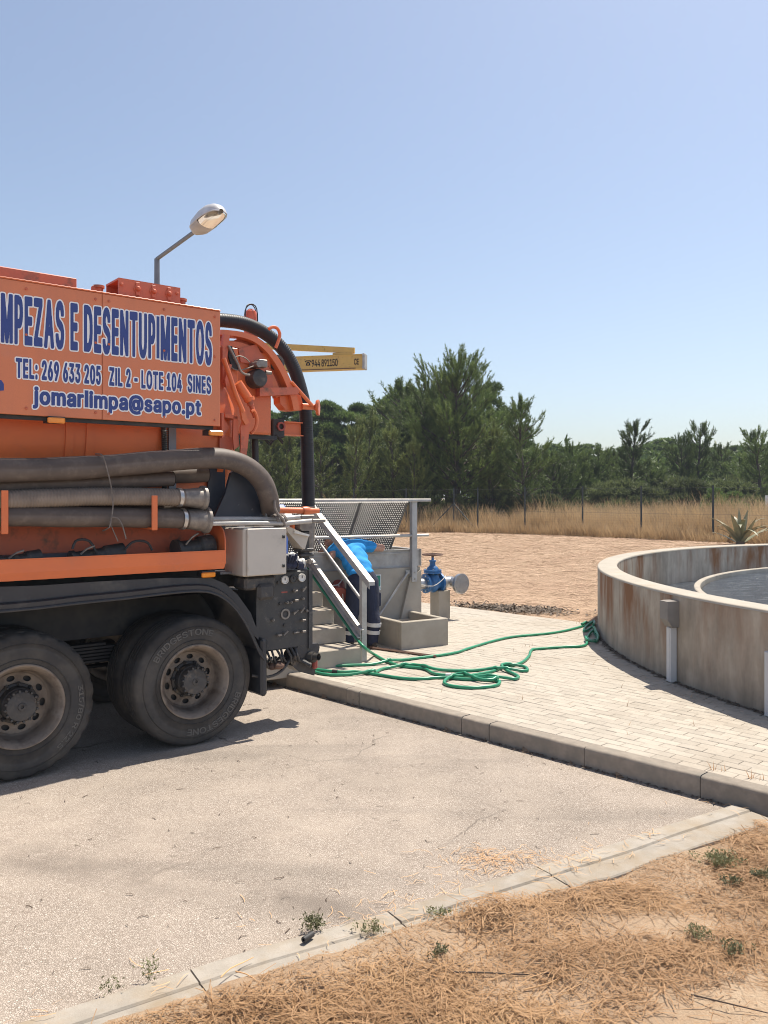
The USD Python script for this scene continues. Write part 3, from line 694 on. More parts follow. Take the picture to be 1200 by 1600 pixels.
# boxes along the top
m = MB().box(-4.2, -0.92, 0.16, 0.30, PT - 0.02, 3.735, bev=0.006)
tr.part('top_channel', m, ORANGE_WORN)
m = MB()
bx0, bx1 = -0.60, -0.078
m.box(bx0, bx1, 0.14, 0.155, 3.55, 3.79).box(bx0, bx1, 0.155, 0.42, 3.775, 3.79).box(bx0, bx1, 0.40, 0.415, 3.55, 3.775)
bxp = tr.part('top_box', m, ORANGE_WORN)
for x in (-0.575, -0.105):
    tr.part('box_screw', MB().lathe([(0, 0.014), (0.008, 0.014), (0.012, 0)], (x, 0.14, 3.74), (0, -1, 0), 8), ORANGE_WORN, under=bxp)
for x in np.linspace(bx0 + 0.155, bx1 - 0.10, 3):
    m = MB().lathe([(0, 0.034), (0.006, 0.034), (0.006, 0.022), (0.018, 0.022), (0.03, 0.012), (0.032, 0)], (x, 0.14, 3.722), (0, -1, 0), 6)
    m.box(x - 0.016, x + 0.016, 0.130, 0.138, 3.722 - 0.052, 3.722 + 0.052, bev=0.003)
    tr.part('bolt_plate', m, ORANGE_WORN, under=bxp)
for x in (-0.73, -0.03):
    m = MB().lathe([(0, 0.034), (0.10, 0.034), (0.10, 0.045), (0.12, 0.045), (0.125, 0.0)], (x, 0.22, 3.6), (0, 0, 1), 12).box(x - 0.055, x + 0.02, 0.2, 0.24, 3.66, 3.71, bev=0.004)
    tr.part('vent_cap', m, ORANGE_WORN)

# tray with front lip, back wall and rounded end plate
m = MB().prism([(-4.4, 1.597), (0.262, 1.597), (0.262, 1.492), (0.235, 1.452), (-4.4, 1.452)], -0.02, -0.012)
m = MB()
lip = [(-0.022, 1.60), (-0.022, 1.507), (0.012, 1.448), (0.02, 1.448), (-0.012, 1.509), (-0.012, 1.60)]
m.prism(lip, -4.4, 0.258, 'yz')
m.box(-4.4, 0.258, -0.024, 0.004, 1.60, 1.607)
tr.part('tray_lip', m, ORANGE, smooth=False)
m = MB().box(-4.4, 0.25, -0.011, 0.36, 1.50, 1.512)
tr.part('tray_floor', m, ORANGE_WORN)
tr.part('tray_back', MB().box(-4.4, 0.25, 0.36, 0.372, 1.50, 1.90), ORANGE_WORN)
ep = Polygon([(-0.012, 1.49), (-0.012, 1.70), (0.02, 1.77), (0.09, 1.815), (0.36, 1.82), (0.36, 1.49)])
tr.part('tray_end_plate', MB().prism(ep, 0.252, 0.264, 'yz'), ORANGE)
for x in (-1.495, -0.386, -2.7):
    zt = 2.10 if x < -1 else 2.065
    tr.part('hose_stake', MB().box(x - 0.024, x + 0.024, -0.065, -0.05, 1.79, zt, bev=0.004), ORANGE)
    tr.part('hose_stake_foot', MB().box(x - 0.02, x + 0.02, -0.05, 0.36, 1.795, 1.81), ORANGE)

# rack wall behind the hoses and the dark plate at its end
tr.part('rack_wall', MB().box(-4.4, 0.30, 0.40, 0.42, 1.9, 2.36), ORANGE)
dk = Polygon([(0.270, 1.890), (0.368, 2.078), (0.424, 2.263), (0.462, 2.297), (0.563, 2.299), (0.608, 2.249), (0.771, 1.918), (0.771, 1.871), (0.270, 1.879)])
tr.part('dark_guard_plate', MB().prism(dk, 0.2, 0.235), NAVY, smooth=False)
tr.part('dark_side_plate', MB().box(0.285, 0.45, 0.36, 0.385, 1.55, 2.34), NAVY)
tr.part('hook', MB().tube(smooth_path(xz([(0.717, 1.999), (0.750, 1.976), (0.756, 1.936), (0.730, 1.902), (0.737, 1.856), (0.783, 1.816)], 0.12)), 0.014, 8), COUPLING)

# rear housing that carries the boom
m = MB().box(0.58, 1.016, 0.5, 1.9, 2.64, 3.42, bev=0.02)
tr.part('boom_housing', m, ORANGE)
tr.part('housing_side_plate', MB().box(0.20, 0.60, 0.40, 0.44, 2.60, 3.40, bev=0.006), ORANGE)
# uprights and brackets beside the panel
m = MB().prism([(0.331, 2.782), (0.356, 2.784), (0.362, 2.578), (0.337, 2.566)], 0.2, 0.26).prism([(0.368, 2.779), (0.493, 2.764), (0.487, 2.736), (0.368, 2.746)], 0.2, 0.32)
m.prism([(0.449, 2.762), (0.487, 2.758), (0.499, 2.573), (0.506, 2.501), (0.455, 2.465), (0.443, 2.571)], 0.2, 0.22).prism([(0.368, 2.746), (0.418, 2.682), (0.430, 2.660), (0.393, 2.613), (0.362, 2.590)], 0.24, 0.27)
m.prism([(0.356, 2.612), (0.493, 2.573), (0.506, 2.495), (0.430, 2.447), (0.356, 2.467)], 0.28, 0.30)
tr.part('bracket', m, ORANGE_WORN)
m = MB().tube(smooth_path(xz([(0.329, 3.248), (0.384, 3.116), (0.452, 2.938), (0.522, 2.797)], 0.16)), 0.021, 12)
m.prism([(0.491, 2.816), (0.522, 2.835), (0.560, 2.737), (0.580, 2.710), (0.541, 2.685), (0.510, 2.728)], 0.15, 0.18)
rod = tr.part('linkage_rod', m, ORANGE)
tr.part('lever', MB().prism([(0.539, 2.754), (0.603, 2.741), (0.577, 2.485), (0.558, 2.383), (0.501, 2.381), (0.514, 2.539), (0.507, 2.663)], 0.18, 0.2), ORANGE_WORN)
A_, B_, C_, D_ = [(0.541, 3.072), (0.664, 2.921), (0.677, 2.887), (0.723, 2.775)]
m = MB().cyl((A_[0], 0.3, A_[1]), (B_[0], 0.3, B_[1]), 0.042, 18).cyl((B_[0] - 0.01, 0.3, B_[1] + 0.03), (B_[0], 0.3, B_[1]), 0.05, 18)
hc = tr.part('hydraulic_cylinder', m, ORANGE)
tr.part('piston_rod', MB().cyl((B_[0], 0.3, B_[1]), (C_[0], 0.3, C_[1] - 0.01), 0.03).cyl((C_[0], 0.3, C_[1]), (D_[0], 0.3, D_[1]), 0.022), ORANGE_WORN, under=hc)
m = MB().tube(smooth_path(xz([(0.666, 2.821), (0.698, 2.829), (0.725, 2.773), (0.725, 2.715), (0.698, 2.650), (0.666, 2.626)], 0.28)), 0.016, 8)
tr.part('link_loop', m, ORANGE)
# arched boom: flanged beam with an inner rib and web
YB = 0.45
outer = [(0.455, 3.559), (0.551, 3.565), (0.682, 3.564), (0.815, 3.539), (0.938, 3.475), (1.049, 3.379), (1.134, 3.267), (1.205, 3.145), (1.263, 3.027), (1.292, 2.894)]
inner = [(0.455, 3.513), (0.551, 3.518), (0.668, 3.515), (0.795, 3.489), (0.904, 3.430), (1.000, 3.338), (1.084, 3.226), (1.148, 3.110), (1.198, 2.998), (1.227, 2.883)]
m = MB().prism(Polygon(smooth_path(outer, 0.03).tolist() + smooth_path(inner, 0.03)[::-1].tolist()), YB, YB + 0.10)
boom = tr.part('boom_arch', m, ORANGE, smooth=25)
mid = [(0.481, 3.465), (0.591, 3.478), (0.709, 3.474), (0.810, 3.444), (0.898, 3.382), (0.981, 3.288), (1.051, 3.180), (1.101, 3.080), (1.122, 3.021)]
mid2 = [(0.481, 3.425), (0.578, 3.430), (0.689, 3.419), (0.769, 3.392), (0.851, 3.335), (0.926, 3.247), (0.995, 3.138), (1.044, 3.039), (1.058, 2.992)]
tr.part('inner_rib', MB().prism(Polygon(smooth_path(mid, 0.03).tolist() + smooth_path(mid2, 0.03)[::-1].tolist()), 0.5, 0.56), ORANGE, smooth=25)
web = Polygon(smooth_path(inner, 0.03).tolist() + smooth_path(mid, 0.03)[::-1].tolist()).buffer(0.004)
hole = Polygon([(1.196, 3.223), (1.239, 3.103), (1.217, 3.076), (1.160, 3.115)])
hole2 = Polygon([(0.552, 3.516), (0.683, 3.520), (0.644, 3.498), (0.552, 3.487)])
tr.part('boom_web', MB().prism(web.difference(hole).difference(hole2), 0.55, 0.575), ORANGE_WORN, smooth=False)
c0, = [(1.091, 3.333)]
tr.part('pulley', MB().lathe([(0, 0.075), (0.025, 0.078), (0.03, 0.05), (0.012, 0.045), (0.012, 0.0)], (c0[0], 0.55, c0[1]), (0, -1, 0), 24), HUB)
# far twin of the arch
m = MB().prism(Polygon(smooth_path(outer, 0.03).tolist() + smooth_path(inner, 0.03)[::-1].tolist()), 1.02, 1.10)
m.v = [v + np.array([0.0, 0, -0.05]) for v in m.v]
tr.part('boom_arch', m, ORANGE_WORN, smooth=25)
# cross beam, front frame, plates round the motor
tr.part('cross_beam', MB().prism([(0.839, 3.063), (1.244, 3.102), (1.273, 3.074), (1.258, 3.036), (0.839, 2.986)], 0.42, 0.5), ORANGE_WORN, smooth=False)
m = MB().prism([(0.441, 3.503), (0.499, 3.499), (0.473, 3.295), (0.441, 3.063), (0.429, 2.833), (0.426, 3.404)], 0.36, 0.40)
m.prism([(0.429, 3.090), (0.473, 3.237), (0.499, 3.229), (0.441, 3.028)], 0.32, 0.36)
tr.part('front_frame', m, ORANGE_WORN, smooth=False)
m = MB().prism([(0.651, 3.413), (0.838, 3.476), (1.010, 3.211), (1.017, 3.085), (0.865, 3.072), (0.825, 3.284), (0.677, 3.292)], 0.484, 0.497)
tr.part('motor_plate', m, ORANGE_WORN, smooth=False)
c1, c2, c3 = [(0.814, 3.147), (0.787, 3.269), (0.929, 3.211)]
m = MB().lathe([(0, 0.085), (0.10, 0.088), (0.13, 0.075), (0.14, 0.0)], (c1[0], 0.5, c1[1]), (0, -1, 0), 28)
mo = tr.part('boom_motor', m, HUB)
m = MB().cyl((c2[0], 0.48, c2[1]), (c2[0], 0.34, c2[1]), 0.030, 16).box(c2[0] + 0.01, c2[0] + 0.10, 0.36, 0.46, c2[1] - 0.02, c2[1] + 0.05, bev=0.006)
m.cyl((c3[0] - 0.03, 0.42, c3[1]), (c3[0] + 0.03, 0.42, c3[1]), 0.018, 10)
tr.part('valve_block', m, COUPLING, under=mo)
m = MB().tube(smooth_path(xz([(0.479, 3.403), (0.523, 3.328), (0.575, 3.241), (0.601, 3.186), (0.646, 3.162), (0.692, 3.160)], 0.35)), 0.012, 8)
m.tube(smooth_path(xz([(0.534, 3.297), (0.598, 3.327), (0.664, 3.311), (0.703, 3.280)], 0.37)), 0.006, 6).tube(smooth_path(xz([(0.483, 3.235), (0.547, 3.201), (0.624, 3.202), (0.743, 3.249)], 0.37)), 0.006, 6)
tr.part('hydraulic_lines', m, COUPLING)
tr.part('dark_strut', MB().prism([(0.497, 3.401), (0.522, 3.409), (0.606, 3.234), (0.580, 3.197), (0.529, 3.204), (0.490, 3.320)], 0.37, 0.39), CHASSIS, smooth=False)
# boom head, guide rod and roller
m = MB().prism([(1.101, 3.013), (1.309, 3.048), (1.339, 3.038), (1.368, 2.940), (1.346, 2.895), (1.229, 2.881), (1.165, 2.890), (1.108, 2.947)], 0.5, 0.62)
tr.part('boom_head', m, ORANGE, smooth=False)
g0, g1 = [(1.229, 3.101), (1.487, 2.923)]
tr.part('guide_rod', MB().tube([(g0[0] - 0.03, 0.45, g0[1] + 0.05), (g1[0] - 0.05, 0.45, g1[1] + 0.02)], 0.018, 10), ORANGE)
r0, r1, r2 = [(1.368, 2.934), (1.503, 2.937), (1.563, 2.935)]
m = MB().cyl((r0[0] - 0.02, 0.5, r0[1]), (r1[0] + 0.02, 0.5, r1[1]), 0.032, 16)
m.lathe([(0, 0.0), (0, 0.07), (0.012, 0.078), (0.03, 0.078), (0.03, 0.05), (0.022, 0.0)], (r1[0] + 0.015, 0.5, r1[1] - 0.005), (0.75, -0.66, 0), 24)
tr.part('guide_roller', m, ORANGE)
# beam towards the hanging hose, fittings, beacon, handle
b0, b1 = [(1.188, 2.808), (1.547, 2.667)]
m = MB().box(b0[0] - 0.1, b1[0], 0.8, 0.86, b1[1], b0[1], bev=0.004).box(b0[0] - 0.1, b1[0], 0.77, 0.80, b0[1] - 0.012, b0[1]).box(b0[0] - 0.1, b1[0], 0.77, 0.80, b1[1], b1[1] + 0.012)
tr.part('hose_beam', m, ORANGE)
bc, = [(1.247, 2.738)]
m = MB().box(bc[0] - 0.08, bc[0] + 0.06, 0.74, 0.79, bc[1] - 0.10, bc[1] + 0.085, bev=0.01)
bk = tr.part('beam_fitting', m, CHASSIS)
tr.part('fitting_ring', MB().lathe([(0, 0.045), (0.02, 0.045), (0.02, 0.028), (0, 0.028)], (bc[0] + 0.01, 0.74, bc[1] + 0.01), (0, -1, 0), 20, closed=True), RED_P, under=bk)
m = MB()
for i_ in range(3):
    p = [(0.957, 2.644), (1.078, 2.631), (1.135, 2.583), (1.208, 2.662), (1.281, 2.602)]
    m.tube(smooth_path([(a + 0.02 * i_, 0.74 + 0.03 * i_, b - 0.02 * (i_ % 2)) for a, b in p]), 0.008, 6)
tr.part('cables', m, CHASSIS)
m = MB().box(0.60, 1.10, 0.55, 0.62, 2.600, 2.635).cyl((0.9, 0.62, 2.65), (0.92, 0.62, 1.9), 0.032, 12)
tr.part('black_post', m, CHASSIS)
be, = [(1.128, 3.843)]
bez = [(1.128, 3.817)][0][1]
m = MB().lathe([(0, 0.066), (0.06, 0.068), (0.11, 0.055), (0.135, 0.025), (0.14, 0.0)], (be[0], 1.1, bez), (0, 0, 1), 20)
bp = tr.part('beacon', m, BEACON)
tr.part('beacon_base', MB().lathe([(-0.34, 0.07), (0.0, 0.07), (0.0, 0.0)], (be[0], 1.1, bez), (0, 0, 1), 16), ORANGE_WORN, under=bp)
m = MB()
for a in (0, 90):
    c, s_ = math.cos(math.radians(a + 20)), math.sin(math.radians(a + 20))
    m.tube(smooth_path([(be[0] + 0.085 * c * x, 1.1 + 0.085 * s_ * x, bez + z) for x, z in ((-1, -0.06), (-1, 0.08), (-0.7, 0.16), (0, 0.185), (0.7, 0.16), (1, 0.08), (1, -0.06))]), 0.006, 6)
tr.part('beacon_cage', m, CHASSIS, under=bp)
m = MB().tube(smooth_path(xz([(1.041, 3.662), (1.083, 3.686), (1.133, 3.680), (1.162, 3.634), (1.154, 3.577), (1.119, 3.493)], 0.6)), 0.016, 10)
tr.part('grab_handle', m, ORANGE)
# black boom hose: over the arch and hanging down behind the truck
hp = [(0.589, 3.721), (0.683, 3.728), (0.840, 3.730), (0.987, 3.705), (1.130, 3.654), (1.261, 3.575), (1.373, 3.466), (1.463, 3.321), (1.524, 3.165), (1.571, 3.006), (1.594, 2.845)]
hp2 = [(1.605, 2.617), (1.617, 2.291), (1.625, 1.900)]
pts = [(a, 0.8, b) for a, b in hp] + [(a, 0.8, b) for a, b in hp2]
m = MB().tube(smooth_path(pts, 0.03), 0.066, 20)
bh = tr.part('boom_hose', m, HOSE_BLACK, smooth=60)
m = MB()
for d in smooth_path(pts, 0.012)[2:-2:2]:
    pass
sp = smooth_path(pts, 0.02)
for i_ in range(2, len(sp) - 2):
    m.lathe([(-0.004, 0.0655), (0, 0.0675), (0.004, 0.0655)], sp[i_], sp[i_ + 1] - sp[i_ - 1], 18)
tr.part('hose_ribs', m, HOSE_BLACK, under=bh)
e = sp[-1]
m = MB().lathe([(0.06, 0.072), (-0.02, 0.074), (-0.02, 0.088), (-0.06, 0.088), (-0.06, 0.07), (-0.40, 0.06), (-0.42, 0.0)], e, (0, 0, 1), 20)
tr.part('hose_foot', m, COUPLING, under=bh)

# chassis, axles, deck, control panel, cabinet
m = MB().box(-6.2, 1.20, 0.72, 0.80, 0.86, 1.16).box(-6.2, 1.20, 1.70, 1.78, 0.86, 1.16)
for x in (-5.0, -3.2, -1.9, -0.7, 0.72, 1.1):
    m.box(x - 0.05, x + 0.05, 0.8, 1.7, 0.9, 1.1)
m.box(-4.4, 1.2, 0.37, 2.1, 1.25, 1.48)
tr.part('chassis', m, CHASSIS)
m = MB()
for x in (-1.36, 0.0):
    m.cyl((x, 0.3, 0.53), (x, 2.2, 0.53), 0.075, 14).sphere((x, 1.25, 0.53), 0.24, 2)
for x in np.linspace(-1.0, -0.36, 6):
    m.box(-1.25, -0.1, 0.74, 0.82, 0.60 + 0.0, 0.62)
for k in range(6):
    m.box(-1.30 + 0.09 * k, -0.06 - 0.09 * k, 0.66, 0.74, 0.66 + 0.028 * k, 0.682 + 0.028 * k, bev=0.003)
tr.part('axles_and_springs', m, CHASSIS)
m = MB().box(0.30, 1.19, 0.16, 2.3, 1.385, 1.405)
tr.part('rear_deck', m, POLE)
m = MB().box(0.62, 1.185, 0.10, 0.40, 0.68, 1.383, bev=0.012)
cpn = tr.part('control_panel', m, CONTROL, smooth=False)
tr.part('panel_flange', MB().box(1.16, 1.20, 0.085, 0.42, 0.66, 1.38).box(0.61, 0.65, 0.085, 0.42, 0.66, 1.38), CONTROL, under=cpn)
def cp(u, v):
    """Gauge positions as fractions of the panel."""
    return 0.683 + (u - 415) * 0.00673, 1.403 - (v - 891) * 0.00577
for u, v, r in ((448, 907.5, 0.037), (475, 906, 0.037), (461.5, 907, 0.036)):
    x, z = cp(u, v)
    g = tr.part('gauge', MB().lathe([(0, r), (0.018, r), (0.02, r - 0.006), (0.014, r - 0.008), (0.014, 0.0)], (x, 0.10, z), (0, -1, 0), 22), CONTROL if r < 0.0365 else WHITE_P, under=cpn)
    tr.part('gauge_needle', MB().box(x - 0.003, x + 0.003, 0.081, 0.0855, z - 0.004, z + 0.02), BLACK_T, under=cpn)
for u, v, k in ((438, 911, 0), (462, 926, 1), (477, 924, 2), (441, 944, 0), (451, 943, 3), (457, 943, 3), (463, 941, 1), (476, 939, 3), (463, 959, 2), (474, 957, 2), (482, 959, 3), (429, 968, 3), (475, 973, 1), (448, 978, 0), (437, 992, 1), (447, 990, 2), (464, 991, 2), (475, 991, 1)):
    x, z = cp(u, v); m = MB(); mk = m
    if k == 0:
        m.cyl((x, 0.10, z), (x, 0.085, z), 0.012, 10)
    elif k == 1:
        mk.cyl((x, 0.10, z), (x, 0.06, z), 0.012, 10).box(x - 0.020, x + 0.020, 0.045, 0.06, z - 0.006, z + 0.012, bev=0.004)
    elif k == 2:
        a = math.radians(random.uniform(-40, 60)); ca, sa = math.cos(a), math.sin(a)
        mk.cyl((x, 0.10, z), (x, 0.07, z), 0.010, 8).tube([(x - 0.028 * ca, 0.065, z - 0.028 * sa), (x + 0.028 * ca, 0.062, z + 0.028 * sa)], 0.007, 6)
    else:
        mk.cyl((x, 0.10, z), (x, 0.072, z), 0.013, 8).cyl((x, 0.072, z), (x, 0.06, z), 0.007, 8)
    tr.part('valve_handle' if k else 'knob', m, COUPLING if k else HUB, under=cpn)
x, z = cp(449, 961)
mk = MB().lathe([(0, 0.048), (0.012, 0.048), (0.012, 0.032), (0, 0.032)], (x, 0.10, z), (0, -1, 0), 24, closed=True)
tr.part('valve_ring', mk, COUPLING, under=cpn)
x, z = cp(448, 927)
tr.part('red_sticker', MB().box(x - 0.032, x + 0.032, 0.0975, 0.099, z - 0.006, z + 0.006), RED_P, under=cpn)
# undertray of pipes and couplings under the control panel
m = MB()
rr = np.random.default_rng(21)
for k in range(9):
    x = 0.63 + 0.05 * k
    m.tube(smooth_path([(x, 0.12, 0.70), (x + 0.02 * rr.uniform(-1, 1), 0.06, 0.62), (x + 0.06, 0.10, 0.555 + 0.02 * rr.uniform(-1, 1)), (x + 0.2, 0.2, 0.60)]), 0.011, 8)
m.tube(smooth_path([(0.55, 0.06, 0.50), (0.7, 0.04, 0.47), (0.85, 0.06, 0.50), (1.0, 0.1, 0.62)]), 0.014, 8)
tr.part('pipework', m, HUB)
m = MB()
m.box(0.74, 0.90, 0.06, 0.16, 0.515, 0.575, bev=0.02).sphere((0.82, 0.05, 0.55), 0.04, 1, (1.3, 1, 0.8))
tr.part('pipe_valve', m, RUST)
x0_, z0_ = 1.12, 0.60
m = MB().prism([(1.00, 0.62), (1.06, 0.70), (1.27, 0.695), (1.29, 0.66), (1.25, 0.50), (1.23, 0.40), (1.06, 0.46), (0.99, 0.52)], 0.10, 0.26)
m.lathe([(0, 0.05), (0.06, 0.05), (0.06, 0.032), (0.11, 0.032)], (1.17, 0.10, 0.58), (0.4, -1, 0.1), 16)
m.cyl((1.08, 0.1, 0.56), (1.14, 0.02, 0.52), 0.022, 10)
tr.part('tow_coupling', m, HUB)
tr.part('red_tap', MB().box(1.20, 1.245, 0.06, 0.10, 0.47, 0.56, bev=0.01), RED_P)
# cabinet
m = MB().box(0.41, 0.831, -0.045, 0.30, 1.372, 1.785, bev=0.012)
cb = tr.part('cabinet', m, CABINET, smooth=False)
tr.part('cabinet_door', MB().box(0.438, 0.829, -0.062, -0.047, 1.377, 1.782, bev=0.006), CABINET, under=cb, smooth=False)
m = MB()
for z in (1.705, 1.45):
    m.box(0.784, 0.809, -0.070, -0.060, z - 0.014, z + 0.014, bev=0.003)
tr.part('cabinet_lock', m, BLACK_T, under=cb)
m = MB()
for z in (1.715, 1.44):
    m.cyl((0.444, -0.062, z - 0.02), (0.444, -0.062, z + 0.02), 0.006, 8)
tr.part('cabinet_hinge', m, CABINET, under=cb)
m = MB().box(0.44, 0.75, -0.02, 0.2, 1.25, 1.368, bev=0.02).box(0.55, 0.72, -0.06, 0.0, 1.16, 1.30, bev=0.03)
tr.part('cabinet_bracket', m, HUB)
# orange bar, bracket and the valve stack on the rear corner
o0, o1 = [(0.863, 1.933), (1.398, 1.921)]
m = MB().tube([(o0[0], 0.3, o0[1]), (o1[0] - 0.06, 0.3, o1[1])], 0.03, 14).lathe([(-0.04, 0.04), (0.0, 0.045), (0.03, 0.04), (0.03, 0.028), (0.14, 0.026), (0.14, 0)], (o1[0] - 0.13, 0.3, o1[1]), (1, 0, 0), 16)
tr.part('orange_bar', m, ORANGE)
m = MB().box(1.085, 1.165, 0.20, 0.23, 1.62, 1.70, bev=0.004).box(1.06, 1.085, 0.2, 0.26, 1.68, 1.88, bev=0.004)
tr.part('corner_bracket', m, ORANGE)
for a in (( -1.132, 2.617, 1), (0.162, 2.585, 1), (0.11, 1.406, 0)):
    x, z, s_ = a
    l_ = tr.part('side_marker_lamp', MB().box(x - 0.062, x + 0.062, -0.045 if s_ else -0.01, -0.01 if s_ else 0.02, z - 0.022, z + 0.02, bev=0.008), AMBER)
    tr.part('lamp_mount', MB().box(x - 0.05, x + 0.07, -0.01 if s_ else 0.02, 0.12, z - 0.015, z + 0.03), CHASSIS, under=l_)

# mudguards with a rolled bead, and the flap
top = [(-1.760, 1.289), (-1.512, 1.286), (-1.250, 1.289), (-0.973, 1.301), (-0.579, 1.311), (-0.207, 1.326), (0.029, 1.321), (0.156, 1.291), (0.263, 1.230), (0.360, 1.136), (0.446, 1.014), (0.520, 0.875), (0.583, 0.746), (0.634, 0.685)]
arcp = smooth_path(top, 0.04)
m = MB(); yy = [0.0, 0.0, 0.62]; V = []
for (x, z) in arcp:
    V += [(x, -0.015, z - 0.045), (x, -0.02, z), (x, 0.0, z + 0.012), (x, 0.62, z + 0.012), (x, 0.62, z), (x, 0.0, z - 0.002), (x, -0.006, z - 0.045)]
n = 7; k = len(arcp)
ii, jj = np.meshgrid(np.arange(k - 1), np.arange(n), indexing='ij'); j2 = (jj + 1) % n
m.raw(V, np.stack([ii * n + jj, ii * n + j2, (ii + 1) * n + j2, (ii + 1) * n + jj], -1).reshape(-1, 4))
mg = tr.part('mudguard', m, GUARD, smooth=50)
tr.part('guard_bead', MB().tube([(x, -0.02, z - 0.045) for x, z in arcp], 0.012, 8), GUARD, under=mg)
up = [(-1.756, 1.411), (-1.507, 1.412), (-1.244, 1.403), (-0.822, 1.405), (-0.253, 1.400), (0.143, 1.376), (0.274, 1.319), (0.395, 1.213), (0.519, 1.049), (0.595, 0.864), (0.595, 0.809), (0.532, 0.871), (0.457, 1.011), (0.371, 1.133), (0.274, 1.227), (0.167, 1.289), (0.039, 1.319), (-0.198, 1.324), (-0.571, 1.309), (-0.967, 1.298), (-1.244, 1.286), (-1.507, 1.284), (-1.756, 1.286)]
tr.part('guard_skirt', MB().prism(up, 0.02, 0.035), GUARD, smooth=False)
fl = Polygon([(0.502, 0.810), (0.583, 0.813), (0.660, 0.693), (0.666, 0.357), (0.634, 0.317), (0.533, 0.337), (0.495, 0.371)])
V = MB().box(0.60, 0.665, -0.02, 0.60, 0.32, 0.82, bev=0.02)
tr.part('mud_flap', V, GUARD)
for s_ in (2.5,):
    tr.part('mudguard', MB().prism(Polygon(arcp.tolist() + [(x, z - 0.03) for x, z in arcp[::-1]]), 1.9, s_), GUARD)

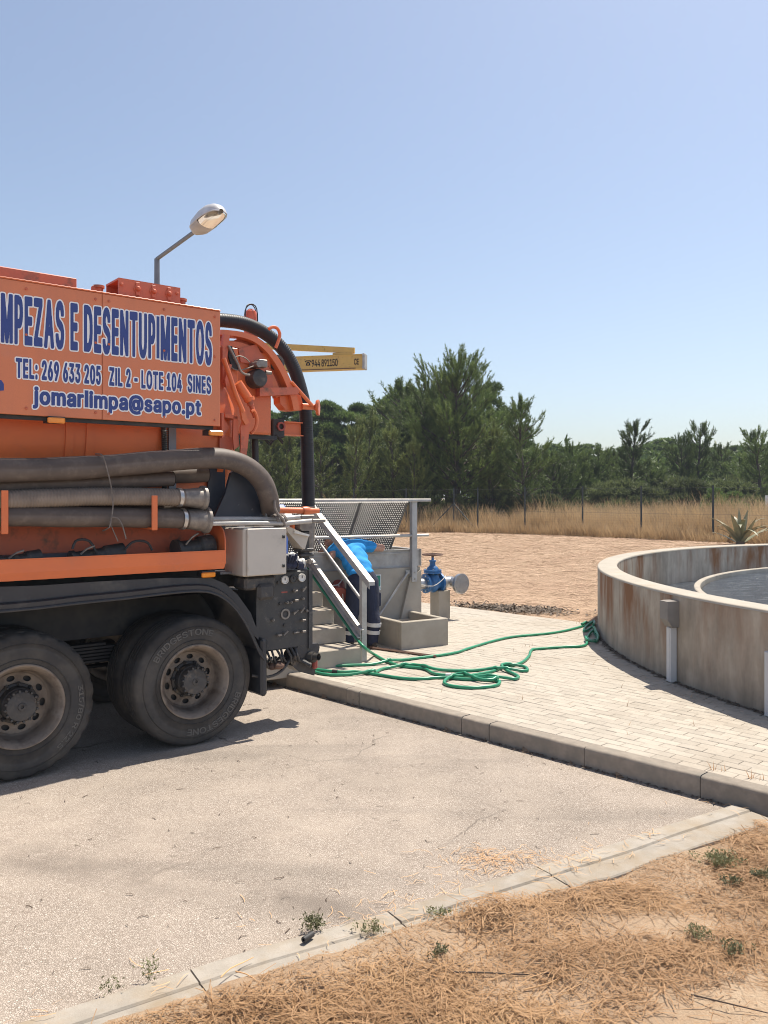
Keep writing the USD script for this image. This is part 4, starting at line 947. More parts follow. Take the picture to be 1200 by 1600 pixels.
# wheels: tyre with grooves, dished rim with hand holes, hub with studs
def wheel(x, y0, sgn, rz, lugs=False, inner=False, texts=(), rad=0.532, ctr=0.53):
    o = np.array([x, y0, ctr]); ax = (0, sgn, 0)
    k = rad / 0.532
    side = [(0.045, 0.292), (0.020, 0.300), (0.012, 0.325), (0.006, 0.36), (0.0, 0.405), (0.002, 0.44), (0.010, 0.475), (0.018, 0.498), (0.026, 0.512), (0.042, 0.523)]
    prof = [(a, b * k) for a, b in side]
    tread = []
    for g in (0.085, 0.125, 0.175, 0.215):
        tread += [(g - 0.006, 0.531), (g - 0.005, 0.518), (g + 0.005, 0.518), (g + 0.006, 0.531)]
    prof += [(a, b * k) for a, b in tread] + [(0.30 - a, b * k) for a, b in side[::-1]]
    m = MB(); n = 144
    m.lathe(prof, o, ax, n)
    if lugs:
        v = m.v[0].reshape(len(prof), n, 3); pr = np.array(prof)
        shoulder = np.where((pr[:, 1] > 0.495 * k) & ((pr[:, 0] < 0.08) | (pr[:, 0] > 0.22)))[0]
        cut = (np.arange(n) % 6) < 2
        for r_ in shoulder:
            d = v[r_][:, [0, 2]] - o[[0, 2]]
            v[r_][:, [0, 2]] = o[[0, 2]] + d * np.where(cut, 0.982, 1.0)[:, None]
        m.v[0] = v.reshape(-1, 3)
    ty = tr.part('tyre', m, RUBBER, smooth=28)
    w = ty
    # thin mould rings on the sidewall
    for r_ in (0.345, 0.455):
        tr.part('sidewall_ring', MB().lathe([(0.006, r_ - 0.003), (-0.0035 + (0.004 if r_ > 0.4 else 0.006), r_), (0.006, r_ + 0.003)], o, ax, 96), RUBBER, under=w)
    for txt, a0, r0, hgt, wid in texts:
        p = text_poly(txt); b = p.bounds
        mm = MB().prism(fit_poly(p, 0, wid, 0, hgt), -0.006, 0.004)
        for q in range(len(mm.v)):
            v = mm.v[q]; rr_ = r0 + v[:, 2]; an = math.radians(a0) - v[:, 0] / (r0 + hgt * 0.5)
            mm.v[q] = np.stack([x + rr_ * np.cos(an), y0 + v[:, 1] + 0.0035, ctr + rr_ * np.sin(an)], 1)
        tr.part('tyre_lettering', mm, RUBBER_TXT, under=w, smooth=False, label=f'raised letters {txt} on the tyre wall')
    # rim
    rp = [(0.020, 0.306), (0.010, 0.306), (0.006, 0.298), (0.012, 0.286), (0.034, 0.276), (0.045, 0.262), (0.10, 0.252), (0.150, 0.246), (0.165, 0.238), (0.172, 0.222)]
    rim = tr.part('rim', MB().lathe(rp, o, ax, 96).lathe([(0.29, 0.25), (0.10, 0.256)], o, ax, 64), RIM, smooth=45)
    # disc with ten hand holes
    disc = Point(0, 0).buffer(0.224, quad_segs=24).difference(Point(0, 0).buffer(0.09, quad_segs=10))
    for a in np.radians(np.arange(10) * 36 + rz):
        e_ = affinity.rotate(affinity.scale(Point(0, 0).buffer(1, quad_segs=6), 0.021, 0.030), math.degrees(a), origin=(0, 0))
        disc = disc.difference(affinity.translate(e_, 0.186 * math.cos(a), 0.186 * math.sin(a)))
    dd = affinity.translate(disc, x, ctr)
    ya, yb = (y0 + sgn * 0.165, y0 + sgn * 0.178)
    tr.part('wheel_disc', MB().prism(dd, ya, yb), RIM, under=rim, smooth=False)
    tr.part('drum', MB().lathe([(0.20, 0.0), (0.20, 0.215), (0.33, 0.215)], o, ax, 32), CHASSIS, under=rim)
    if inner:
        return
    hub = [(0.168, 0.150), (0.155, 0.146), (0.150, 0.128), (0.10, 0.122), (0.085, 0.122), (0.078, 0.116), (0.03, 0.112), (0.016, 0.104), (0.012, 0.085), (0.010, 0.03), (0.004, 0.028), (0.002, 0.012), (0.012, 0.010), (0.012, 0.0)]
    hb = tr.part('hub', MB().lathe(hub, o, ax, 48), HUB, smooth=30)
    m = MB()
    for a in np.radians(np.arange(10) * 36 + rz + 18):
        p = o + np.array([0.142 * math.cos(a), 0, 0.142 * math.sin(a)])
        m.lathe([(0.165, 0.016), (0.135, 0.015), (0.132, 0.010), (0.115, 0.009), (0.113, 0.0)], p, ax, 6)
    for a in np.radians(np.arange(16) * 22.5 + rz):
        p = o + np.array([0.113 * math.cos(a), 0, 0.113 * math.sin(a)])
        m.lathe([(0.03, 0.010), (0.010, 0.0095), (0.008, 0.0)], p, ax, 6)
    tr.part('wheel_nuts', m, HUB, under=hb, kind='stuff')
wheel(0.0, 0.0, 1, 12, texts=(('BRIDGESTONE', -20, 0.385, 0.052, 0.585), ('BRIDGESTONE', 150, 0.385, 0.052, 0.585)))
wheel(0.0, 0.66, -1, 5, inner=True)
wheel(-1.36, 0.0, 1, 30, lugs=True, texts=(('315/80 R 22.5', 14, 0.400, 0.042, 0.50),), rad=0.536, ctr=0.535)
wheel(-1.36, 0.66, -1, 5, inner=True, lugs=True)
for x in (0.0, -1.36):
    wheel(x, 1.84, 1, 20, inner=True)
    wheel(x, 2.50, -1, 20)

# the front of the truck, outside the photograph to the left
m = MB().box(-7.9, -6.0, 0.05, 2.45, 0.75, 3.05, bev=0.12)
cab = tr.part('cab', m, ORANGE)
tr.part('cab_window', MB().box(-7.4, -6.5, 0.04, 0.06, 1.9, 2.7, bev=0.01), NAVY, under=cab)
tr.part('windscreen', MB().box(-7.91, -7.88, 0.25, 2.25, 1.8, 2.75), NAVY, under=cab)
wheel(-6.9, 0.0, 1, 20); wheel(-6.9, 2.50, -1, 20)


# ================================================================== hoses lying in the tray rack (things of their own)
def rack_hose(label, pts, r, m_, end=None, ribs=0.0, name='suction_hose', cut=False):
    pts = np.array(pts, float)
    h = Thing(name, label, 'hose', FT, tuple(pts[0]), group='suction hoses stacked on the truck tray')
    sp = smooth_path(pts, 0.03)
    if ribs:
        d = np.concatenate([[0], np.cumsum(np.linalg.norm(np.diff(sp, axis=0), axis=1))])
        dd = np.arange(0, d[-1], 0.006)
        sp = np.stack([np.interp(dd, d, sp[:, k]) for k in range(3)], 1)
        rad = r + ribs * np.sin(dd / 0.024 * 2 * np.pi)
    else:
        rad = r * (1 + 0.02 * np.sin(np.arange(len(sp)) * 0.35))
    h.part('hose_wall', MB().tube(sp, rad, 24, cap=not cut), m_, smooth=60)
    if cut:
        t = unit(sp[-1] - sp[-3])
        h.part('open_end', MB().lathe([(0.004, r), (0.004, r - 0.012), (-0.12, r - 0.014), (-0.12, 0.0)], sp[-1], t, 24), CHASSIS, smooth=30)
    if end == 'coupling':
        t = unit(sp[-1] - sp[-3])
        h.part('hose_clamp', MB().lathe([(-0.13, r + 0.002), (-0.13, r + 0.009), (-0.10, r + 0.009), (-0.10, r + 0.002)], sp[-1], t, 28), STAINLESS)
        h.part('coupling', MB().lathe([(-0.08, r + 0.003), (-0.02, r + 0.006), (0.01, r + 0.012), (0.07, r + 0.018), (0.085, r + 0.034), (0.11, r + 0.034), (0.11, r + 0.01), (0.05, r - 0.01), (-0.05, r - 0.015), (-0.05, 0.0)], sp[-1], t, 30), COUPLING)
    return h
# big brown hose with the bend at its end
rack_hose('thick brown hose on top of the tray stack, bent down at its rear end',
          [(-4.4, 0.02, 2.20), (-2.6, 0.02, 2.20)] + [(a, 0.05, b) for a, b in [(-1.500, 2.242), (-1.121, 2.260), (-0.712, 2.293), (-0.294, 2.339)]] + [(a, 0.08, b) for a, b in [(0.114, 2.378), (0.323, 2.373), (0.509, 2.317), (0.655, 2.202), (0.726, 2.061)]] + [(0.80, 0.16, 1.93)], 0.088, HOSE)
m = MB(); a, = [(0.134, 2.388)]
rack_hose('brown hose with a clean cut end under the bent top hose', [(-4.4, 0.14, 2.10), (-2.2, 0.14, 2.08)] + xz([(-1.478, 2.138), (-1.023, 2.157), (-0.576, 2.182), (-0.150, 2.203)], 0.14), 0.062, HOSE, cut=True)
rack_hose('brown hose whose cut end shows farthest back beside the dark plate', [(-4.4, 0.28, 2.17), (-2.2, 0.28, 2.17)] + xz([(-0.979, 2.184), (-0.469, 2.217), (0.226, 2.250)], 0.28), 0.070, HOSE, cut=True)
rack_hose('pale ribbed hose with a flared metal coupling, middle of the tray stack', [(-4.4, 0.06, 2.00), (-2.2, 0.06, 1.99)] + xz([(-1.502, 2.027), (-1.238, 2.041), (-0.815, 2.055), (-0.432, 2.055), (-0.021, 2.045)], 0.04), 0.070, HOSE_PALE, end='coupling', ribs=0.0025)
rack_hose('lowest brown hose of the tray stack with a dark coupling at its end', [(-4.4, 0.05, 1.90), (-2.2, 0.05, 1.90)] + xz([(-1.500, 1.917), (-1.144, 1.907), (-0.712, 1.896), (-0.294, 1.880), (0.013, 1.864)], 0.05), 0.078, HOSE, end='coupling')
rack_hose('dark hose half hidden behind the ribbed and lowest hoses', [(-4.4, 0.22, 1.94), (-1.5, 0.22, 1.94), (-0.2, 0.22, 1.95), (0.16, 0.22, 1.95)], 0.085, HOSE, cut=True)
# strap tied round the stack
sn = Thing('tie_cord', 'thin grey cord tied round the hoses with its loose end hanging', 'cord', FT, (-0.72, -0.06, 2.3))
c = [(-0.796, 2.365), (-0.762, 2.254), (-0.732, 2.133), (-0.718, 1.986), (-0.732, 1.879), (-0.747, 1.821)]
sn.part('loop', MB().tube(smooth_path([(c[0][0], 0.1, c[0][1] + 0.02)] + xz(c, -0.055) + [(c[-1][0], 0.08, c[-1][1] - 0.03)]), 0.0055, 6), STRAP)
c = [(-0.732, 1.899), (-0.688, 1.893), (-0.653, 1.848), (-0.633, 1.789), (-0.617, 1.729)]
sn.part('loose_end', MB().tube(smooth_path(xz(c, -0.06)), 0.005, 6), STRAP)
c = [(-0.742, 1.870), (-0.713, 1.801), (-0.673, 1.711)]
sn.part('tail', MB().tube(smooth_path(xz(c, -0.04)), 0.004, 6), STRAP)
# fittings lying in the tray
def fitting(lab, x, y, z, ang, r, L, m_=HUB, grp='dark couplings lying in the tray'):
    t = Thing('hose_fitting', lab, 'coupling', FT, (x, y, 1.512), group=grp)
    ax = (math.cos(ang), math.sin(ang) * 0.6, 0.12)
    t.part('body', MB().lathe([(0, 0), (0, r), (0.03, r), (0.03, r * 0.8), (L * 0.6, r * 0.75), (L * 0.65, r * 0.95), (L, r * 0.95), (L, r * 0.7), (L * 0.5, r * 0.6)], (x, y, z), ax, 20), m_)
    t.part('lever', MB().tube(smooth_path([(x + 0.06, y - r * 0.7, z + r * 0.6), (x + 0.10, y - r, z + r * 1.2), (x + 0.16, y - r * 0.9, z + r * 1.5)]), 0.008, 6), COUPLING)
fitting('dark hose coupling at the tray end beside the rounded end plate', -0.12, 0.14, 1.60, 0.15, 0.10, 0.34)
fitting('dark hose coupling lying in the tray under the tie cord', -0.98, 0.12, 1.575, 0.1, 0.068, 0.42)
fitting('dark hose coupling in the tray nearest the left photo edge', -1.50, 0.10, 1.57, 0.1, 0.062, 0.3)
for lab, pts in (('black rubber loop hanging over the tray lip below the tie cord', [(-0.987, 1.660), (-0.963, 1.717), (-0.915, 1.730), (-0.857, 1.714), (-0.818, 1.653), (-0.799, 1.613)]),
                 ('black rubber loop in the tray near its rear end', [(-0.577, 1.644), (-0.526, 1.692), (-0.452, 1.705), (-0.389, 1.683), (-0.357, 1.625)])):
    solo('rubber_strap', MB().tube(smooth_path(xz(pts, 0.06)), 0.010, 8), CHASSIS, lab, 'strap', fr=FT, base=(pts[0][0], 0.06, 1.55))
lb = Thing('blue_grey_tarp', 'folded grey sheet lying in the tray behind the couplings', 'sheet', FT, (-1.2, 0.25, 1.512))
lb.part('sheet', MB().box(-1.6, -0.85, 0.18, 0.34, 1.515, 1.62, bev=0.03), POLE)
# poles laid along the deck and strapped
for lab, y, z, x1 in (('grey metal pole strapped over the cabinet, upper of the two', 0.06, 1.868, 1.05), ('grey metal pole strapped over the cabinet, lower and nearer of the two', -0.02, 1.832, 1.12)):
    pp = Thing('metal_pole', lab, 'pole', FT, (0.10, y, z), group='poles strapped over the cabinet')
    pp.part('tube', MB().tube(smooth_path([(0.10, y, z), (0.5, y, z - 0.004), (0.8, y, z - 0.012), (x1, y, z + 0.004)]), 0.021, 12), STEEL)
    pp.part('forked_end', MB().box(x1 - 0.01, x1 + 0.14, y - 0.03, y + 0.03, z - 0.012, z + 0.022, bev=0.008), COUPLING)
kn = Thing('rag_strap', 'grey webbing strap knotted round the two poles', 'strap', FT, (0.78, 0.0, 1.84))
m = MB()
for k in range(3):
    m.lathe([(-0.012, 0.058), (0.012, 0.060), (0.012, 0.05), (-0.012, 0.05)], (0.76 + 0.035 * k, 0.02, 1.845), (1, 0.15 * k, 0.2), 14, closed=True)
kn.part('wraps', m, STRAP)
kn.part('hanging_strap', MB().tube(smooth_path([(0.74, -0.01, 2.02), (0.735, -0.02, 1.96), (0.76, -0.03, 1.90), (0.80, -0.04, 1.86), (0.83, -0.035, 1.80)]), 0.012, 6), STRAP)
# things piled on the rear deck
t = Thing('blue_canister', 'blue plastic canister half hidden behind the orange bar', 'canister', FT, (1.1, 0.75, 1.405))
t.part('body', MB().box(0.98, 1.30, 0.62, 0.88, 1.405, 1.98, bev=0.05), BLUE_R); t.part('cap', MB().cyl((1.1, 0.75, 1.98), (1.1, 0.75, 2.01), 0.035), WHITE_P)
t = Thing('white_container', 'white plastic container lying behind the poles', 'container', FT, (1.02, 0.42, 1.78))
t.part('body', MB().box(0.82, 1.20, 0.38, 0.52, 1.74, 1.90, bev=0.03), WHITE_P); t.part('handle', MB().tube(smooth_path([(0.92, 0.45, 1.90), (0.94, 0.45, 1.935), (1.06, 0.45, 1.935), (1.08, 0.45, 1.90)]), 0.012, 8), WHITE_P)
t = Thing('metal_chute', 'bent grey sheet metal chute leaning on the rear deck', 'chute', FT, (0.99, 0.12, 1.55))
m = MB().prism([(0.943, 1.778), (0.970, 1.783), (1.178, 1.696), (1.136, 1.573), (1.108, 1.580), (0.950, 1.737)], 0.115, 0.125).prism([(1.011, 1.730), (1.178, 1.702), (1.178, 1.684), (1.122, 1.568), (1.094, 1.581)], 0.125, 0.26)
t.part('sheet', m, CABINET, smooth=False)
m = MB().prism([(1.018, 1.747), (1.178, 1.707), (1.171, 1.690), (1.011, 1.724)], 0.10, 0.27)
t.part('flange', m, WHITE_P, smooth=False)
t = Thing('grey_mallet', 'weathered grey block clamped beside the hanging black hose', 'block', FT, (1.2, 0.16, 1.75))
t.part('head', MB().prism(roundrect(1.10, 1.26, 1.74, 1.86, 0.035), 0.14, 0.27), COUPLING, smooth=30)
t.part('clamp', MB().box(1.14, 1.22, 0.15, 0.25, 1.44, 1.745, bev=0.015).box(1.10, 1.25, 0.13, 0.27, 1.55, 1.58, bev=0.008).box(1.10, 1.25, 0.13, 0.27, 1.50, 1.53, bev=0.008), HUB)
t.part('clamp_bolt', MB().cyl((1.12, 0.12, 1.455), (1.22, 0.12, 1.46), 0.014, 8).cyl((1.18, 0.11, 1.435), (1.18, 0.11, 1.48), 0.018, 8), COUPLING)
t = Thing('work_gloves', 'dark blue work glove lying on the rear deck beside the cabinet', 'glove', FT, (0.92, 0.02, 1.405))
m = MB().sphere((0.90, 0.06, 1.455), 0.06, 2, (1.3, 0.8, 0.8)).sphere((0.965, 0.05, 1.445), 0.045, 2, (1.2, 0.8, 0.9))
for k in range(4):
    m.tube(smooth_path([(0.88 + 0.025 * k, 0.03, 1.47), (0.87 + 0.03 * k, 0.0, 1.50), (0.86 + 0.035 * k, -0.01, 1.53 + 0.01 * (k % 2))]), 0.014, 8)
t.part('palm_and_fingers', m, GLOVE, smooth=60)
t.part('cuff', MB().lathe([(0, 0.04), (0.06, 0.045), (0.06, 0.036)], (1.0, 0.05, 1.44), (1, 0, -0.1), 14), GLOVE)
t = Thing('white_mug', 'small white plastic pot lying on the rear deck', 'pot', FT, (1.03, 0.08, 1.405))
t.part('pot', MB().lathe([(0, 0), (0, 0.038), (0.085, 0.043), (0.085, 0.038), (0.01, 0.034)], (1.0, 0.07, 1.45), (1, -0.25, 0.05), 18), WHITE_P)
t.part('rim_band', MB().lathe([(0.06, 0.0425), (0.06, 0.046), (0.075, 0.046), (0.075, 0.043)], (1.0, 0.07, 1.45), (1, -0.25, 0.05), 18), WHITE_P)
t = Thing('crumpled_rag', 'crumpled white rag on the rear deck above the pot', 'rag', FT, (0.98, 0.1, 1.48))
ic = trimesh.creation.icosphere(3, 0.06); v = np.array(ic.vertices); v = v * (0.7 + 0.7 * meshkit.fbm(v * 30, 3, 4))[:, None] * [1.2, 0.7, 0.8] + [0.98, 0.10, 1.50]
t.part('cloth', MB().raw(v, ic.faces), WHITE_P, smooth=False)

# ================================================================== grit chamber with stairs, rails and gratings
ch = Thing('grit_chamber', 'raised concrete inlet chamber with a steel channel rim and open gratings', 'chamber', FC, (-1.5, 0.9, 0.15))
ch.part('front_wall', MB().box(-4.2, 0.0, 0.0, 0.2, 0.10, 1.09, bev=0.008), CONCRETE, smooth=False)
ch.part('end_wall', MB().box(-0.2, -0.001, 0.203, 1.8, 0.10, 1.088, bev=0.008), CONCRETE, smooth=False)
ch.part('back_wall', MB().box(-4.2, -0.203, 1.6, 1.8, 0.10, 1.086, bev=0.008), CONCRETE, smooth=False)
ch.part('channel_floor', MB().box(-4.2, -0.2, 0.2, 1.6, 0.5, 0.6), CONCRETE)
m = MB().box(-4.2, -0.03, 0.045, 0.052, 1.092, 1.325).box(-4.2, -0.03, 0.02, 0.10, 1.325, 1.335).box(-4.2, -0.03, 0.02, 0.10, 1.090, 1.098).box(-4.2, -0.03, 0.034, 0.045, 1.275, 1.29)
ch.part('steel_channel', m, STEEL)
m = MB().box(-0.035, -0.028, 0.052, 1.6, 1.092, 1.325).box(-0.07, -0.0, 0.10, 1.6, 1.325, 1.335)
ch.part('end_channel', m, STEEL)
ch.part('end_bracket', MB().box(-0.10, 0.0, 0.0, 0.03, 1.10, 1.33).box(-0.012, 0.0, -0.02, 0.06, 1.10, 1.335), STEEL)
# buttress beside the post and sloped footing
ch.part('buttress', MB().prism([(-0.42, 0.15), (-0.02, 0.15), (-0.02, 1.05), (-0.20, 0.95)], -0.05, -0.002), CONCRETE, smooth=False)
ch.part('footing', MB().prism([(0.0, 0.15), (0.20, 0.15), (0.14, 0.24), (0.0, 0.40)], 0.3, 0.42), CONCRETE, smooth=False)
# rails
m = MB().box(-0.18, -0.10, -0.065, -0.052, 0.89, 1.99).box(-0.18, -0.166, -0.052, 0.0, 0.89, 1.99)
rl = Thing('guard_rail', 'galvanised guard rail along the chamber front with flat top bar and middle tube', 'railing', FC, (-0.14, -0.05, 0.89))
rl.part('post', m, STEEL)
rl.part('post', MB().box(-2.70, -2.62, -0.065, -0.052, 0.89, 1.99).box(-2.70, -2.686, -0.052, 0.0, 0.89, 1.99), STEEL)
rl.part('top_bar', MB().box(-4.0, 0.12, -0.09, -0.02, 1.99, 2.03, bev=0.006), STEEL)
rl.part('middle_tube', MB().cyl((-4.0, -0.045, 1.535), (0.10, -0.045, 1.525), 0.020, 12), STEEL)
rl.part('bolts', MB().cyl((-0.14, -0.065, 0.93), (-0.14, -0.078, 0.93), 0.012, 6).cyl((-0.14, -0.065, 1.02), (-0.14, -0.078, 1.02), 0.012, 6), STAINLESS)
br = solo('brace_rod', MB().cyl((-0.70, -0.045, 0.47), (-0.235, -0.035, 1.02), 0.016, 10).box(-0.26, -0.20, -0.035, -0.003, 1.0, 1.05), STEEL, 'thin steel brace rod running diagonally across the chamber wall', 'rod', fr=FC, base=(-0.70, -0.045, 0.47))
# opened gratings, hinged at the far side of the channel and leaning over it
for k in range(4):
    g = Thing('grating_panel', ['open steel grating leaf nearest the guard rail post', 'open steel grating leaf second from the guard rail post', 'open steel grating leaf behind the worker and the stair handrail', 'open steel grating leaf mostly hidden behind the black hanging hose'][k], 'grating', FC, (-0.50 - 0.755 * k, 0.62, 1.24), group='open grating leaves')
    x1 = -0.125 - 0.755 * k; x0 = x1 - 0.745
    L = 0.90; u_ = unit([0.0, -0.5, 0.745]); n_ = np.array([0, u_[2], -u_[1]])
    o = np.array([0, 0.62, 1.235])
    def bar(m, xa, xb, d0, d1, h0, h1):
        V = np.array([[xx, *(o + u_ * dd + n_ * hh)[1:]] for xx in (xa, xb) for dd in (d0, d1) for hh in (h0, h1)])
        m.raw(V, [(0, 1, 3), (0, 3, 2), (4, 6, 7), (4, 7, 5), (0, 4, 5), (0, 5, 1), (2, 3, 7), (2, 7, 6), (0, 2, 6), (0, 6, 4), (1, 5, 7), (1, 7, 3)])
    m = MB()
    for d in np.arange(0.03, L - 0.01, 0.0335):
        bar(m, x0 + 0.004, x1 - 0.004, d - 0.006, d + 0.006, 0.002, 0.034)
    g.part('bearing_bars', m, GRATE, smooth=False)
    m = MB()
    for x in np.arange(x0 + 0.028, x1 - 0.01, 0.030):
        bar(m, x - 0.006, x + 0.006, 0.0, L, 0.0, 0.014)
    g.part('cross_rods', m, GRATE, smooth=False)
    m = MB(); bar(m, x0, x0 + 0.006, 0, L, -0.002, 0.03); bar(m, x1 - 0.006, x1, 0, L, -0.002, 0.03); bar(m, x0 + 0.006, x1 - 0.006, 0, 0.006, -0.002, 0.03); bar(m, x0 + 0.006, x1 - 0.006, L - 0.006, L, -0.002, 0.03)
    g.part('frame', m, GRATE, smooth=False)
# stairs
stp = Thing('concrete_stairs', 'short flight of concrete steps rising behind the truck', 'stairs', FC, (-2.2, -1.4, 0.15))
ys_ = [(-1.385, 0.15, 0.345), (-1.0, 0.345, 0.525), (-0.71, 0.525, 0.70), (-0.42, 0.70, 0.88), (-0.13, 0.88, 1.05)]
for (y, z0, z1) in ys_:
    stp.part('step', MB().box(-2.95, -1.735, y, -0.012, 0.10 if z0 < 0.2 else z0 + 0.0015, z1, bev=0.008), CONCRETE, smooth=False)
hr = Thing('stair_handrail', 'galvanised stair handrail with channel top bar, tube and kick plate', 'handrail', FC, (-1.63, -1.23, 0.15))
def slope(y, z0):
    return z0 + (y + 1.23) * 0.57
hr.part('post', MB().box(-1.665, -1.60, -1.26, -1.248, 0.152, 1.16).box(-1.665, -1.653, -1.248, -1.20, 0.152, 1.16), STEEL)
def sloped(x0, x1, ya, yb, zc, h):
    V = [(x, y, slope(y, zc) + d) for x in (x0, x1) for y in (ya, yb) for d in (0, h)]
    return MB().raw(V, [(0, 1, 3), (0, 3, 2), (4, 6, 7), (4, 7, 5), (0, 4, 5), (0, 5, 1), (2, 3, 7), (2, 7, 6), (0, 2, 6), (0, 6, 4), (1, 5, 7), (1, 7, 3)])
hr.part('top_bar', sloped(-1.675, -1.60, -1.44, 0.3, 1.165, 0.045), STEEL)
hr.part('top_bar_lip', sloped(-1.675, -1.668, -1.44, 0.3, 1.125, 0.0385), STEEL)
m = MB().tube([(-1.63, -1.245, slope(-1.245, 0.83)), (-1.63, 0.2, slope(0.2, 0.83))], 0.018, 12)
hr.part('middle_tube', m, STEEL)
hr.part('kick_plate', sloped(-1.70, -1.694, -1.28, 0.2, 0.44, 0.105), STEEL)
hr.part('kick_plate_flange', sloped(-1.70, -1.655, -1.28, 0.2, 0.547, 0.006), STEEL)
hr.part('kick_plate_flange', sloped(-1.735, -1.7005, -1.28, 0.2, 0.46, 0.008), STEEL)
# concrete basin in front of the wall
bs = Thing('concrete_basin', 'low square concrete basin in front of the chamber wall', 'basin', FC, (-0.53, -0.45, 0.15))
X0b, X1b, Y0b, Y1b, ZB, th = -0.885, -0.165, -0.885, -0.055, 0.495, 0.075
bs.part('wall', MB().box(X0b, X1b, Y0b, Y0b + th, 0.10, ZB, bev=0.008), CONCRETE, smooth=False)
bs.part('wall', MB().box(X0b + 0.001, X0b + th, Y0b + th + 0.001, Y1b, 0.10, ZB - 0.001, bev=0.008), CONCRETE, smooth=False)
bs.part('wall', MB().box(X1b - th, X1b - 0.001, Y0b + th + 0.001, Y1b, 0.10, ZB - 0.001, bev=0.008), CONCRETE, smooth=False)
bs.part('floor', MB().box(X0b + th, X1b - th, Y0b + th, Y1b, 0.12, 0.17), CONCRETE)
bs.part('inner_ledge', MB().box(X0b + th, X1b - th - 0.002, Y1b - 0.06, Y1b - 0.002, 0.17, 0.40), CONCRETE, smooth=False)
# sign, red pipe
sg = Thing('safety_sign', 'small green pictogram sign on the chamber wall behind the handrail post', 'sign', FC, (-0.72, 0.0, 0.8))
sx0, sx1, sz0, sz1 = -0.80, -0.645, 0.80, 1.01
sg.part('plate', MB().box(sx0, sx1, -0.006, -0.001, sz0, sz1), WHITE_T)
sg.part('green_field', MB().box(sx0 + 0.012, sx1 - 0.012, -0.0085, -0.006, sz0 + 0.055, sz1 - 0.012).box(sx0 + 0.012, sx1 - 0.012, -0.0085, -0.006, sz0 + 0.012, sz0 + 0.047), GREEN_S)
m = MB().cyl((-0.735, -0.0085, 0.965), (-0.735, -0.0105, 0.965), 0.013, 12)
m.prism([(-0.755, 0.94), (-0.72, 0.945), (-0.70, 0.915), (-0.725, 0.90), (-0.705, 0.865), (-0.72, 0.862), (-0.74, 0.89), (-0.765, 0.872), (-0.77, 0.88), (-0.748, 0.905)], -0.0105, -0.0085)
m.prism(Point(-0.68, 0.828).buffer(0.014), -0.0105, -0.0085)
sg.part('pictogram', m, WHITE_T, smooth=False)
rp_ = Thing('red_pipe', 'red painted pipe stub with flange on the chamber wall behind the stairs', 'pipe', FC, (-1.35, 0.0, 0.82))
rp_.part('stub', MB().cyl((-1.30, -0.01, 0.90), (-1.42, -0.26, 0.80), 0.085, 22), RED_P)
rp_.part('flange', MB().lathe([(-0.02, 0.0), (-0.02, 0.12), (0.02, 0.12), (0.02, 0.0)], (-1.42, -0.26, 0.80), unit((-0.12, -0.25, -0.10)), 24), RED_P)
rp_.part('wire', MB().tube(smooth_path([(-1.50, -0.24, 0.93), (-1.40, -0.19, 0.93), (-1.29, -0.10, 0.985)]), 0.008, 6).tube(smooth_path([(-1.40, -0.19, 0.93), (-1.395, -0.30, 0.82), (-1.385, -0.30, 0.55)]), 0.008, 6), WHITE_P)
r2 = solo('red_flange', MB().lathe([(0, 0.0), (0, 0.1), (0.06, 0.1), (0.06, 0.0)], (-1.55, -0.14, 0.33), (0.3, -1, 0), 20), RED_P, 'red blank flange low on the chamber wall beside the steps', 'flange', fr=FC, base=(-1.55, -0.1, 0.33))
# flat bar lying on the paving
bp0, bp1 = [(-0.176, 10.422), (0.613, 9.841)]
solo('wooden_batten', MB().tube([(*bp0, 0.168), (*bp1, 0.168)], 0.016, 4), RUST, 'thin brown batten lying on the paving in front of the basin', 'batten', base=(*bp0, 0.15), smooth=False)

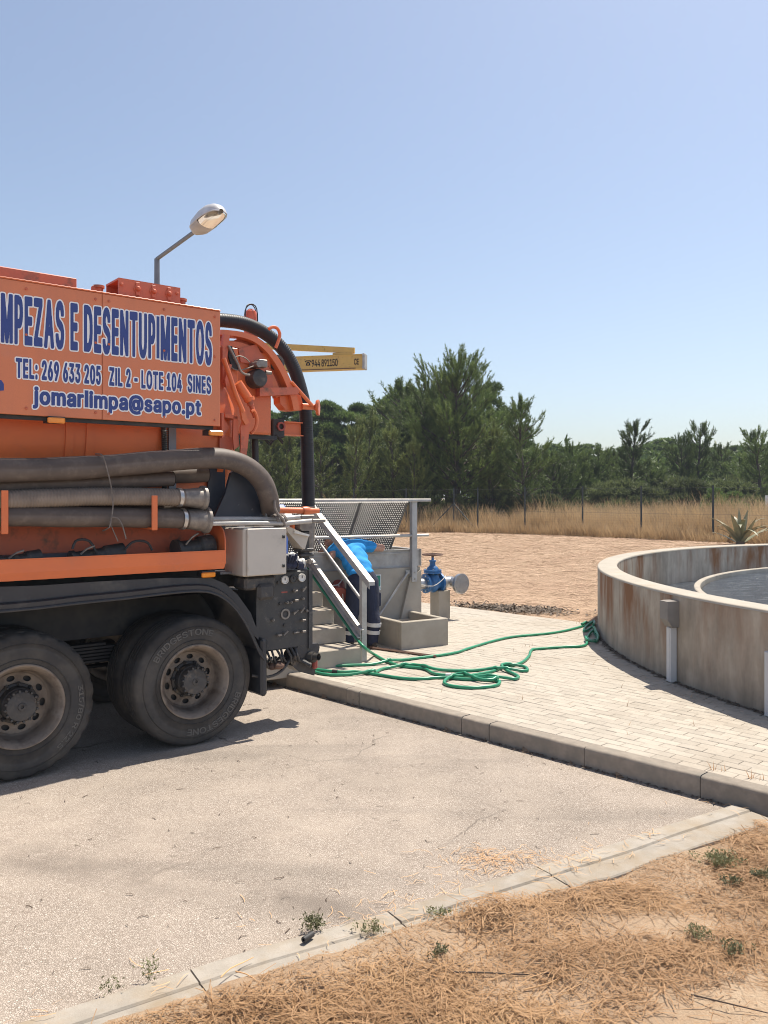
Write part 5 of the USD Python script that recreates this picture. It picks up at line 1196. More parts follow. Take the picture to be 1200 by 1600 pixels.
# ================================================================== blue gate valves, steel pipe with blank flange, pedestal
vx, vy = [(0.970, 0.711)][0][0], 1.10
vz = [(0.970, 0.711)][0][1]
def gate_valve(label, x, y, wheel_on=True):
    g = Thing('gate_valve', label, 'valve', FC, (x, y, 0.4))
    ax = (1, 0, 0)
    m = MB()
    m.lathe([(-0.15, 0.075), (-0.15, 0.150), (-0.118, 0.150), (-0.112, 0.095), (-0.06, 0.105), (0.0, 0.13), (0.06, 0.105), (0.112, 0.095), (0.118, 0.150), (0.15, 0.150), (0.15, 0.075)], (x, y, vz), ax, 36)
    m.sphere((x, y, vz + 0.02), 0.135, 3, (0.75, 1.0, 1.25))
    g.part('body', m, BLUE_V, smooth=40)
    m = MB().lathe([(0.155, 0.12), (0.155, 0.14), (0.178, 0.14), (0.182, 0.132), (0.186, 0.14), (0.21, 0.14), (0.212, 0.09), (0.24, 0.085), (0.262, 0.06), (0.28, 0.045), (0.33, 0.042), (0.335, 0.056), (0.355, 0.056), (0.36, 0.022), (0.42, 0.018), (0.42, 0)], (x, y, vz), (0, 0, 1), 28)
    g.part('bonnet', m, BLUE_V, smooth=40)
    m = MB()
    for a in np.radians(np.arange(8) * 45 + 20):
        for s_ in (-0.155, 0.155):
            p = (x + s_, y + 0.125 * math.cos(a), vz + 0.125 * math.sin(a))
            m.cyl((p[0] - 0.012, p[1], p[2]), (p[0] + 0.012, p[1], p[2]), 0.011, 6)
    for a in np.radians(np.arange(6) * 60):
        m.cyl((x + 0.115 * math.cos(a), y + 0.115 * math.sin(a), vz + 0.15), (x + 0.115 * math.cos(a), y + 0.115 * math.sin(a), vz + 0.225), 0.009, 6)
    g.part('bolts', m, STAINLESS)
    if wheel_on:
        hw = MB().tube([(x + 0.155 * math.cos(a), y + 0.155 * math.sin(a), vz + 0.445) for a in np.linspace(0, 2 * np.pi, 37)], 0.012, 8)
        for k in range(5):
            a = k * 2 * math.pi / 5 + 0.3
            hw.cyl((x, y, vz + 0.43), (x + 0.15 * math.cos(a), y + 0.15 * math.sin(a), vz + 0.443), 0.009, 6)
        hw.cyl((x, y, vz + 0.40), (x, y, vz + 0.465), 0.022, 10)
        g.part('handwheel', hw, RUST)
    return g
gate_valve('blue flanged gate valve with rusty handwheel beside the chamber', vx, vy)
fx, fzz = [(1.330, 0.703)][0]
sp_ = Thing('steel_pipe', 'stainless pipe ending in a round blank flange beside the blue valve', 'pipe', FC, (vx + 0.4, vy, vz))
sp_.part('pipe', MB().cyl((vx + 0.155, vy, vz), (fx + 0.02, vy, vz), 0.085, 28).cyl((-0.05, vy, vz), (vx - 0.155, vy, vz), 0.085, 24).cyl((fx, vy + 0.085, vz), (fx, 0.85, fzz), 0.085, 28), STAINLESS)
fl_ax = unit((0.12, -1.0, 0))
fx, fzz = [(1.330, 0.703)][0]; fy = 0.85
m = MB().lathe([(0.0, 0.0), (0.0, 0.155), (0.024, 0.158), (0.028, 0.15), (0.028, 0.0)], (fx, fy, fzz), fl_ax, 40)
fp = sp_.part('blank_flange', m, STAINLESS, smooth=30)
sp_.part('pipe_flange', MB().lathe([(-0.03, 0.07), (-0.03, 0.155), (-0.004, 0.155), (-0.004, 0.07)], (fx, fy, fzz), fl_ax, 40), STAINLESS)
m = MB(); uu = np.array([0, 0, 1.0]); ww = np.cross(fl_ax, uu)
for a in np.radians(np.arange(8) * 45 + 22):
    p = np.array([fx, fy, fzz]) + 0.13 * (math.cos(a) * uu + math.sin(a) * ww)
    m.cyl(p + fl_ax * 0.028, p + fl_ax * 0.04, 0.012, 6)
sp_.part('bolts', m, STAINLESS, under=fp)
pd = Thing('pipe_pedestal', 'grey concrete pedestal holding the pipe between the valve and flange', 'pedestal', FC, (vx + 0.2, vy, 0.15))
pd.part('column', MB().box(vx + 0.03, vx + 0.255, vy - 0.12, vy + 0.12, 0.10, vz - 0.115, bev=0.01), CONCRETE, smooth=False)
pd.part('saddle', MB().lathe([(-0.025, 0.086), (-0.025, 0.098), (0.025, 0.098), (0.025, 0.086)], (vx + 0.20, vy, vz), (1, 0, 0), 24).box(vx + 0.17, vx + 0.23, vy - 0.05, vy + 0.05, vz - 0.115, vz - 0.08), STEEL)
cw = Thing('white_cable', 'thin white cable wrapped round the blue valve', 'cable', FC, (vx, vy - 0.15, vz))
cw.part('cable', MB().tube(smooth_path([(vx - 0.55, vy - 0.10, vz + 0.2), (vx - 0.35, vy - 0.19, vz + 0.02), (vx - 0.1, vy - 0.18, vz - 0.02), (vx + 0.1, vy - 0.16, vz + 0.08), (vx + 0.17, vy - 0.10, vz + 0.12)]), 0.006, 6), WHITE_P)
cw.part('tag', MB().box(vx - 0.46, vx - 0.40, vy - 0.175, vy - 0.172, vz + 0.10, vz + 0.17), WHITE_P)

# ================================================================== yellow jib crane
jd = unit((0.976, -0.218, 0)); jn = np.array([-jd[1], jd[0], 0])
je = np.array([-0.29, 11.8, 0]); JM = je - jd * 2.15
jb = Thing('jib_crane', 'yellow jib crane arm with black telephone number above the chamber', 'crane', dict(rot=math.degrees(math.atan2(jd[1], jd[0])), o=np.array([JM[0], JM[1], 0.0]), x=jd, y=jn), (0, 0, 0.15))
jb.part('mast', MB().cyl((0, 0, 0.12), (0, 0, 4.35), 0.09, 20).lathe([(0, 0), (0, 0.2), (0.03, 0.2), (0.03, 0.0)], (0, 0, 0.15), (0, 0, 1), 20), YELLOW)
m = MB().prism([(-0.06, 3.862), (0.06, 3.862), (0.06, 3.885), (0.055, 3.892), (0.055, 4.055), (0.06, 4.06), (0.06, 4.075), (-0.06, 4.075), (-0.06, 4.06), (-0.055, 4.055), (-0.055, 3.892), (-0.06, 3.885)], 0.08, 2.15, 'yz')
arm = jb.part('arm', m, YELLOW, smooth=False)
jb.part('trolley_slot', MB().box(0.1, 2.05, -0.0615, -0.058, 3.870, 3.882), RUST, under=arm)
jb.part('end_stop', MB().box(2.15, 2.185, -0.075, 0.075, 3.862, 4.08, bev=0.004).cyl((2.167, -0.085, 4.06), (2.167, -0.06, 4.06), 0.02, 8).cyl((2.167, -0.085, 3.885), (2.167, -0.06, 3.885), 0.02, 8), STEEL)
m = MB().raw([(x, y, z + d) for x, z, hh in ((0.05, 4.26, 0.095), (2.02, 4.095, 0.08)) for y in (-0.02, 0.02) for d in (0, hh)], [(0, 1, 3), (0, 3, 2), (4, 6, 7), (4, 7, 5), (0, 4, 5), (0, 5, 1), (2, 3, 7), (2, 7, 6), (0, 2, 6), (0, 6, 4), (1, 5, 7), (1, 7, 3)])
jb.part('tie_bar', m, YELLOW, smooth=False)
jb.part('tie_lug', MB().box(1.7, 2.0, -0.03, 0.03, 4.078, 4.11, bev=0.006), YELLOW)
def jtext(s, x0, x1, z0, z1):
    return fit_poly(text_poly(s), x0, x1, z0, z1)
tel = shapely.union_all([jtext('944 891150', 1.40, 1.785, 3.915, 4.02), jtext('CE', 2.025, 2.095, 3.925, 4.01)])
ph_ = affinity.translate(shapely.union_all([Polygon([(1.055, 3.925), (1.125, 3.925), (1.115, 3.965), (1.105, 3.975), (1.075, 3.975), (1.065, 3.965)]), LineString([(1.045, 3.978), (1.06, 3.992), (1.12, 3.992), (1.135, 3.978)]).buffer(0.008, cap_style='flat')]).difference(Point(1.09, 3.947).buffer(0.012)), 0.255, 0.012)
jb.part('lettering', MB().prism(shapely.union_all([tel, ph_]), -0.0572, -0.0553), BLACK_T, under=arm, smooth=False, label='black telephone sign, number 944 891150 and CE mark')

# ================================================================== street lamp behind the truck
LX, LY = -3.82, 14.0
lp = Thing('street_lamp', 'grey street lamp with angled arm rising behind the truck', 'street lamp', base=(LX, LY, 0.15))
lp.part('pole', MB().tube([(LX, LY, 0.1), (LX, LY, 3.0), (LX, LY, 6.06)], [0.075, 0.06, 0.045], 14), POLE)
elb = np.array([LX, LY, 6.03]); tip = np.array([-2.93, 13.1, 6.27])
lp.part('arm', MB().tube([elb + [0, 0, 0.03], tip], 0.033, 12), POLE)
ad = unit(tip - elb); si = unit(np.cross(ad, [0, 0, 1.0])); upv = np.cross(si, ad)
if upv[2] < 0: upv = -upv
def lampshell(prof, th0, th1, n=24, inset=0.0):
    V = []
    for (d, w, h, dn) in prof:
        for a in np.linspace(th0, th1, n):
            c, s_ = math.cos(a), math.sin(a)
            V.append(tip + ad * d + si * (w - inset) * c + upv * ((h if s_ > 0 else dn) * s_))
    k = len(prof)
    ii, jj = np.meshgrid(np.arange(k - 1), np.arange(n - 1), indexing='ij')
    return np.array(V), np.stack([ii * n + jj, ii * n + jj + 1, (ii + 1) * n + jj + 1, (ii + 1) * n + jj], -1).reshape(-1, 4)
prof = [(a * 1.22, b * 1.25, c * 1.4, d * 1.6) for a, b, c, d in [(-0.06, 0.06, 0.05, 0.04), (0.0, 0.115, 0.10, 0.055), (0.04, 0.135, 0.125, 0.06), (0.12, 0.14, 0.145, 0.06), (0.22, 0.15, 0.16, 0.055), (0.34, 0.15, 0.155, 0.05), (0.45, 0.13, 0.125, 0.045), (0.52, 0.095, 0.085, 0.035), (0.55, 0.03, 0.03, 0.02)]]
v, f = lampshell(prof, 0, math.pi)
head = lp.part('housing', MB().raw(v, f), mat('lamp_grey', (0.52, 0.52, 0.53), rough=0.45), smooth=60)
v, f = lampshell(prof[:5], math.pi, 2 * math.pi)
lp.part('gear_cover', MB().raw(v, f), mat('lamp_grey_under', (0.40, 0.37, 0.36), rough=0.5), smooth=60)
v, f = lampshell([(a, b * 0.93, c, d * 1.1) for a, b, c, d in prof[4:]], math.pi, 2 * math.pi)
lp.part('glass_bowl', MB().raw(v, f), GLASS, smooth=60)
m = MB()
for d0, d1 in ((0.235, 0.50),):
    m.lathe([(0, 0.0), (0.02, 0.06), (0.05, 0.1), (0.055, 0.105)], tip + ad * 0.47 + upv * 0.10, -upv, 20)
m.tube([tip + ad * 0.33 + upv * 0.0, tip + ad * 0.6 + upv * 0.0], 0.024, 10)
lp.part('reflector_and_bulb', m, mat('reflector', (0.55, 0.54, 0.52), rough=0.35, metal=0.6), under=head)
v, f = lampshell([(a, b + 0.006, 0.012, 0.012) for a, b, c, d in prof[1:]], -0.0, math.pi * 0.9999)
lp.part('seam', MB().tube([tip + ad * a + si * (b + 0.002) for a, b, c, d in prof] , 0.008, 6).tube([tip + ad * a - si * (b + 0.002) for a, b, c, d in prof], 0.008, 6), mat('lamp_grey', (0.42, 0.42, 0.43)), under=head)
lp.part('clamp', MB().cyl(tip - ad * 0.02 - si * 0.05, tip - ad * 0.02 + si * 0.05, 0.045, 10).cyl(tip + ad * 0.03 - upv * 0.07, tip + ad * 0.03 - upv * 0.02, 0.035, 10), POLE)

# ================================================================== green water hoses on the paving
laid = []
def lay(pts, r=0.0170, z=0.15):
    """Lays a hose on the paving; it lifts where it crosses one laid before, or itself."""
    p = smooth_path(np.array(pts, float), 0.02)
    pl = np.array(p)
    zz = np.full(len(p), z + r)
    for i_ in range(len(p)):
        prev = np.vstack([q for q in laid] + ([np.column_stack([pl[:max(i_ - 12, 0)], zz[:max(i_ - 12, 0)]])] if i_ > 14 else [])) if (laid or i_ > 14) else np.zeros((0, 3))
        if len(prev):
            d = np.hypot(*(prev[:, :2] - pl[i_]).T)
            near = d < 2.0 * r
            if near.any():
                zz[i_] = max(zz[i_], (prev[near, 2] + np.sqrt(np.maximum((2 * r) ** 2 - d[near] ** 2, 0))).max())
    w = zz.copy()
    for _ in range(5):
        w = np.maximum(zz, np.convolve(np.pad(w, 4, mode='edge'), np.ones(9) / 9, 'valid'))
    out = np.column_stack([pl, w])
    laid.append(out)
    return out
def green_hose(label, path, extra=None):
    h = Thing('water_hose', label, 'hose', base=tuple(path[0]), group='green water hoses')
    h.part('hose', MB().tube(path, 0.0170, 12), HOSE_GREEN, smooth=80)
    for (k, col) in (extra or []):
        t = unit(path[min(k + 1, len(path) - 1)] - path[k - 1])
        h.part('joint', MB().lathe([(-0.03, 0.0165), (-0.03, 0.0225), (0.03, 0.0225), (0.03, 0.0165)], path[k], t, 12), col)
    return h
C1 = [(-1.264, 9.392), (-1.152, 9.356), (-0.830, 9.148), (-0.497, 8.982), (-0.304, 8.982), (-0.137, 8.885), (0.252, 8.636), (0.615, 8.697), (0.797, 8.636), (1.144, 8.547), (1.167, 8.430), (1.092, 8.303), (0.849, 8.233), (0.665, 8.316), (0.612, 8.459), (0.684, 8.636), (0.869, 8.759), (1.154, 8.982), (1.309, 9.199), (1.548, 9.446), (1.711, 9.841), (1.810, 10.228), (1.900, 10.335), (2.254, 10.466), (2.504, 10.533), (2.619, 10.739), (2.672, 11.027)]
C2 = [(-0.115, 9.960), (0.022, 9.574), (0.193, 9.286), (0.436, 9.148), (0.533, 8.885), (0.683, 8.790), (0.811, 8.790), (0.943, 8.576), (1.046, 8.503), (1.157, 8.547), (1.156, 8.636), (0.957, 8.697), (1.218, 8.651), (1.353, 8.621), (1.410, 8.728), (1.381, 8.885), (1.313, 9.081), (1.300, 9.182), (1.390, 9.268), (1.548, 9.234), (1.568, 9.098), (1.505, 9.015), (1.192, 9.064), (0.835, 9.048), (0.511, 9.098), (0.343, 9.286), (0.199, 9.251), (0.000, 9.148), (-0.096, 8.949)]
C3 = [(-0.096, 8.933), (-0.225, 8.869), (-0.543, 8.821), (-0.737, 8.949), (-0.798, 9.098), (-0.712, 9.251), (-0.430, 9.321), (-0.123, 9.392), (0.298, 9.686), (0.826, 10.041), (1.062, 10.378), (1.454, 10.929), (1.774, 11.253), (2.236, 11.488), (2.521, 11.706), (2.885, 12.138), (3.002, 12.350)]
green_hose('green hose from under the truck that loops on the paving and runs to the tank', lay(C1), [(40, CHASSIS)])
st_ = [(-2.496, 1.138), (-2.405, 0.998), (-2.313, 0.842), (-2.205, 0.717)]
stair_pts = [(-1.72, y_, slope(y_, 0.44) - 0.03) for y_ in (0.1, -0.3, -0.7, -1.0, -1.2)]
sw = to_world(FC, stair_pts)
p2 = lay(C2)
j_ = smooth_path(np.vstack([sw, [[*to_world(FC, (-1.70, -1.40, 0))[0][:2], 0.33]], p2[:1]]), 0.03)
green_hose('green hose hanging down the stair side and coiled in the paving heap', np.vstack([j_[:-1], p2]), [(len(j_) + 70, WHITE_P)])
green_hose('green hose running straight across the paving to the tank foot', lay(C3))
cl = []
for k, (uvs) in enumerate(([(2.885, 12.138), (3.071, 12.475), (3.202, 12.538), (3.164, 12.167), (3.042, 11.596), (2.876, 11.126), (2.732, 10.929), (2.734, 11.176), (2.846, 11.488), (2.970, 11.596), (2.963, 11.330)],
                           [(2.672, 11.027), (2.650, 10.833), (2.738, 10.786), (2.914, 11.076), (3.012, 11.382), (3.073, 11.818), (2.983, 11.932), (2.818, 11.706), (2.958, 12.167), (3.151, 12.412), (3.078, 11.875)])):
    uvs = np.array(uvs)
    d = np.hypot(*(uvs - TC).T)
    uvs = np.array(TC) + (uvs - TC) * (np.maximum(d, TR_ + 0.06) / d)[:, None]
    green_hose(['green hose coil in the shadow at the tank foot, upper loop', 'green hose coil in the shadow at the tank foot, loop reaching the wall'][k], lay(uvs))

# ================================================================== worker leaning over the chamber
px0, py0 = -1.07, -0.45
pr_ = Thing('person', 'person in blue T-shirt and navy work trousers bent over the chamber edge', 'person', frame(58.5, to_world(FC, (-0.12, 0, 0))[0]), (px0, py0, 0.15))
def skeleton(bones, joints, refine=0.016, it=8, lam=0.5):
    tot = manifold3d.Manifold()
    def ball(n):
        x, y, z, r = joints[n][:4]
        s_ = joints[n][4] if len(joints[n]) > 4 else (1, 1, 1)
        return manifold3d.Manifold.sphere(r, 24).scale(s_).translate((x, y, z))
    for bone in bones:
        tot += manifold3d.Manifold.batch_hull([ball(a) for a in bone])
    tot = tot.refine_to_length(refine)
    mm = tot.to_mesh()
    t = trimesh.Trimesh(mm.vert_properties[:, :3], mm.tri_verts, process=True)
    trimesh.smoothing.filter_taubin(t, lamb=lam, nu=0.53, iterations=it)
    return t
# feet, knees, hips, spine, shoulders, head, arms (chamber frame)
J = dict(
    fr=(-0.985, -0.52, 0.0), fl=(-1.20, -0.30, 0.0))
hipc = np.array([-1.055, -0.43, 1.02])
jt = {
    'pel': (-1.055, -0.43, 1.02, 0.135, (1.15, 0.85, 0.9)), 'hr': (-0.965, -0.44, 0.97, 0.105), 'hl': (-1.145, -0.42, 0.97, 0.105),
    'kr': (-0.945, -0.49, 0.60, 0.072), 'kl': (-1.185, -0.38, 0.60, 0.072), 'cr': (-0.95, -0.53, 0.46, 0.068), 'cl': (-1.20, -0.36, 0.46, 0.068), 'ar': (-0.965, -0.52, 0.235, 0.045), 'al': (-1.20, -0.33, 0.235, 0.045),
    'wa': (-1.07, -0.35, 1.13, 0.135, (1.1, 0.85, 0.9)), 'ch': (-1.09, -0.15, 1.32, 0.145, (1.18, 0.85, 0.8)), 'up': (-1.09, -0.01, 1.425, 0.105, (1.5, 0.9, 0.8)),
    'sr': (-0.86, -0.04, 1.415, 0.074), 'sl': (-1.20, -0.01, 1.405, 0.074), 'nk': (-1.105, 0.08, 1.455, 0.062), 'nh': (-1.13, 0.145, 1.475, 0.058),
    'er': (-0.555, -0.06, 1.372, 0.050), 'wr': (-0.76, 0.08, 1.372, 0.034), 'el': (-1.31, -0.06, 1.29, 0.046), 'wl': (-1.29, 0.12, 1.36, 0.032)}
body = [('pel', 'wa'), ('wa', 'ch'), ('ch', 'up'), ('up', 'sr'), ('up', 'sl'), ('up', 'nk'), ('nk', 'nh'), ('sr', 'er'), ('er', 'wr'), ('sl', 'el'), ('el', 'wl'),
        ('pel', 'hr'), ('pel', 'hl'), ('hr', 'kr'), ('hl', 'kl'), ('kr', 'cr'), ('kl', 'cl'), ('cr', 'ar'), ('cl', 'al')]
shr = {k: (*v[:3], v[3] * (0.86 if k in ('pel', 'hr', 'hl', 'kr', 'kl', 'cr', 'cl', 'ar', 'al', 'wa', 'ch', 'up', 'sr', 'sl') else 1.0), *v[4:]) for k, v in jt.items()}
# head: bowed forward and down over the channel
hc_ = np.array([-1.15, 0.255, 1.50])
shr.update({'h0': (-1.145, 0.19, 1.495, 0.088), 'h1': (-1.15, 0.255, 1.445, 0.086), 'jaw': (-1.155, 0.255, 1.37, 0.055), 'nose': (-1.157, 0.315, 1.385, 0.016), 'brow': (-1.153, 0.32, 1.43, 0.03), 'earr': (-1.06, 0.215, 1.43, 0.02), 'earl': (-1.24, 0.22, 1.43, 0.02)})
body += [('nh', 'h0'), ('h0', 'h1'), ('h1', 'jaw'), ('h1', 'brow'), ('brow', 'nose'), ('h1', 'earr'), ('h1', 'earl'), ('nh', 'jaw')]
# hands holding the channel rim: palm, four fingers of different length, thumb
def hand(s_, w, side):
    wx, wy, wz = w
    shr[f'p0{s_}'] = (wx + side * 0.0, wy + 0.03, wz - 0.005, 0.030); shr[f'p1{s_}'] = (wx - side * 0.02, wy + 0.075, wz - 0.010, 0.022); shr[f'p2{s_}'] = (wx + side * 0.025, wy + 0.075, wz - 0.012, 0.022)
    out = [(f'w{s_}', f'p0{s_}'), (f'p0{s_}', f'p1{s_}'), (f'p0{s_}', f'p2{s_}'), (f'p1{s_}', f'p2{s_}')]
    for k, L in enumerate((0.068, 0.078, 0.074, 0.058)):
        x = wx + side * (0.034 - 0.0225 * k)
        shr[f'f{k}a{s_}'] = (x, wy + 0.085, wz - 0.010, 0.010); shr[f'f{k}b{s_}'] = (x, wy + 0.085 + L * 0.55, wz - 0.016, 0.009); shr[f'f{k}c{s_}'] = (x, wy + 0.085 + L * 0.75, wz - 0.045, 0.0075)
        out += [(f'f{k}a{s_}', f'f{k}b{s_}'), (f'f{k}b{s_}', f'f{k}c{s_}')]
    shr[f't0{s_}'] = (wx - side * 0.03, wy + 0.04, wz - 0.01, 0.013); shr[f't1{s_}'] = (wx - side * 0.062, wy + 0.075, wz - 0.018, 0.010); shr[f't2{s_}'] = (wx - side * 0.066, wy + 0.10, wz - 0.03, 0.008)
    return out + [(f't0{s_}', f't1{s_}'), (f't1{s_}', f't2{s_}')]
body += hand('r', shr['wr'][:3], -1) + hand('l', shr['wl'][:3], 1)
pr_.part('body', skeleton(body, shr, 0.012, 4), SKIN, smooth=True)
tj = dict(jt)
tj['pel'] = (-1.055, -0.42, 1.05, 0.150, (1.15, 0.85, 0.75)); tj['ar'] = (-0.965, -0.52, 0.225, 0.068); tj['al'] = (-1.20, -0.33, 0.225, 0.068); tj['kr'] = (*jt['kr'][:3], 0.090); tj['kl'] = (*jt['kl'][:3], 0.090); tj['cr'] = (*jt['cr'][:3], 0.086); tj['cl'] = (*jt['cl'][:3], 0.086); tj['hr'] = (*jt['hr'][:3], 0.122); tj['hl'] = (*jt['hl'][:3], 0.122)
trm = skeleton([('pel', 'hr'), ('pel', 'hl'), ('hr', 'kr'), ('hl', 'kl'), ('kr', 'cr'), ('kl', 'cl'), ('cr', 'ar'), ('cl', 'al'), ('hr', 'hl')], tj, 0.018, 6)
v = np.array(trm.vertices); n_ = np.array(trm.vertex_normals)
trm.vertices = v + n_ * (0.020 * (meshkit.fbm(v * [9, 9, 5], 3, 12) - 0.5) * np.clip((1.05 - v[:, 2]) * 3, 0.3, 1))[:, None]
pr_.part('trousers', trm, TROUSER, smooth=True)
for (z, s_) in ((0.44, 'r'), (0.345, 'r'), (0.44, 'l'), (0.345, 'l')):
    a, b = np.array(jt['c' + s_][:3]), np.array(jt['a' + s_][:3])
    t_ = (a[2] - z) / (a[2] - b[2]); c_ = a + (b - a) * t_; r_ = 0.092 + (0.074 - 0.092) * t_
    pr_.part('reflective_band', MB().lathe([(-0.024, r_ - 0.004), (-0.024, r_ + 0.004), (0.024, r_ + 0.006), (0.024, r_ - 0.002)], c_, unit(a - b), 28), BAND, smooth=60)
pr_.part('thigh_pocket', MB().prism(roundrect(-0.53, -0.39, 0.66, 0.84, 0.02), -0.865, -0.845, 'yz'), TROUSER, smooth=30)
tj = dict(jt)
tj.update({'wa': (-1.06, -0.40, 1.08, 0.150, (1.12, 0.85, 0.85)), 'ch': (-1.07, -0.15, 1.315, 0.158, (1.15, 0.85, 0.8)), 'up': (-1.06, -0.01, 1.42, 0.105, (1.5, 0.9, 0.8)), 'sr': (-0.87, -0.04, 1.415, 0.084), 'sl': (-1.20, -0.01, 1.405, 0.084), 'nk': (-1.10, 0.05, 1.45, 0.085),
           'mid': (-1.06, -0.24, 1.26, 0.150, (1.2, 0.85, 0.8)), 'sre': (-0.715, -0.05, 1.398, 0.076), 'sle': (-1.26, -0.02, 1.345, 0.076)})
tsh = skeleton([('wa', 'ch'), ('ch', 'up'), ('up', 'sr'), ('up', 'sl'), ('up', 'nk'), ('sr', 'sre'), ('sl', 'sle'), ('ch', 'up', 'sr', 'sl'), ('wa', 'ch', 'mid')], tj, 0.018, 5)
v = np.array(tsh.vertices); n_ = np.array(tsh.vertex_normals)
ax_ = unit(np.array(tj['up'][:3]) - np.array(tj['wa'][:3])); along_ = v @ ax_; perp = v - along_[:, None] * ax_
fold = np.sin(along_ * 42 + 5 * meshkit.fbm(v * 5, 2, 3) * 2.2) * 0.5 + (meshkit.fbm(v * [11, 7, 7], 3, 15) - 0.5)
tsh.vertices = v + n_ * (0.019 * fold)[:, None]
pr_.part('t_shirt', tsh, SHIRT, smooth=True)
pr_.part('hair', skeleton([('h0', 'h1'), ('h0', 'b')], {'h0': (-1.145, 0.215, 1.492, 0.083), 'h1': (-1.15, 0.27, 1.46, 0.084), 'b': (-1.14, 0.18, 1.483, 0.05)}, 0.02, 3), HAIR, smooth=True)
for (x, y) in ((-0.965, -0.52), (-1.20, -0.33)):
    b = skeleton([('an', 'he'), ('he', 'ba'), ('ba', 'to'), ('an', 'ba'), ('an', 'sh')], {'sh': (x, y, 0.26, 0.05), 'an': (x, y, 0.225, 0.052), 'he': (x, y - 0.05, 0.188, 0.038), 'ba': (x, y + 0.11, 0.188, 0.042), 'to': (x, y + 0.165, 0.180, 0.032)}, 0.015, 4)
    bt = pr_.part('boot', b, BOOT, smooth=True)
    pr_.part('sole', MB().prism(Polygon([(x - 0.04, y - 0.08), (x + 0.04, y - 0.08), (x + 0.05, y + 0.12), (x + 0.03, y + 0.195), (x - 0.03, y + 0.195), (x - 0.05, y + 0.12)]).buffer(0.006), 0.1505, 0.168, 'xy'), CHASSIS, under=bt)


# ================================================================== trees
def needles(P, D, L, W, K, spread, rng, up=0.0, jit=0.03):
    """K slim leaf triangles at every point P round the direction D."""
    n = len(P)
    d = np.repeat(D, K, 0) + spread * rng.normal(size=(n * K, 3)); d[:, 2] += up
    d /= np.linalg.norm(d, axis=1, keepdims=True)
    p = np.repeat(P, K, 0) + jit * rng.normal(size=(n * K, 3))
    s = np.cross(d, rng.normal(size=(n * K, 3))); s /= np.linalg.norm(s, axis=1, keepdims=True)
    l = (L * rng.uniform(0.65, 1.1, n * K))[:, None]
    w = W * 0.5
    V = np.stack([p - s * w, p + s * w, p + d * l], 1).reshape(-1, 3)
    return V, np.arange(n * K * 3).reshape(-1, 3)

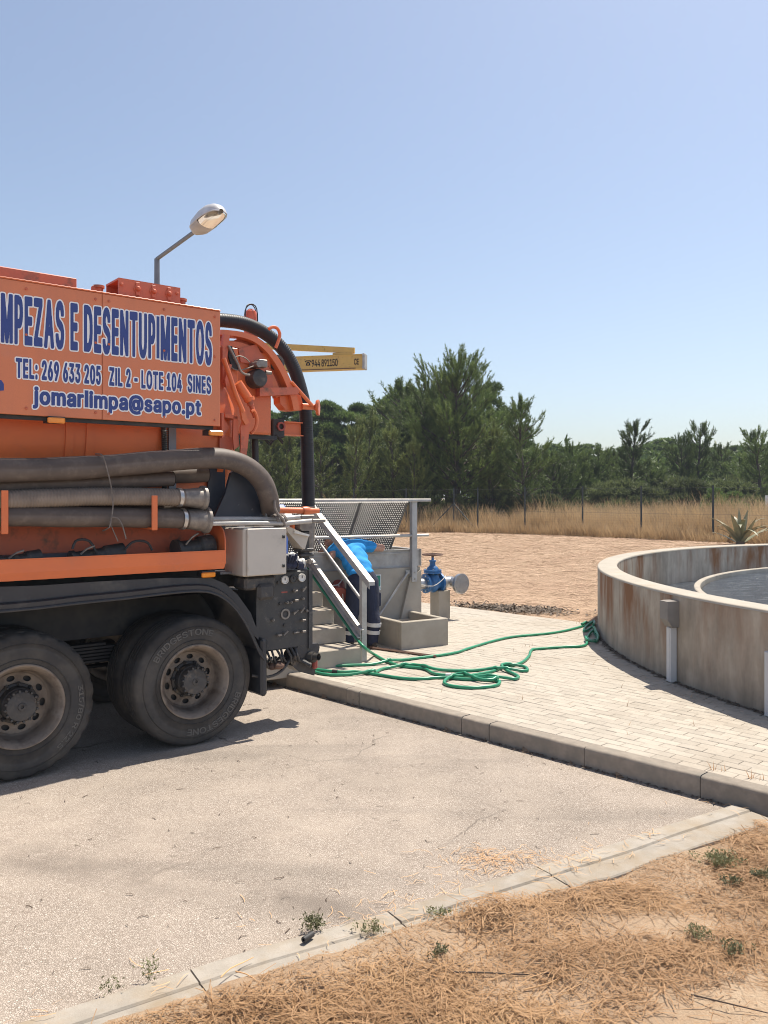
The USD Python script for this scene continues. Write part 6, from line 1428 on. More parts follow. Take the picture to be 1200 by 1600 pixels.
def maritime_pine(name, label, H, spread_r, seed, look, loc, lowest=0.25, levels=None, dens=1.0, lean=(0, 0), group=None, shape=None, gap=0.0, rz=0):
    rng = np.random.default_rng(seed)
    t = Thing(name, label, 'pine tree', dict(rot=rz, o=np.array(loc, float), x=np.array([math.cos(math.radians(rz)), math.sin(math.radians(rz)), 0]), y=np.array([-math.sin(math.radians(rz)), math.cos(math.radians(rz)), 0])), (0, 0, 0), group=group)
    hz = np.linspace(-0.3, H * 0.97, 14)
    bend = lambda z: np.array([lean[0] * (z / H) + 0.10 * math.sin(z * 0.9 + seed), lean[1] * (z / H) + 0.10 * math.cos(z * 0.7 + seed * 2), 0])
    tp = np.array([bend(z) + [0, 0, z] for z in hz])
    t.part('trunk', MB().tube(tp, np.interp(hz, [0, H], [0.022 * H + 0.03, 0.02]), 10), BARK, smooth=60)
    bm = MB(); P, D = [], []
    levels = levels or int(H * 2.4)
    for k in range(levels):
        f = (k + rng.uniform(-0.3, 0.3)) / levels
        z = H * (lowest + (0.99 - lowest) * max(f, 0))
        ln = spread_r * (shape(f) if shape else (1 - f) ** 0.75 * 0.95 + 0.12) * rng.uniform(0.75, 1.15)
        if rng.uniform() < gap:
            continue
        nb = rng.integers(4, 7)
        a0 = rng.uniform(0, 6.28)
        for b in range(nb):
            a = a0 + b * 2 * math.pi / nb + rng.uniform(-0.3, 0.3)
            l = ln * rng.uniform(0.6, 1.15)
            el = math.radians(rng.uniform(5, 30) + 28 * f)
            d0 = np.array([math.cos(a) * math.cos(el), math.sin(a) * math.cos(el), math.sin(el)])
            base = bend(z) + [0, 0, z]
            q = np.linspace(0, 1, 7)[:, None]
            pts = base + d0 * l * q + np.array([0, 0, 1.0]) * (0.18 * l * q ** 2.2)
            bm.tube(pts[::2], np.linspace(0.012 + 0.018 * l, 0.008, 4), 5, cap=False)
            m_ = int(max(7, l * 12 * dens))
            s = rng.uniform(0.28, 1.0, m_) ** 0.8
            p = base + d0 * l * s[:, None] + np.array([0, 0, 1.0]) * (0.18 * l * s[:, None] ** 2.2)
            side = rng.normal(size=(m_, 3)) * 0.22 * l * (1.15 - s[:, None]) * np.array([1, 1, 0.55])
            p = p + side + [0, 0, 0.04]
            P.append(p); D.append(unit_rows(d0 * 0.55 + side * 1.5 + [0, 0, 0.55]))
    # leading shoots
    for k in range(6):
        p = bend(H) + [rng.normal() * 0.1, rng.normal() * 0.1, H * (0.93 + 0.07 * rng.uniform())]
        c = np.linspace(0, 0.45, 7)[:, None]
        P.append(p + c * [0, 0, 1.0]); D.append(np.tile([0, 0, 1.0], (7, 1)))
    t.part('branches', bm, BARK, smooth=60, kind='stuff')
    P, D = np.vstack(P), np.vstack(D)
    # bottlebrush shoots: needles all along a short axis
    keep = rng.uniform(size=len(P)) < 0.5
    P, D = P[keep], D[keep]
    q = rng.uniform(0.3, 0.55, len(P))
    Ps = np.concatenate([P + D * (q * s_)[:, None] for s_ in (0.0, 0.2, 0.4, 0.6, 0.8, 1.0)])
    Ds = np.tile(D, (6, 1))
    V, F = needles(Ps, Ds, 0.19, 0.030, 6, 0.55, rng, 0.0, 0.012)
    # lifted shoots so that the outline bristles
    k = rng.uniform(size=len(P)) < 0.10
    P2 = np.vstack([P[k] + D[k] * s_ for s_ in (0.10, 0.20)]); D2 = np.vstack([D[k]] * 2)
    V2, F2 = needles(P2, unit_rows(D2 + [0, 0, 0.6]), 0.24, 0.038, 8, 0.28, rng)
    t.part('crown', MB().raw(V, F).raw(V2, F2), look, smooth=False)
    return t

def unit_rows(a):
    return a / np.maximum(np.linalg.norm(a, axis=1, keepdims=True), 1e-9)

def clump_tree(name, label, cat, H, R_, base_h, seed, look, loc, nclump=40, r=(0.45, 0.8), tuft=90, L=0.24, W=0.05, K=6, group=None, flat=0.7, trunk=True, low=0.2):
    rng = np.random.default_rng(seed)
    t = Thing(name, label, cat, dict(rot=0.0, o=np.array(loc, float), x=np.array([1.0, 0, 0]), y=np.array([0, 1.0, 0])), (0, 0, 0), group=group)
    c, P, D = [], [], []
    bm = MB()
    cz = base_h; top = H
    for k in range(nclump):
        a, u = rng.uniform(0, 6.28), rng.uniform(0, 1) ** 0.55
        lift = math.sqrt(max(1 - u * u, 0)) * rng.uniform(low, 1.0)
        cr = rng.uniform(*r)
        p = np.array([math.cos(a) * u * (R_ - cr * 0.5), math.sin(a) * u * (R_ - cr * 0.5), cz + (top - cr * 0.6 - cz) * lift])
        c.append((p, cr))
        if trunk:
            q = np.linspace(0, 1, 4)[:, None]
            s0 = np.array([0, 0, cz * 0.85])
            bm.tube(s0 + (p - s0) * q + np.array([0, 0, -0.15]) * np.sin(q * 3.1), np.linspace(0.07, 0.015, 4) * R_ / 2.5, 5, cap=False)
        d = unit_rows(rng.normal(size=(tuft, 3)))
        d[:, 2] = np.abs(d[:, 2]) * 0.9 + d[:, 2] * 0.1 + 0.05
        d = unit_rows(d)
        rr_ = cr * rng.uniform(0.55, 1.03, tuft)[:, None]
        P.append(p + d * rr_ * [1, 1, flat]); D.append(unit_rows(d + [0, 0, 0.35]))
    if trunk:
        t.part('trunk', MB().tube([(0, 0, -0.3), (0.06, 0.03, cz * 0.5), (0, 0, cz * 0.9), (0.05, 0, cz + (top - cz) * 0.5)], [0.06 * R_ + 0.05, 0.05 * R_ + 0.04, 0.05 * R_, 0.03], 10), BARK, smooth=60)
        t.part('branches', bm, BARK, smooth=60, kind='stuff')
    else:
        for k in range(6):
            a = k * 1.05
            bm.tube([(0, 0, -0.1), (math.cos(a) * 0.2, math.sin(a) * 0.2, 0.35 * H), (math.cos(a) * R_ * 0.5, math.sin(a) * R_ * 0.5, 0.65 * H)], [0.03, 0.02, 0.01], 5)
        t.part('stems', bm, BARK, kind='stuff')
    V, F = needles(np.vstack(P), np.vstack(D), L, W, K, 0.45, rng)
    t.part('crown', MB().raw(V, F), look, smooth=False)
    return t

def at(u, Y):
    """A spot on the far ground by its bearing (in 1300ths) and distance."""
    x = (u - 600) / 1300.0 * Y
    return (x, Y, float(ground_z(np.array([x]), np.array([Y]))[0]) - 0.02)
def hgt(v, Y):
    return 2.05 + (777 - v) / 1300.0 * Y - 0.42

FOREST = 'pines beyond the fence'
# the big pine and its neighbours, built one by one
def big_shape(f):
    return np.interp(f, [0, 0.18, 0.4, 0.6, 0.8, 1.0], [0.62, 0.95, 1.0, 0.85, 0.55, 0.28])
maritime_pine('pine_tree', 'tallest dark pine with a forked bristly top behind the braced fence post', hgt(572, 44), 3.0, 5, NEEDLE, at(712, 44), lowest=0.16, dens=1.5, shape=big_shape, lean=(0.15, 0))
maritime_pine('pine_tree', 'tall dark pine crown joined to the left side of the tallest pine', hgt(610, 46), 2.6, 8, NEEDLE, at(655, 46), lowest=0.12, dens=1.4, shape=big_shape, lean=(0.3, 0))
p_slim = maritime_pine('pine_tree', 'slim leaning pine with bare trunk and loose top right of the tallest pine', hgt(640, 43), 1.5, 13, NEEDLE, at(818, 43), lowest=0.26, dens=1.15, lean=(-0.1, 0), gap=0.30, shape=lambda f: np.interp(f, [0, 0.3, 0.6, 1], [0.7, 1.0, 0.9, 0.4]))
p_young = maritime_pine('young_pine', 'young light green pine growing alone left of the braced fence post', hgt(676, 42), 1.3, 21, NEEDLE_L, at(558, 42), lowest=0.06, dens=1.3, group=None)
p_airy = maritime_pine('pine_tree', 'airy slender pine with rounded head standing above the right-hand thicket', hgt(672, 52), 1.45, 34, NEEDLE, at(989, 52), lowest=0.16, dens=1.3, gap=0.08, shape=lambda f: np.interp(f, [0, 0.2, 0.45, 0.6, 0.8, 1], [0.85, 1.0, 0.7, 0.68, 0.75, 0.4]))
p_cone = maritime_pine('pine_tree', 'narrow conical pine right of the slim leaning pine', hgt(708, 52), 1.6, 55, NEEDLE, at(890, 52), lowest=0.08, dens=1.3, shape=lambda f: np.interp(f, [0, 0.3, 0.65, 0.85, 1], [0.75, 1.0, 0.85, 0.6, 0.3]))
s_pine = clump_tree('stone_pine', 'dense dark stone pine dome directly right of the tallest pine', 'stone pine', hgt(590, 56), 3.4, 2.4, 61, NEEDLE_S, at(758, 56), nclump=120, r=(0.55, 0.95), tuft=150, L=0.27, W=0.06, K=6, low=0.05)
s_dome = clump_tree('stone_pine', 'rounded stone pine crown at the left end of the skyline beside the boom hose', 'stone pine', hgt(626, 60), 3.1, 2.2, 62, NEEDLE_S, at(522, 60), nclump=110, r=(0.55, 0.95), tuft=150, L=0.30, W=0.075, K=6, low=0.05)
shrub = clump_tree('shrub', 'grey green shrub at the foot of the pines left of the braced post', 'shrub', 1.7, 1.2, 0.3, 71, BUSH, at(640, 42.5), nclump=26, r=(0.25, 0.5), tuft=90, L=0.16, W=0.05, K=5, trunk=False, low=0.0)

ORD = ['leftmost', 'second from the left', 'third from the left', 'fourth from the left', 'fifth from the left', 'sixth from the left', 'seventh from the left', 'eighth from the left', 'ninth from the left', 'tenth from the left', 'eleventh from the left', 'twelfth from the left', 'rightmost']
def order(rows):
    r = sorted(rows, key=lambda q: q[0])
    return [(ORD[k] if k < len(r) - 1 else 'rightmost', *q) for k, q in enumerate(r)]
def place(src, name, label, group, u, Y, v, h0, rz, sx=1.0):
    s = hgt(v, Y) / h0
    copy_of(src.path, name, label, group, at(u, Y), rz, (s * sx, s * sx, s))
hS, hY, hA, hC, hP, hD = hgt(624, 43), hgt(662, 42), hgt(672, 52), hgt(697, 52), hgt(598, 56), hgt(628, 60)
G_Y, G_P, G_S = 'young light pines behind the fence', 'mid-distance pines of the thicket', 'stone pines of the far skyline'
for (od, u, Y, v, rz, sx) in order(((452, 43, 668, 40, 1.1), (502, 42, 682, 130, 1.2), (610, 43, 668, 200, 1.15), (646, 42, 690, 290, 1.1), (424, 43, 676, 10, 1.2), (580, 45, 650, 75, 1.0), (770, 43.5, 668, 60, 1.2), (390, 44, 664, 300, 1.2))):
    place(p_young, 'young_pine', f'young light green pine, {od} of the row just behind the fence', G_Y, u, Y, v, hY, rz, sx)
for (od, u, Y, v, rz, sx, src, h0) in order(((912, 53, 712, 100, 1.1, p_cone, hC), (934, 54, 702, 220, 1.05, p_cone, hC), (862, 50, 712, 310, 1.2, p_cone, hC), (1016, 54, 722, 20, 1.4, p_cone, hC),
                                  (1068, 56, 685, 150, 0.9, p_cone, hC), (1092, 57, 674, 70, 0.95, p_airy, hA), (1184, 50, 684, 210, 1.15, p_airy, hA), (1128, 58, 705, 270, 1.0, p_airy, hA), (960, 56, 712, 330, 1.1, p_airy, hA),
                                  (1225, 52, 690, 30, 1.1, p_airy, hA), (842, 54, 706, 80, 1.3, p_airy, hA), (1160, 55, 715, 180, 1.3, p_cone, hC))):
    place(src, 'pine_tree', f'slender dark pine, {od} of those in the thicket above the tank', G_P, u, Y, v, h0, rz, sx)
place(p_slim, 'pine_tree', 'dark pine filling the gap between the tall crowns and the left skyline dome', None, 618, 52, 600, hS, 160, 1.5)
place(p_slim, 'pine_tree', 'dark bushy pine tucked beneath the right side of the tallest pine', None, 770, 48, 640, hS, 60, 1.6)
for (od, u, Y, v, rz, sx) in order(((565, 62, 632, 40, 1.0), (470, 62, 634, 130, 1.1), (605, 66, 616, 210, 1.0), (420, 62, 640, 300, 1.1), (650, 64, 606, 20, 1.0), (700, 62, 600, 75, 1.0), (370, 66, 640, 160, 1.2), (300, 68, 640, 160, 1.3))):
    place(s_dome, 'stone_pine', f'rounded stone pine crown, {od} of the skyline behind truck and tallest pine', 'stone pines of the left skyline', u, Y, v, hD, rz, sx)
for (od, u, Y, v, rz, sx) in order(((870, 92, 694, 10, 1.3), (905, 96, 695, 120, 1.4), (945, 100, 704, 200, 1.4), (985, 98, 698, 300, 1.3), (1040, 92, 686, 45, 1.5), (1075, 95, 694, 150, 1.4), (1115, 98, 699, 250, 1.4), (1155, 94, 697, 20, 1.4), (1195, 96, 694, 90, 1.5), (1240, 96, 702, 190, 1.5), (835, 95, 708, 280, 1.3), (1290, 96, 704, 60, 1.5), (1012, 100, 695, 100, 1.3))):
    place(s_dome, 'stone_pine', f'far flat topped stone pine, {od} on the skyline above the tank', G_S, u, Y, v, hD, rz, sx * 1.25)
rb = np.random.default_rng(77)
for k, (u, Y, s) in enumerate([(u, rb.uniform(42.5, 50), rb.uniform(0.8, 1.5)) for u in range(400, 860, 32)] + [(u, rb.uniform(48, 60), rb.uniform(1.0, 1.9)) for u in range(850, 1300, 17)]):
    copy_of(shrub.path, 'shrub', 'grey green shrub at the foot of the trees', 'shrubs under the trees', at(u + rb.uniform(-8, 8), Y), rb.uniform(0, 360), s)
d_shrub = clump_tree('dark_shrub', 'dense dark rounded shrub under the right-hand pines near the agave', 'shrub', 2.3, 1.35, 0.5, 72, NEEDLE_S, at(1132, 46), nclump=34, r=(0.3, 0.55), tuft=100, L=0.16, W=0.05, K=6, trunk=False, low=0.0)
copy_of(d_shrub.path, 'dark_shrub', 'dark shrub behind the far fence grass left of the airy pine', None, at(905, 50), 120, 0.8)

# far mass of trees closing the view behind everything
rng = np.random.default_rng(5)
n = 9000
ub = rng.uniform(150, 1400, n); Yb = rng.uniform(64, 88, n)
X = (ub - 600) / 1300 * Yb
topz = np.where(ub < 830, 6.4, 5.3) * (0.75 + 0.5 * meshkit.noise(np.stack([X * 0.4, Yb * 0.4, 0 * X], -1), 3))
Zb = 0.3 + topz * rng.uniform(0, 1, n) ** 0.9
d = unit_rows(rng.normal(size=(n, 3)) * [1, 1, 0.6] + [0, -0.3, 0.6])
V, F = needles(np.stack([X, Yb, Zb], -1), d, 0.75, 0.22, 8, 0.5, rng)
solo('far_woods', MB().raw(V, F), NEEDLE_S, kind='stuff', smooth=False, label='dark pine wood closing the view behind the separate trees', cat='woods')

# ================================================================== wire fence with dark posts
FP = [(16.6, 25.7), (14.4, 28.4), (12.24, 30.95), (10.2, 33.0), (8.4, 35.2), (6.25, 36.9), (4.35, 38.6), (3.3, 39.3), (1.05, 39.6), (-1.45, 39.9), (-3.9, 40.2), (-6.4, 40.5), (-8.9, 40.8), (-11.5, 41.1)]
fz = [float(ground_z(np.array([x]), np.array([y]))[0]) for x, y in FP]
fe = Thing('wire_fence', 'wire mesh fence on thin dark posts along the dry field', 'fence', base=(*FP[7], fz[7]))
for (x, y), z in zip(FP, fz):
    m = MB().box(x - 0.03, x + 0.03, y - 0.03, y + 0.03, z - 0.2, z + 2.06, bev=0.006).box(x - 0.034, x + 0.034, y - 0.034, y + 0.034, z + 2.06, z + 2.085)
    fe.part('post', m, POSTM)
(cx, cy), cz_ = FP[7], fz[7]
for (ox, oy) in (FP[6], FP[8]):
    dv = unit(np.array([ox - cx, oy - cy]))
    fe.part('brace', MB().cyl((cx, cy, cz_ + 1.35), (cx + dv[0] * 1.35, cy + dv[1] * 1.35, cz_ - 0.05), 0.026, 8), POSTM)
m = MB(); mm = MB()
for (a, za), (b, zb) in zip(zip(FP[:-1], fz[:-1]), zip(FP[1:], fz[1:])):
    for h in (0.05, 1.0, 2.0):
        q = np.linspace(0, 1, 5)
        m.tube([(a[0] + (b[0] - a[0]) * t, a[1] + (b[1] - a[1]) * t, za + (zb - za) * t + h - 0.02 * math.sin(t * 3.14)) for t in q], 0.0035, 4, cap=False)
    for h in np.arange(0.12, 2.0, 0.11):
        mm.tube([(*a, za + h), (*b, zb + h)], 0.0012, 3, cap=False)
    Lf = math.dist(a, b)
    for t in np.arange(0.03, 1, 0.11 / Lf):
        p = (a[0] + (b[0] - a[0]) * t, a[1] + (b[1] - a[1]) * t); z = za + (zb - za) * t
        mm.tube([(*p, z + 0.03), (*p, z + 2.0)], 0.0012, 3, cap=False)
fe.part('strand_wires', m, WIREM, kind='stuff')
fe.part('wire_mesh', mm, WIREM, kind='stuff')

# tall dry grass behind and along the fence
def blades(P, L, W, rng, lean=0.35, bend=0.5, seg=3):
    n = len(P)
    a = rng.uniform(0, 6.28, n); ln = np.abs(rng.normal(0, lean, n))
    d = np.stack([np.cos(a) * ln, np.sin(a) * ln, np.ones(n)], -1)
    s = np.stack([-np.sin(a + 0.6), np.cos(a + 0.6), 0 * a], -1)
    l = (L * rng.uniform(0.5, 1.15, n))[:, None]; w = (W * rng.uniform(0.7, 1.3, n))[:, None]
    bd = np.stack([np.cos(a), np.sin(a), -0.25 + 0 * a], -1) * (bend * rng.uniform(0.2, 1.0, n))[:, None]
    rows = []
    for t in np.linspace(0, 1, seg + 1):
        c = P + d * l * t + bd * l * t * t * 0.5
        k = 1 - 0.85 * t
        rows += [c - s * w * k * 0.5, c + s * w * k * 0.5]
    V = np.stack(rows, 1).reshape(-1, 3)
    m_ = 2 * (seg + 1)
    f = np.array([(2 * k, 2 * k + 1, 2 * k + 3, 2 * k + 2) for k in range(seg)])
    F = (np.arange(n)[:, None, None] * m_ + f[None]).reshape(-1, 4)
    return V, F
rng = np.random.default_rng(9)
FPa = np.array(FP); fd = np.concatenate([[0], np.cumsum(np.hypot(*np.diff(FPa, axis=0).T))])
n = 80000
t = rng.uniform(0, fd[-1], n); off = -0.7 + 10.0 * rng.uniform(0, 1, n) ** 1.3
bx = np.interp(t, fd, FPa[:, 0]); by = np.interp(t, fd, FPa[:, 1])
nx, ny = 0.32, 0.95
nx = np.where(t < fd[7], 0.76, 0.12); ny = np.where(t < fd[7], 0.65, 0.99)
gx, gy = bx + nx * off, by + ny * off
patch = meshkit.fbm(np.stack([gx * 0.5, gy * 0.5, 0 * gx], -1), 3, 4)
L = (0.35 + 1.75 * patch) * np.where(off < 0.3, 0.45, 1.0)
V, F = blades(np.stack([gx, gy, ground_z(gx, gy)], -1), L, 0.022, rng)
solo('tall_dry_grass', MB().raw(V, F), DRY, kind='stuff', smooth=False, label='tall dry golden grass along the wire fence', cat='grass')
n = 26000
t = rng.uniform(0, fd[-1], n); off = 7.0 + 22 * rng.uniform(0, 1, n)
V, F = blades(np.stack([np.interp(t, fd, FPa[:, 0]) + 0.5 * off, np.interp(t, fd, FPa[:, 1]) + 0.85 * off, 0 * t + 0.42], -1), 0.5 + 0.9 * rng.uniform(size=n), 0.05, rng)
solo('green_undergrowth', MB().raw(V, F), BUSH, kind='stuff', smooth=False, label='dull green undergrowth between dry grass and trees', cat='undergrowth')

# stakes in the grass beyond the fence, a far white sign
for k, (u, v) in enumerate(((928, 801), (989, 800), (1044, 799), (1099, 799), (864, 800))):
    x, y, z = at(u, 46.0)
    s_ = Thing('wooden_stake', f'short brown wooden stake, {["second from the left", "middle one", "fourth from the left", "rightmost", "leftmost"][k]} of the row in the far grass', 'stake', base=(x, y, z), group='wooden stakes in the far grass')
    s_.part('post', MB().box(x - 0.09, x + 0.09, y - 0.05, y + 0.05, z - 0.1, z + 0.98, bev=0.01), WOOD)
    s_.part('cap', MB().box(x - 0.12, x + 0.12, y - 0.06, y + 0.06, z + 0.72, z + 1.02, bev=0.01), WOOD)
x, y, z = at(1199, 44.0)
s_ = Thing('small_sign', 'small white board on a stake at the right edge beyond the fence', 'sign', base=(x, y, z))
s_.part('board', MB().box(x - 0.12, x + 0.12, y - 0.02, y, z + 0.9, z + 1.75, bev=0.005), WHITE_P); s_.part('stake', MB().box(x - 0.03, x + 0.03, y + 0.001, y + 0.04, z - 0.1, z + 1.3), WOOD)

# agave beside the fence
ax0, ay0 = 12.25, 28.6; az0 = float(ground_z(np.array([ax0]), np.array([ay0]))[0])
ag = Thing('agave', 'old agave with bent grey leaves by the fence behind the tank rim', 'agave', base=(ax0, ay0, az0))
rng = np.random.default_rng(31)
for k in range(24):
    a = k * 2.4 + rng.uniform(-0.2, 0.2); el = math.radians(rng.uniform(30, 88)); L = rng.uniform(1.0, 1.55); droop = rng.uniform(0.0, 0.9) if k % 2 else rng.uniform(0.0, 0.25)
    h_ = np.array([math.cos(a), math.sin(a), 0])
    tt = np.linspace(0, 1, 9)
    ctr = np.array([ax0, ay0, az0]) + np.outer(tt * L, h_ * math.cos(el) + np.array([0, 0, math.sin(el)])) + np.outer(tt ** 3 * droop * L, h_ * 0.4 - np.array([0, 0, 0.85]))
    sd_ = np.array([-h_[1], h_[0], 0]); w = 0.105 * np.interp(tt, [0, 0.3, 0.7, 1], [0.8, 1.0, 0.75, 0.06])
    V = np.stack([ctr - sd_ * w[:, None], ctr - [0, 0, 0.02], ctr + sd_ * w[:, None], ctr + np.array([0, 0, 0.006])], 1).reshape(-1, 3)
    F = [(4 * i_ + j_, 4 * i_ + (j_ + 1) % 4, 4 * i_ + 4 + (j_ + 1) % 4, 4 * i_ + 4 + j_) for i_ in range(8) for j_ in range(4)]
    ag.part('leaf', MB().raw(V, F), AGAVE, smooth=50)
ag.part('stump', MB().tube([(ax0, ay0, az0 - 0.1), (ax0, ay0, az0 + 0.35)], [0.16, 0.1], 10), WOOD)

# ================================================================== mown field, straw, weeds and litter
def straws(P, L, W, rng, lift=0.02, curl=0.25, seg=3, tilt=0.12, roll=0.4):
    """Flat strips lying about: P (n,3) middles."""
    n = len(P)
    a = rng.uniform(0, 6.28, n); d = np.stack([np.cos(a), np.sin(a), rng.normal(0, tilt, n)], -1)
    s = np.stack([-np.sin(a), np.cos(a), rng.normal(0, roll, n)], -1); s /= np.linalg.norm(s, axis=1, keepdims=True)
    l = (L * rng.uniform(0.35, 1.2, n))[:, None]; w = (W * rng.uniform(0.45, 1.6, n))[:, None]
    cu = (curl * rng.normal(0, 1, n))[:, None] * np.stack([-np.sin(a), np.cos(a), 0 * a], -1); up_ = lift * np.abs(rng.normal(0, 1, n))
    rows = []
    for t in np.linspace(-0.5, 0.5, seg + 1):
        c = P + d * l * t + cu * l * (t * t * 2 - 0.2) + np.stack([0 * a, 0 * a, up_ * (1 - 3 * t * t)], -1)
        rows += [c - s * w * 0.5, c + s * w * 0.5]
    V = np.stack(rows, 1).reshape(-1, 3); m_ = 2 * (seg + 1)
    f = np.array([(2 * k, 2 * k + 1, 2 * k + 3, 2 * k + 2) for k in range(seg)])
    return V, (np.arange(n)[:, None, None] * m_ + f[None]).reshape(-1, 4)
rng = np.random.default_rng(15)
# field straw
n = 130000
Y = 11.8 + 27 * rng.uniform(0, 1, n) ** 1.3; uu = rng.uniform(440, 1240, n); X = (uu - 600) / 1300 * Y
q = (X - K0[0]) * KQ[0] + (Y - K0[1]) * KQ[1]
ok = (q > 5.5) & (np.hypot(X - TC[0], Y - TC[1]) > TR_ + 0.05)
X, Y = X[ok], Y[ok]
V, F = straws(np.stack([X, Y, ground_z(X, Y) + 0.006 + 0.008 * rng.uniform(size=len(X))], -1), 0.09 + 0.006 * Y, 0.003 + 0.0004 * Y, rng, 0.005, 0.2, 2, 0.05, 0.12)
solo('mown_straw', MB().raw(V, F), STRAW_F, kind='stuff', smooth=False, label='pale mown straw covering the dry field', cat='straw')
# charred looking litter at the edge of the field beside the paving
n = 900
X = rng.normal(2.05, 0.55, n); Y = 14.15 - 0.35 * (X - 2.0) + rng.normal(0, 0.22, n)
ok = ((X - K0[0]) * KQ[0] + (Y - K0[1]) * KQ[1]) > 5.52
X, Y = X[ok], Y[ok]
V, F = straws(np.stack([X, Y, ground_z(X, Y) + 0.02 + 0.02 * rng.uniform(size=len(X))], -1), np.full(len(X), 0.16), 0.02, rng, 0.03, 0.3, 2)
solo('dark_litter', MB().raw(V, F), CHAR, kind='stuff', smooth=False, label='dark grey litter patch where paving meets the field', cat='litter')
# foreground straw: thick by the strip and to the left, thin over the bare sand
n = 140000
X = rng.uniform(-1.9, 3.6, n); Y = rng.uniform(2.75, 5.6, n)
s = strip_dist(X, Y)
f1 = meshkit.fbm(np.stack([X * 1.3, Y * 1.3, 0 * X], -1), 4, 21); f2 = meshkit.fbm(np.stack([X * 4, Y * 4, 0 * X], -1), 3, 22)
bare = np.exp(-(((X - 1.25) / 0.75) ** 2 + ((Y - 3.95 - 0.12 * (X - 1.25)) / 0.16) ** 2)) + 0.9 * np.exp(-(((X - 1.6) / 0.7) ** 2 + ((Y - 3.3) / 0.28) ** 2)) + 0.8 * np.exp(-(((X - 2.45) / 0.3) ** 2 + ((Y - 5.0) / 0.14) ** 2)) + 0.8 * np.exp(-(((X + 0.55) / 0.4) ** 2 + ((Y - 3.45) / 0.10) ** 2)) + 0.5 * np.exp(-(((X - 0.35) / 0.35) ** 2 + ((Y - 3.75) / 0.12) ** 2))
dens = np.clip((f1 - 0.44) * 4.2 + (f2 - 0.5) * 1.8 + 0.15, 0.03, 0.8) * np.clip(1 - bare, 0.05, 1)
dens *= sstep(0.20, 0.42, s + 0.25 * (f2 - 0.5))
mound = np.exp(-(((X - 0.55) / 0.22) ** 2 + ((Y - 4.08) / 0.16) ** 2))
ok = (rng.uniform(size=n) < np.clip(dens + mound * 0.6 * (s > 0.1), 0, 1))
X, Y = X[ok], Y[ok]
zz = ground_z(X, Y) + 0.003 + 0.014 * rng.uniform(size=len(X)) * np.clip((f1[ok] - 0.3) * 3, 0.3, 1) + 0.05 * mound[ok] * rng.uniform(size=len(X))
V, F = straws(np.stack([X, Y, zz], -1), 0.05 + 0.17 * rng.uniform(size=len(X)) ** 1.6, 0.0027, rng, 0.010, 0.09, 3, 0.12)
nc = 110000
Xc = rng.uniform(-1.9, 3.6, nc); Yc = rng.uniform(2.75, 5.6, nc)
fc = meshkit.fbm(np.stack([Xc * 2.1, Yc * 2.1, 0 * Xc], -1), 4, 41)
okc = (strip_dist(Xc, Yc) > 0.2 + 0.2 * (fc - 0.5)) & (rng.uniform(size=nc) < np.clip((fc - 0.36) * 4, 0.08, 1) * np.clip(1.05 - np.exp(-(((Xc - 1.25) / 0.75) ** 2 + ((Yc - 3.95 - 0.12 * (Xc - 1.25)) / 0.16) ** 2)) - 0.8 * np.exp(-(((Xc - 1.6) / 0.7) ** 2 + ((Yc - 3.3) / 0.28) ** 2)), 0.05, 1))
Xc, Yc = Xc[okc], Yc[okc]
Vc, Fc = straws(np.stack([Xc, Yc, ground_z(Xc, Yc) + 0.003 + 0.006 * rng.uniform(size=len(Xc))], -1), np.full(len(Xc), 0.03), 0.0022, rng, 0.003, 0.1, 1, 0.25)
V, F = np.vstack([V, Vc]), np.vstack([F, Fc + len(V)])
solo('dry_straw', MB().raw(V, F), STRAW, kind='stuff', smooth=False, label='loose dry straw scattered over the sandy ground in front', cat='straw')
# straw blown on the road and strip
n = 1500
X = rng.uniform(-1.6, 2.4, n); s0 = -np.abs(rng.normal(0, 0.30, n)) + 0.2
Y = np.interp(X, STRIP[:, 0], STRIP[:, 1]) - s0 / 0.85
f3 = meshkit.fbm(np.stack([X * 2.2, Y * 2.2, 0 * X], -1), 3, 33)
pile = np.exp(-(((X - 0.68) / 0.16) ** 2 + ((Y - 4.62) / 0.10) ** 2))
ok = (rng.uniform(size=n) < np.clip((f3 - 0.52) * 4, 0.03, 1))
X, Y = X[ok], Y[ok]
Xp = rng.normal(0.62, 0.16, 260); Yp = rng.normal(4.68, 0.09, 260)
X, Y = np.concatenate([X, Xp]), np.concatenate([Y, Yp])
inside = strip_dist(X, Y)
V, F = straws(np.stack([X, Y, np.where(inside > 0, 0.03, 0.004) + 0.008 * rng.uniform(size=len(X))], -1), np.full(len(X), 0.09), 0.0022, rng, 0.006, 0.25, 3, 0.04)
solo('blown_straw', MB().raw(V, F), STRAW_B, kind='stuff', smooth=False, label='wisps of straw blown onto the road edge and concrete strip', cat='straw')
# twigs and grit on road, pavement
n = 320
X = rng.uniform(-2.5, 2.2, n); Y = rng.uniform(3.2, 8.5, n); q = (X - K0[0]) * KQ[0] + (Y - K0[1]) * KQ[1]
ok = (q < -0.05) & (strip_dist(X, Y) < -0.02)
X, Y = X[ok], Y[ok]
V, F = straws(np.stack([X, Y, 0.004 + 0 * X], -1), np.full(len(X), 0.05), 0.004, rng, 0.003, 0.3, 2, 0.02)
solo('road_litter', MB().raw(V, F), TWIG, kind='stuff', smooth=False, label='small dark twigs and crumbs on the road', cat='litter')
n = 90
w_, q_ = rng.uniform(0.5, 5.2, n), rng.uniform(0.1, 5.4, n)
p = np.array([wq(a, b) for a, b in zip(w_, q_)])
ok = (np.hypot(*(p - TC).T) > TR_ + 0.1)
edge_ = rng.uniform(0.2, 4.0, 150); pe = np.array([wq(a, 5.35 + rng.normal(0, 0.12)) for a in edge_])
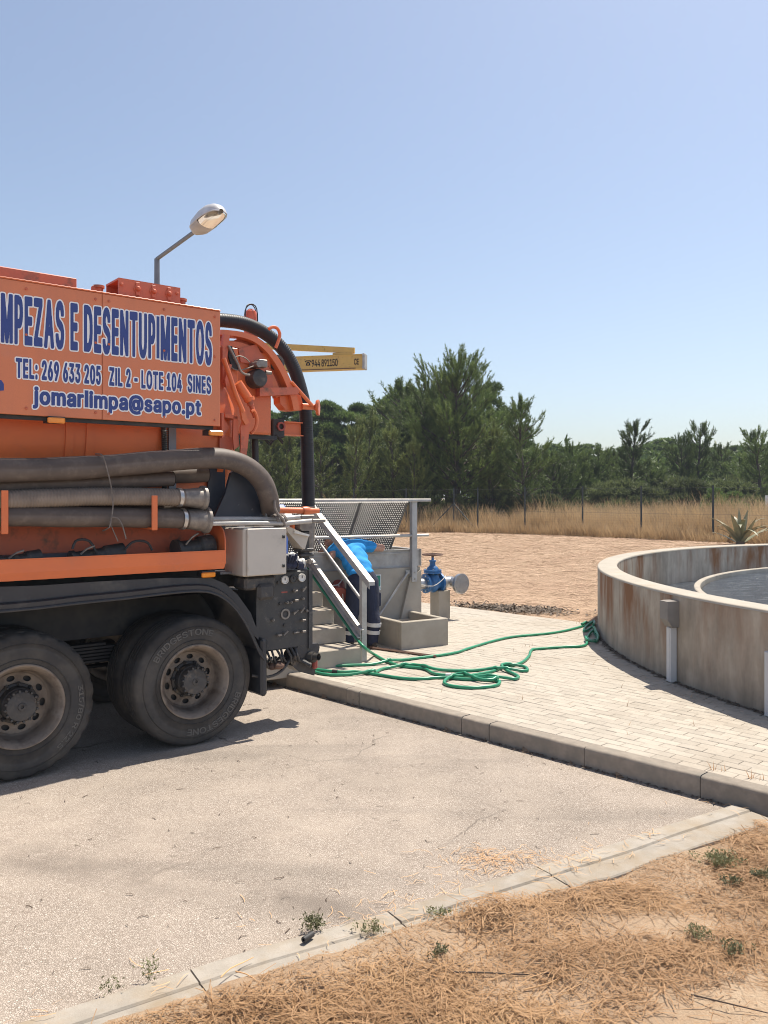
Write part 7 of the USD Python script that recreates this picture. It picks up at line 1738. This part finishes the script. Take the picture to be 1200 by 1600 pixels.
p = np.vstack([p[ok], pe[np.hypot(*(pe - TC).T) > TR_ + 0.05]])
V, F = blades(np.column_stack([p, np.full(len(p), 0.148)]), np.full(len(p), 0.05), 0.006, rng, 0.5)
solo('joint_weeds', MB().raw(V, F), STRAW_B, kind='stuff', smooth=False, label='tiny dry sprouts in the paving joints', cat='weeds')
# leaf litter and dirt along the tank foot and kerb foot
n = 1400
a = np.radians(rng.uniform(168, 215, n)); rr_ = TR_ + np.abs(rng.normal(0, 0.025, n)) + 0.004
V, F = straws(np.stack([TC[0] + rr_ * np.cos(a), TC[1] + rr_ * np.sin(a), 0.152 + 0.012 * rng.uniform(size=n)], -1), np.full(n, 0.035), 0.010, rng, 0.004, 0.3, 2, 0.1)
solo('tank_foot_litter', MB().raw(V, F), CHAR, kind='stuff', smooth=False, label='line of dark dirt and leaf crumbs along the tank foot', cat='litter')
n = 500
w_ = rng.uniform(-0.5, 4.8, n); q_ = -0.008 - np.abs(rng.normal(0, 0.02, n))
p = np.array([wq(a, b) for a, b in zip(w_, q_)])
V, F = straws(np.column_stack([p, 0.004 + 0.008 * rng.uniform(size=n)]), np.full(n, 0.04), 0.006, rng, 0.004, 0.3, 2, 0.1)
solo('kerb_foot_litter', MB().raw(V, F), TWIG, kind='stuff', smooth=False, label='line of dark crumbs along the foot of the kerb', cat='litter')
# weeds one can count
def weed(label, x, y, z, n_, h, leafy=0, seed=1, grp=None):
    rng = np.random.default_rng(seed)
    t = Thing('weed', label, 'weed', base=(x, y, z), group=grp)
    P = np.array([x, y, z]) + rng.normal(size=(n_, 3)) * [0.008 + 0.016 * leafy, 0.006 + 0.010 * leafy, 0]
    V, F = blades(P, np.full(n_, h * 0.8), 0.004, rng, 0.3, 0.4)
    t.part('stems', MB().raw(V, F), WEED, smooth=False, kind='stuff')
    k = n_ * 7
    tt = rng.uniform(0.2, 1.0, k); b = rng.integers(0, n_, k)
    P2 = P[b] + np.stack([rng.normal(0, 0.25, k) * h, rng.normal(0, 0.25, k) * h, tt * h * 0.85], -1)
    V, F = needles(P2, unit_rows(rng.normal(size=(k, 3)) + [0, 0, 0.5]), 0.017, 0.007, 3, 0.4, rng, 0.0, 0.004)
    t.part('leaves', MB().raw(V, F), WEED, smooth=False)
for (lab, uv, z, n_, h, lf) in (('small upright green sprout at the strip edge near the lower left', [(-0.991, 3.493)][0], 0.02, 5, 0.095, 0),
                                ('fainter thin green sprout beside the strip near the bottom left', [(-1.126, 3.421)][0], 0.01, 3, 0.07, 0),
                                ('green tuft with the dark rubber stub lying against it', [(-0.334, 3.913)][0], 0.02, 18, 0.065, 1.0),
                                ('green tuft in the straw just right of the rubber stub', [(-0.053, 3.857)][0], 0.03, 9, 0.055, 1.3),
                                ('grey green creeping weed left of the straw mound by the strip', [(0.271, 4.008)][0], 0.03, 10, 0.04, 1.4),
                                ('grey green weed low in the straw below the strip', [(0.261, 3.686)][0], 0.03, 7, 0.04, 1.4),
                                ('largest green weed mat in the straw at the right', [(1.856, 4.595)][0], 0.03, 38, 0.05, 3.8),
                                ('green weed patch at the right photo edge', [(2.019, 4.434)][0], 0.03, 14, 0.04, 2.2),
                                ('small green weed below the weed mat', [(1.812, 4.362)][0], 0.03, 8, 0.035, 1.4),
                                ('dull green weed on the bare sand near the lower right', [(1.552, 3.701)][0], 0.03, 9, 0.05, 1.2),
                                ('small weed on bare sand left of the dull green one', [(1.454, 3.818)][0], 0.03, 10, 0.05, 1.2),
                                ('green weed growing at the foot of the kerb joint', [(-0.233, 8.200)][0], 0.0, 12, 0.12, 0.2)):
    weed(lab, uv[0], uv[1], z, n_, h, lf, int(uv[0] * 100) % 97 + 3)
for (lab, uv) in (('tuft of dry sprouts in the paving near the kerb joint at the right', [(2.301, 5.798)][0]), ('tuft of dry sprouts in the paving at the right edge', [(2.489, 5.626)][0])):
    V, F = blades(np.array([[uv[0], uv[1], 0.148]]) + np.random.default_rng(4).normal(size=(9, 3)) * [0.03, 0.012, 0], np.full(9, 0.07), 0.006, np.random.default_rng(6), 0.2)
    solo('dry_tuft', MB().raw(V, F), STRAW, lab, 'grass tuft', base=(uv[0], uv[1], 0.15), smooth=False)
# rubber stub and a long twig
s0, s1 = [(-0.365, 3.768), (-0.313, 3.845)]
ru = Thing('rubber_stub', 'short dark piece of rubber tube lying on the concrete strip', 'tube', base=(*s0, 0.03))
ru.part('tube_wall', MB().lathe([(0, 0.007), (0, 0.0135), (0.065, 0.0135), (0.065, 0.007), (0, 0.007)], (*s0, 0.045), (s1[0] - s0[0], s1[1] - s0[1], 0.0), 14), CHASSIS)
def stick(label, uvs, r, z=0.035):
    solo('fallen_twig', MB().tube(smooth_path([(a, b, z + 0.006 * math.sin(k * 2.0)) for k, (a, b) in enumerate(uvs)], 0.03), np.linspace(r, r * 0.6, len(smooth_path([(a, b, 0) for a, b in uvs], 0.03))), 6), TWIG if r > 0.0034 else STRAW, label, 'twig', base=(*uvs[0], z))
stick('long brown stem lying across the straw in the lower middle', [(0.293, 3.531), (0.433, 3.517), (0.596, 3.522), (0.739, 3.531)], 0.004)
stick('pale curved stem in the straw right of the long brown one', [(0.571, 3.403), (0.660, 3.430), (0.730, 3.490), (0.751, 3.537), (0.769, 3.571)], 0.0033)
stick('thin brown stem lying on the bare sand at the lower right', [(1.245, 3.371), (1.350, 3.311), (1.504, 3.258)], 0.0036)
stick('thin dry stem arching over the concrete strip near the lower left', [(-0.680, 3.467), (-0.650, 3.523), (-0.607, 3.586), (-0.568, 3.621)], 0.0028, 0.05)
stick('dry stem on the concrete strip right of the arching one', [(-0.631, 3.536), (-0.580, 3.507), (-0.523, 3.470)], 0.0028)
